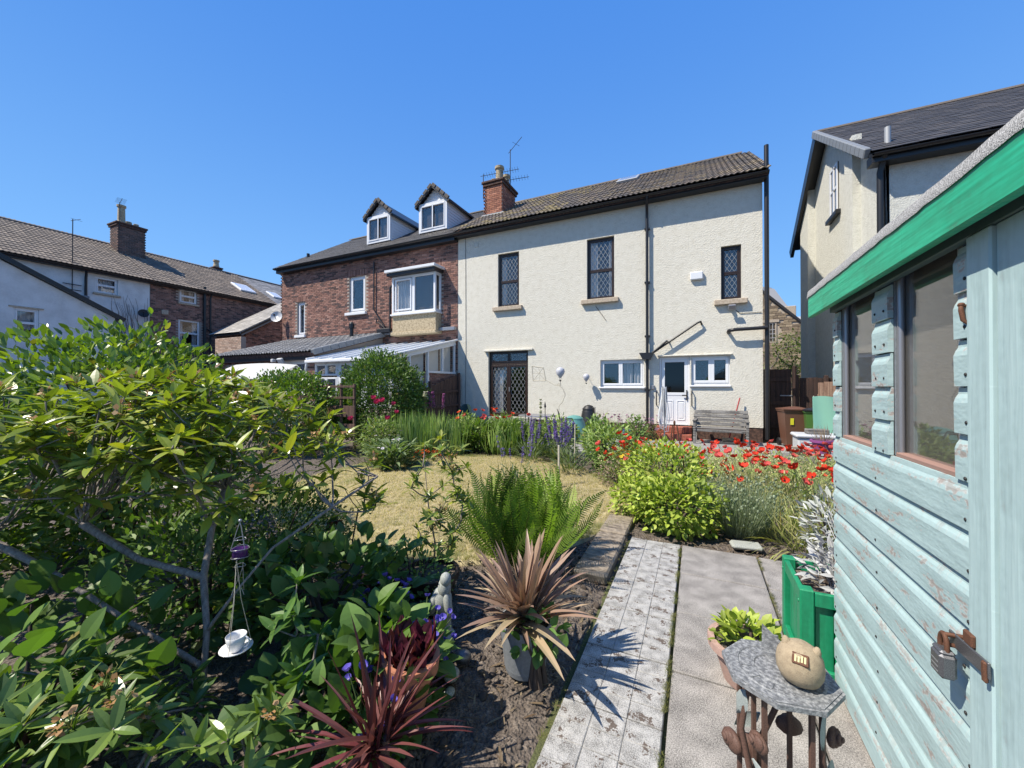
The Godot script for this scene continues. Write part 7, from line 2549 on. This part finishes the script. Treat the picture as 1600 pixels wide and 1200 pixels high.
	for q in [[Vector3(-4.55, 0, -7.85), "leafy mound of red poppies at the lawn's far edge"], [Vector3(-3.9, 0, -8.2), "leafy clump with red poppies before the french doors"]]:
		flowering("red_poppies", q[1], q[0], 14 if q[0].x < -4.2 else 5, [.75, 1.0], .5, [red2, pink], "petal", [K(.12, .2, .045), K(.18, .27, .06), K(.08, .14, .035)], 900, .13, "", [.95, 1.3], [.15, .36])
	clump("daylily", "arching green daylily leaves at the lawn's far edge", "plant", Vector3(-3.9, 0, -7.75), 260, [.4, .75], .05, .6, [K(.19, .29, .06), K(.27, .38, .09), K(.36, .44, .13)], .7, .5)
	clump("daylily", "arching daylily clump behind the purple spires", "plant", Vector3(-3.2, 0, -8.1), 190, [.35, .65], .05, .55, [K(.17, .26, .06), K(.25, .34, .09)], .7, .5)
	var pur := [K(.16, .11, .38), K(.22, .15, .48), K(.12, .08, .28)]
	for q in [[Vector3(-3.0, 0, -7.3), 12, "purple salvia spires at the lawn's far edge"], [Vector3(-2.45, 0, -7.4), 14, "purple salvia spires beside the bamboo cane"], [Vector3(-2.0, 0, -6.6), 8, "purple salvia by the soil at the lawn's right edge"]]:
		spires("purple_salvia", q[2], q[0], q[1], [.5, .95], .4, pur, .4, .022, [K(.10, .15, .06), K(.16, .2, .09)], 160)
	spires("tall_lavender", "slender purple spires standing up behind the fern", Vector3(-2.3, 0, -5.0), 9, [.55, .85], .38, pur, .22, .016, [K(.12, .16, .08)], 50)
	spires("mullein", "tall pale green mullein spike near the patio table", Vector3(-3.0, 0, -7.8), 1, [1.2, 1.25], .02, [K(.22, .3, .12), K(.3, .36, .18)], .6, .03, LF, 30)
	for q in [[Vector3(-1.75, 0, -7.9), "leafy green seed-head plant left of the blue pot"], [Vector3(-1.95, 0, -8.3), "second leafy upright plant near the patio edge"], [Vector3(-1.2, 0, -8.9), "slim leafy upright plant beside the steps"]]:
		bush("upright_plant", q[1], "plant", q[0] + Vector3(0, .4, 0), Vector3(.24, .48, .24), 520, func(c): return leaf(1.0, .5, .2, .2, 3, c), "leaf", [K(.13, .21, .06), K(.2, .3, .09), K(.27, .36, .13)], [.06, .11], 0, 4, .2)
	for q in [[Vector3(-6.2, 0, -6.5), "pale leafy perennial behind the daisies at the bed's left end"], [Vector3(-5.0, 0, -8.0), "tall pale green perennial between iris and poppies"], [Vector3(-4.2, 0, -8.5), "leafy perennial before the french doors' step"], [Vector3(-2.75, 0, -8.2), "bushy green perennial behind the purple salvia"], [Vector3(-1.45, 0, -7.3), "low leafy perennial between salvia and yellow flowers"]]:
		bush("leafy_perennial", q[1], "plant", q[0] + Vector3(0, .38, 0), Vector3(.5, .44, .4), 1300, func(c): return leaf(1.0, .28, .2, .25, 3, c), "leaf", [K(.18, .28, .07), K(.27, .37, .1), K(.35, .43, .15)], [.07, .14], 0, 5, .25)
	# along the house wall
	for k in 7:
		flowering("wall_flowers", "faded mauve flowers at the cream wall, %s clump from the teal dome" % ["first", "second", "third", "fourth", "fifth", "sixth", "last"][k], Vector3(-2.7 + k * .27, 0, -11.6 + rf(-.2, .2)), 20, [.3, .7], .24, [bloom(5, .03, .4, K(.36, .2, .3), K(.2, .1, .1)), bloom(5, .035, .4, K(.55, .38, .48), K(.3, .2, .2))], "petal", [K(.14, .17, .08), K(.2, .17, .1)], 110, .3, "mauve flowers along the wall", [.8, 1.3], [.06, .14])
	pot("blue_pot", "small cobalt blue pot on the patio near the steps", Vector3(-1.72, 0, -11.2), .11, .14, .3, "bluepot")
	# --- right bed
	var lime := [K(.30, .39, .055), K(.40, .49, .075), K(.21, .29, .045), K(.47, .53, .11)]
	var lb := func(q): return leaf(1.0, .62, .2, .2, 4, q, .85)
	bush("golden_shrub", "rounded yellow-green shrub at the end of the path", "shrub", Vector3(-.18, .26, -4.45), Vector3(.47, .3, .36), 1500, lb, "leaf", lime, [.045, .085], 200, 5, .5, .8)
	bush("golden_shrub", "taller yellow-green shrub growing round the rusty obelisk", "shrub", Vector3(-.35, .38, -5.3), Vector3(.55, .44, .45), 1600, lb, "leaf", lime, [.04, .08], 0, 5, .5, .8)
	bush("golden_shrub", "small yellow-green shrub at the lawn's right corner", "shrub", Vector3(-.62, .2, -4.75), Vector3(.3, .26, .28), 800, lb, "leaf", lime, [.04, .075], 0, 5, .5, .8)
	clump("grey_lavender", "silvery grey-green lavender clump beside the yellow-green shrub", "plant", Vector3(.38, 0, -4.6), 2000, [.2, .62], .009, .34, [K(.24, .29, .18), K(.33, .38, .26), K(.18, .23, .13)], .5, .15, "", .25)
	clump("straw_grass", "flopped pale straw-green leaves on the soil near the shed", "plant", Vector3(.98, 0, -4.55), 420, [.2, .5], .035, .55, [K(.36, .38, .13), K(.46, .43, .2), K(.25, .3, .08)], 2.2, .6)
	var wisp := [K(.60, .56, .30), K(.48, .52, .21), K(.68, .61, .40), K(.36, .44, .16), K(.52, .40, .25)]
	var rank := ["first", "second", "third", "fourth", "fifth"]
	var rows := [["nearest", [[.45, -5.6], [.9, -5.9], [1.35, -5.6]]], ["second", [[-.8, -6.2], [.2, -6.4], [.75, -6.7], [1.3, -6.5], [1.85, -6.4]]], ["third", [[-.9, -7.2], [.3, -7.4], [.95, -7.6], [1.6, -7.4], [2.2, -7.2]]], ["farthest", [[.0, -8.1], [.7, -8.5], [1.4, -8.4], [2.1, -8.2]]]]
	for row in rows:
		var tall: float = {"nearest": .95, "second": .9, "third": .75, "farthest": .55}[row[0]]
		for i in row[1].size():
			var q: Array = row[1][i]
			clump("seeding_annuals", "wispy straw-green annuals, %s clump from the lawn in the %s row of the poppy bed" % [rank[i], row[0]], "plant", Vector3(q[0], 0, q[1]), 300, [.2 * tall, .62 * tall], .011, .55, wisp, .55, .16, "wispy annuals in the poppy bed", .3)
			flowering("red_poppy", "scarlet poppies, %s plant from the lawn in the %s row of the right-hand bed" % [rank[i], row[0]], Vector3(q[0] + rf(-.3, .3), 0, q[1] + rf(-.3, .3)), R.randi_range(10, 15), [.35 * tall, .84 * tall], .5, [red, red, pink], "petal", [K(.26, .34, .1), K(.36, .42, .15)], 90, .16, "poppies in the right-hand bed", [.7, 1.1], [.08, .2])
	for q in [[1.12, -5.0, "left"], [1.32, -4.9, "right"]]:
		flowering("red_poppy", "large scarlet poppies nearest the shed corner, %s one of two" % q[2], Vector3(q[0], 0, q[1]), 4, [.55, .75], .26, [red], "petal", [K(.14, .19, .07)], 20, .16, "poppies by the shed corner", [.8, 1.1])
	var yel := bloom(6, .03, .3, K(.66, .50, .04), K(.4, .2, .02))
	flowering("yellow_daisies", "low yellow and orange flowers left of the obelisk", Vector3(-1.0, 0, -6.6), 46, [.3, .52], .42, [yel, yel, red2], "petal", LF, 260, .15, "", [.7, 1.1])
	flowering("yellow_daisies", "second patch of yellow and orange flowers behind the golden shrub", Vector3(-.45, 0, -7.5), 34, [.3, .5], .4, [yel, red2], "petal", LF, 200, .15, "", [.7, 1.1])
	bush("pink_sedum", "dusky pink low sedum mound near the lawn's right corner", "plant", Vector3(-1.05, .16, -6.0), Vector3(.32, .2, .3), 620, func(c): return leaf(1.0, .55, .2, .1, 3, c), "leaf", [K(.24, .2, .13), K(.36, .23, .2), K(.18, .22, .08)], [.03, .055], 0, 4, .3)
	bush("silver_ragwort", "white-silver feathery ragwort beside the poppies by the shed", "plant", Vector3(1.05, .3, -4.0), Vector3(.26, .34, .26), 700, func(c): return leaf(1.0, .3, .2, .2, 3, c), "petal", [K(.42, .45, .42), K(.55, .57, .55), K(.32, .36, .3)], [.05, .1], 0, 4, .2)
	bush("silver_ragwort", "silver-leaved ragwort growing in the green planter", "plant", Vector3(.74, .5, -2.66), Vector3(.2, .16, .2), 520, func(c): return leaf(1.0, .32, .2, .25, 4, c), "petal", [K(.42, .43, .43), K(.55, .56, .56), K(.30, .31, .31)], [.04, .08], 160, 4, .25)
	var ss := thing("silver_grass", "tall dry silver stems rising from the green planter", "plant", Vector3(.72, .4, -2.64))
	for k in 9:
		b = B.new()
		var d := Vector3(rf(-.14, .06), rf(.3, .5), rf(-.1, .1))
		b.tube([Vector3(rf(-.06, .06), 0, rf(-.06, .06)), d * .5 + Vector3(.02, .02, 0), d], [.0028, .0025, .002], 5)
		part(ss, "stem", b, M.china)
	# pale rounded edging stones
	b = B.new()
	b.box(Vector3.ZERO, Vector3(.26, .05, .14), .02)
	one("edging_stone", "pale half-buried edging stone below the lavender", "stone", b, M.statue, Transform3D(Basis(Vector3.UP, .15), Vector3(.42, .02, -4.22)))
	# --- pots by the shed and the storage box
	pot("pink_bowl", "weathered pink terracotta bowl beside the sundial", Vector3(.235, 0, -2.32), .11, .165, .2, "pinkpot", .018)
	bush("lime_heuchera", "yellow-green lobed leaves filling the pink bowl", "plant", Vector3(.245, .225, -2.32), Vector3(.15, .075, .14), 170, lb, "leaf", lime, [.045, .075], 120, 3, .2, 1.6)
	pot("purple_pot", "purple plastic pot on the low wall by the storage box", Vector3(2.1, .28, -8.9), .12, .17, .24, "purplepot", .02)
	pot("terracotta_pot", "wide terracotta pot with dead stems near the shed", Vector3(2.42, .28, -8.6), .13, .2, .24, "terracotta", .02)
	pot("cream_bowl", "shallow cream bowl beside the purple pot", Vector3(1.75, .22, -9.0), .12, .2, .12, "sill", .01)
	for q in [[Vector3(2.42, .48, -8.6), "dry brown dead stems in the terracotta pot"], [Vector3(2.1, .48, -8.9), "dry stalks standing in the purple pot"]]:
		clump("dead_plant", q[1], "plant", q[0], 46, [.14, .38], .03, .2, [K(.36, .26, .18), K(.26, .18, .13)], .8, .3)
	b = B.new()
	b.box(Vector3(0, .11, 0), Vector3(1.6, .22, .4), .02)
	one("low_wall", "low weathered stone wall carrying the pots by the storage box", "wall", b, M.weathered, Transform3D(Basis(Vector3.UP, -.1), Vector3(2.2, 0, -8.78)))
	# --- beyond
	tree("pale leafy shrub tree beside the stone house in the gap", Vector3(4.9, 0, -24.0), 4.6, Vector3(1.6, 1.9, 1.5), 3000, [K(.16, .2, .06), K(.22, .26, .09), K(.12, .16, .05)])

func _ready() -> void:
	R.seed = 20240
	# camera
	var cam := Camera3D.new()
	cam.name = "camera"
	cam.position = Vector3(0, 1.5, 0)
	cam.rotation = Vector3(.00656, deg_to_rad(25.2), 0)
	cam.fov = 89.05
	cam.near = .05
	cam.far = 1200.0
	add_child(cam)
	# sky and sun
	var sky := ProceduralSkyMaterial.new()
	sky.sky_top_color = Color(.228, .445, .745)
	sky.sky_horizon_color = Color(.52, .72, .895)
	sky.sky_curve = .27
	sky.ground_bottom_color = Color(.22, .2, .17)
	sky.ground_horizon_color = Color(.5, .55, .6)
	sky.sun_angle_max = 1.0
	var env := Environment.new()
	env.background_mode = Environment.BG_SKY
	env.sky = Sky.new()
	env.sky.sky_material = sky
	env.tonemap_mode = Environment.TONE_MAPPER_LINEAR
	env.tonemap_exposure = 1.55
	env.sdfgi_enabled = true
	env.ssao_enabled = true
	env.ssil_enabled = true
	var we := WorldEnvironment.new()
	we.environment = env
	add_child(we)
	var sun := DirectionalLight3D.new()
	sun.name = "sun"
	sun.light_color = Color(1.0, .965, .90)
	sun.light_energy = 1.6
	sun.light_angular_distance = .5
	sun.shadow_enabled = true
	add_child(sun)
	sun.look_at_from_position(Vector3.ZERO, Vector3(1.0, -1.8, -.9), Vector3.UP)
	materials()
	ground()
	cream_house()
	brick_house()
	extension()
	conservatory()
	terrace()
	neighbour()
	alley()
	fence_between()
	shed()
	sundial()
	planter_box()
	bench()
	bits()
	garden()
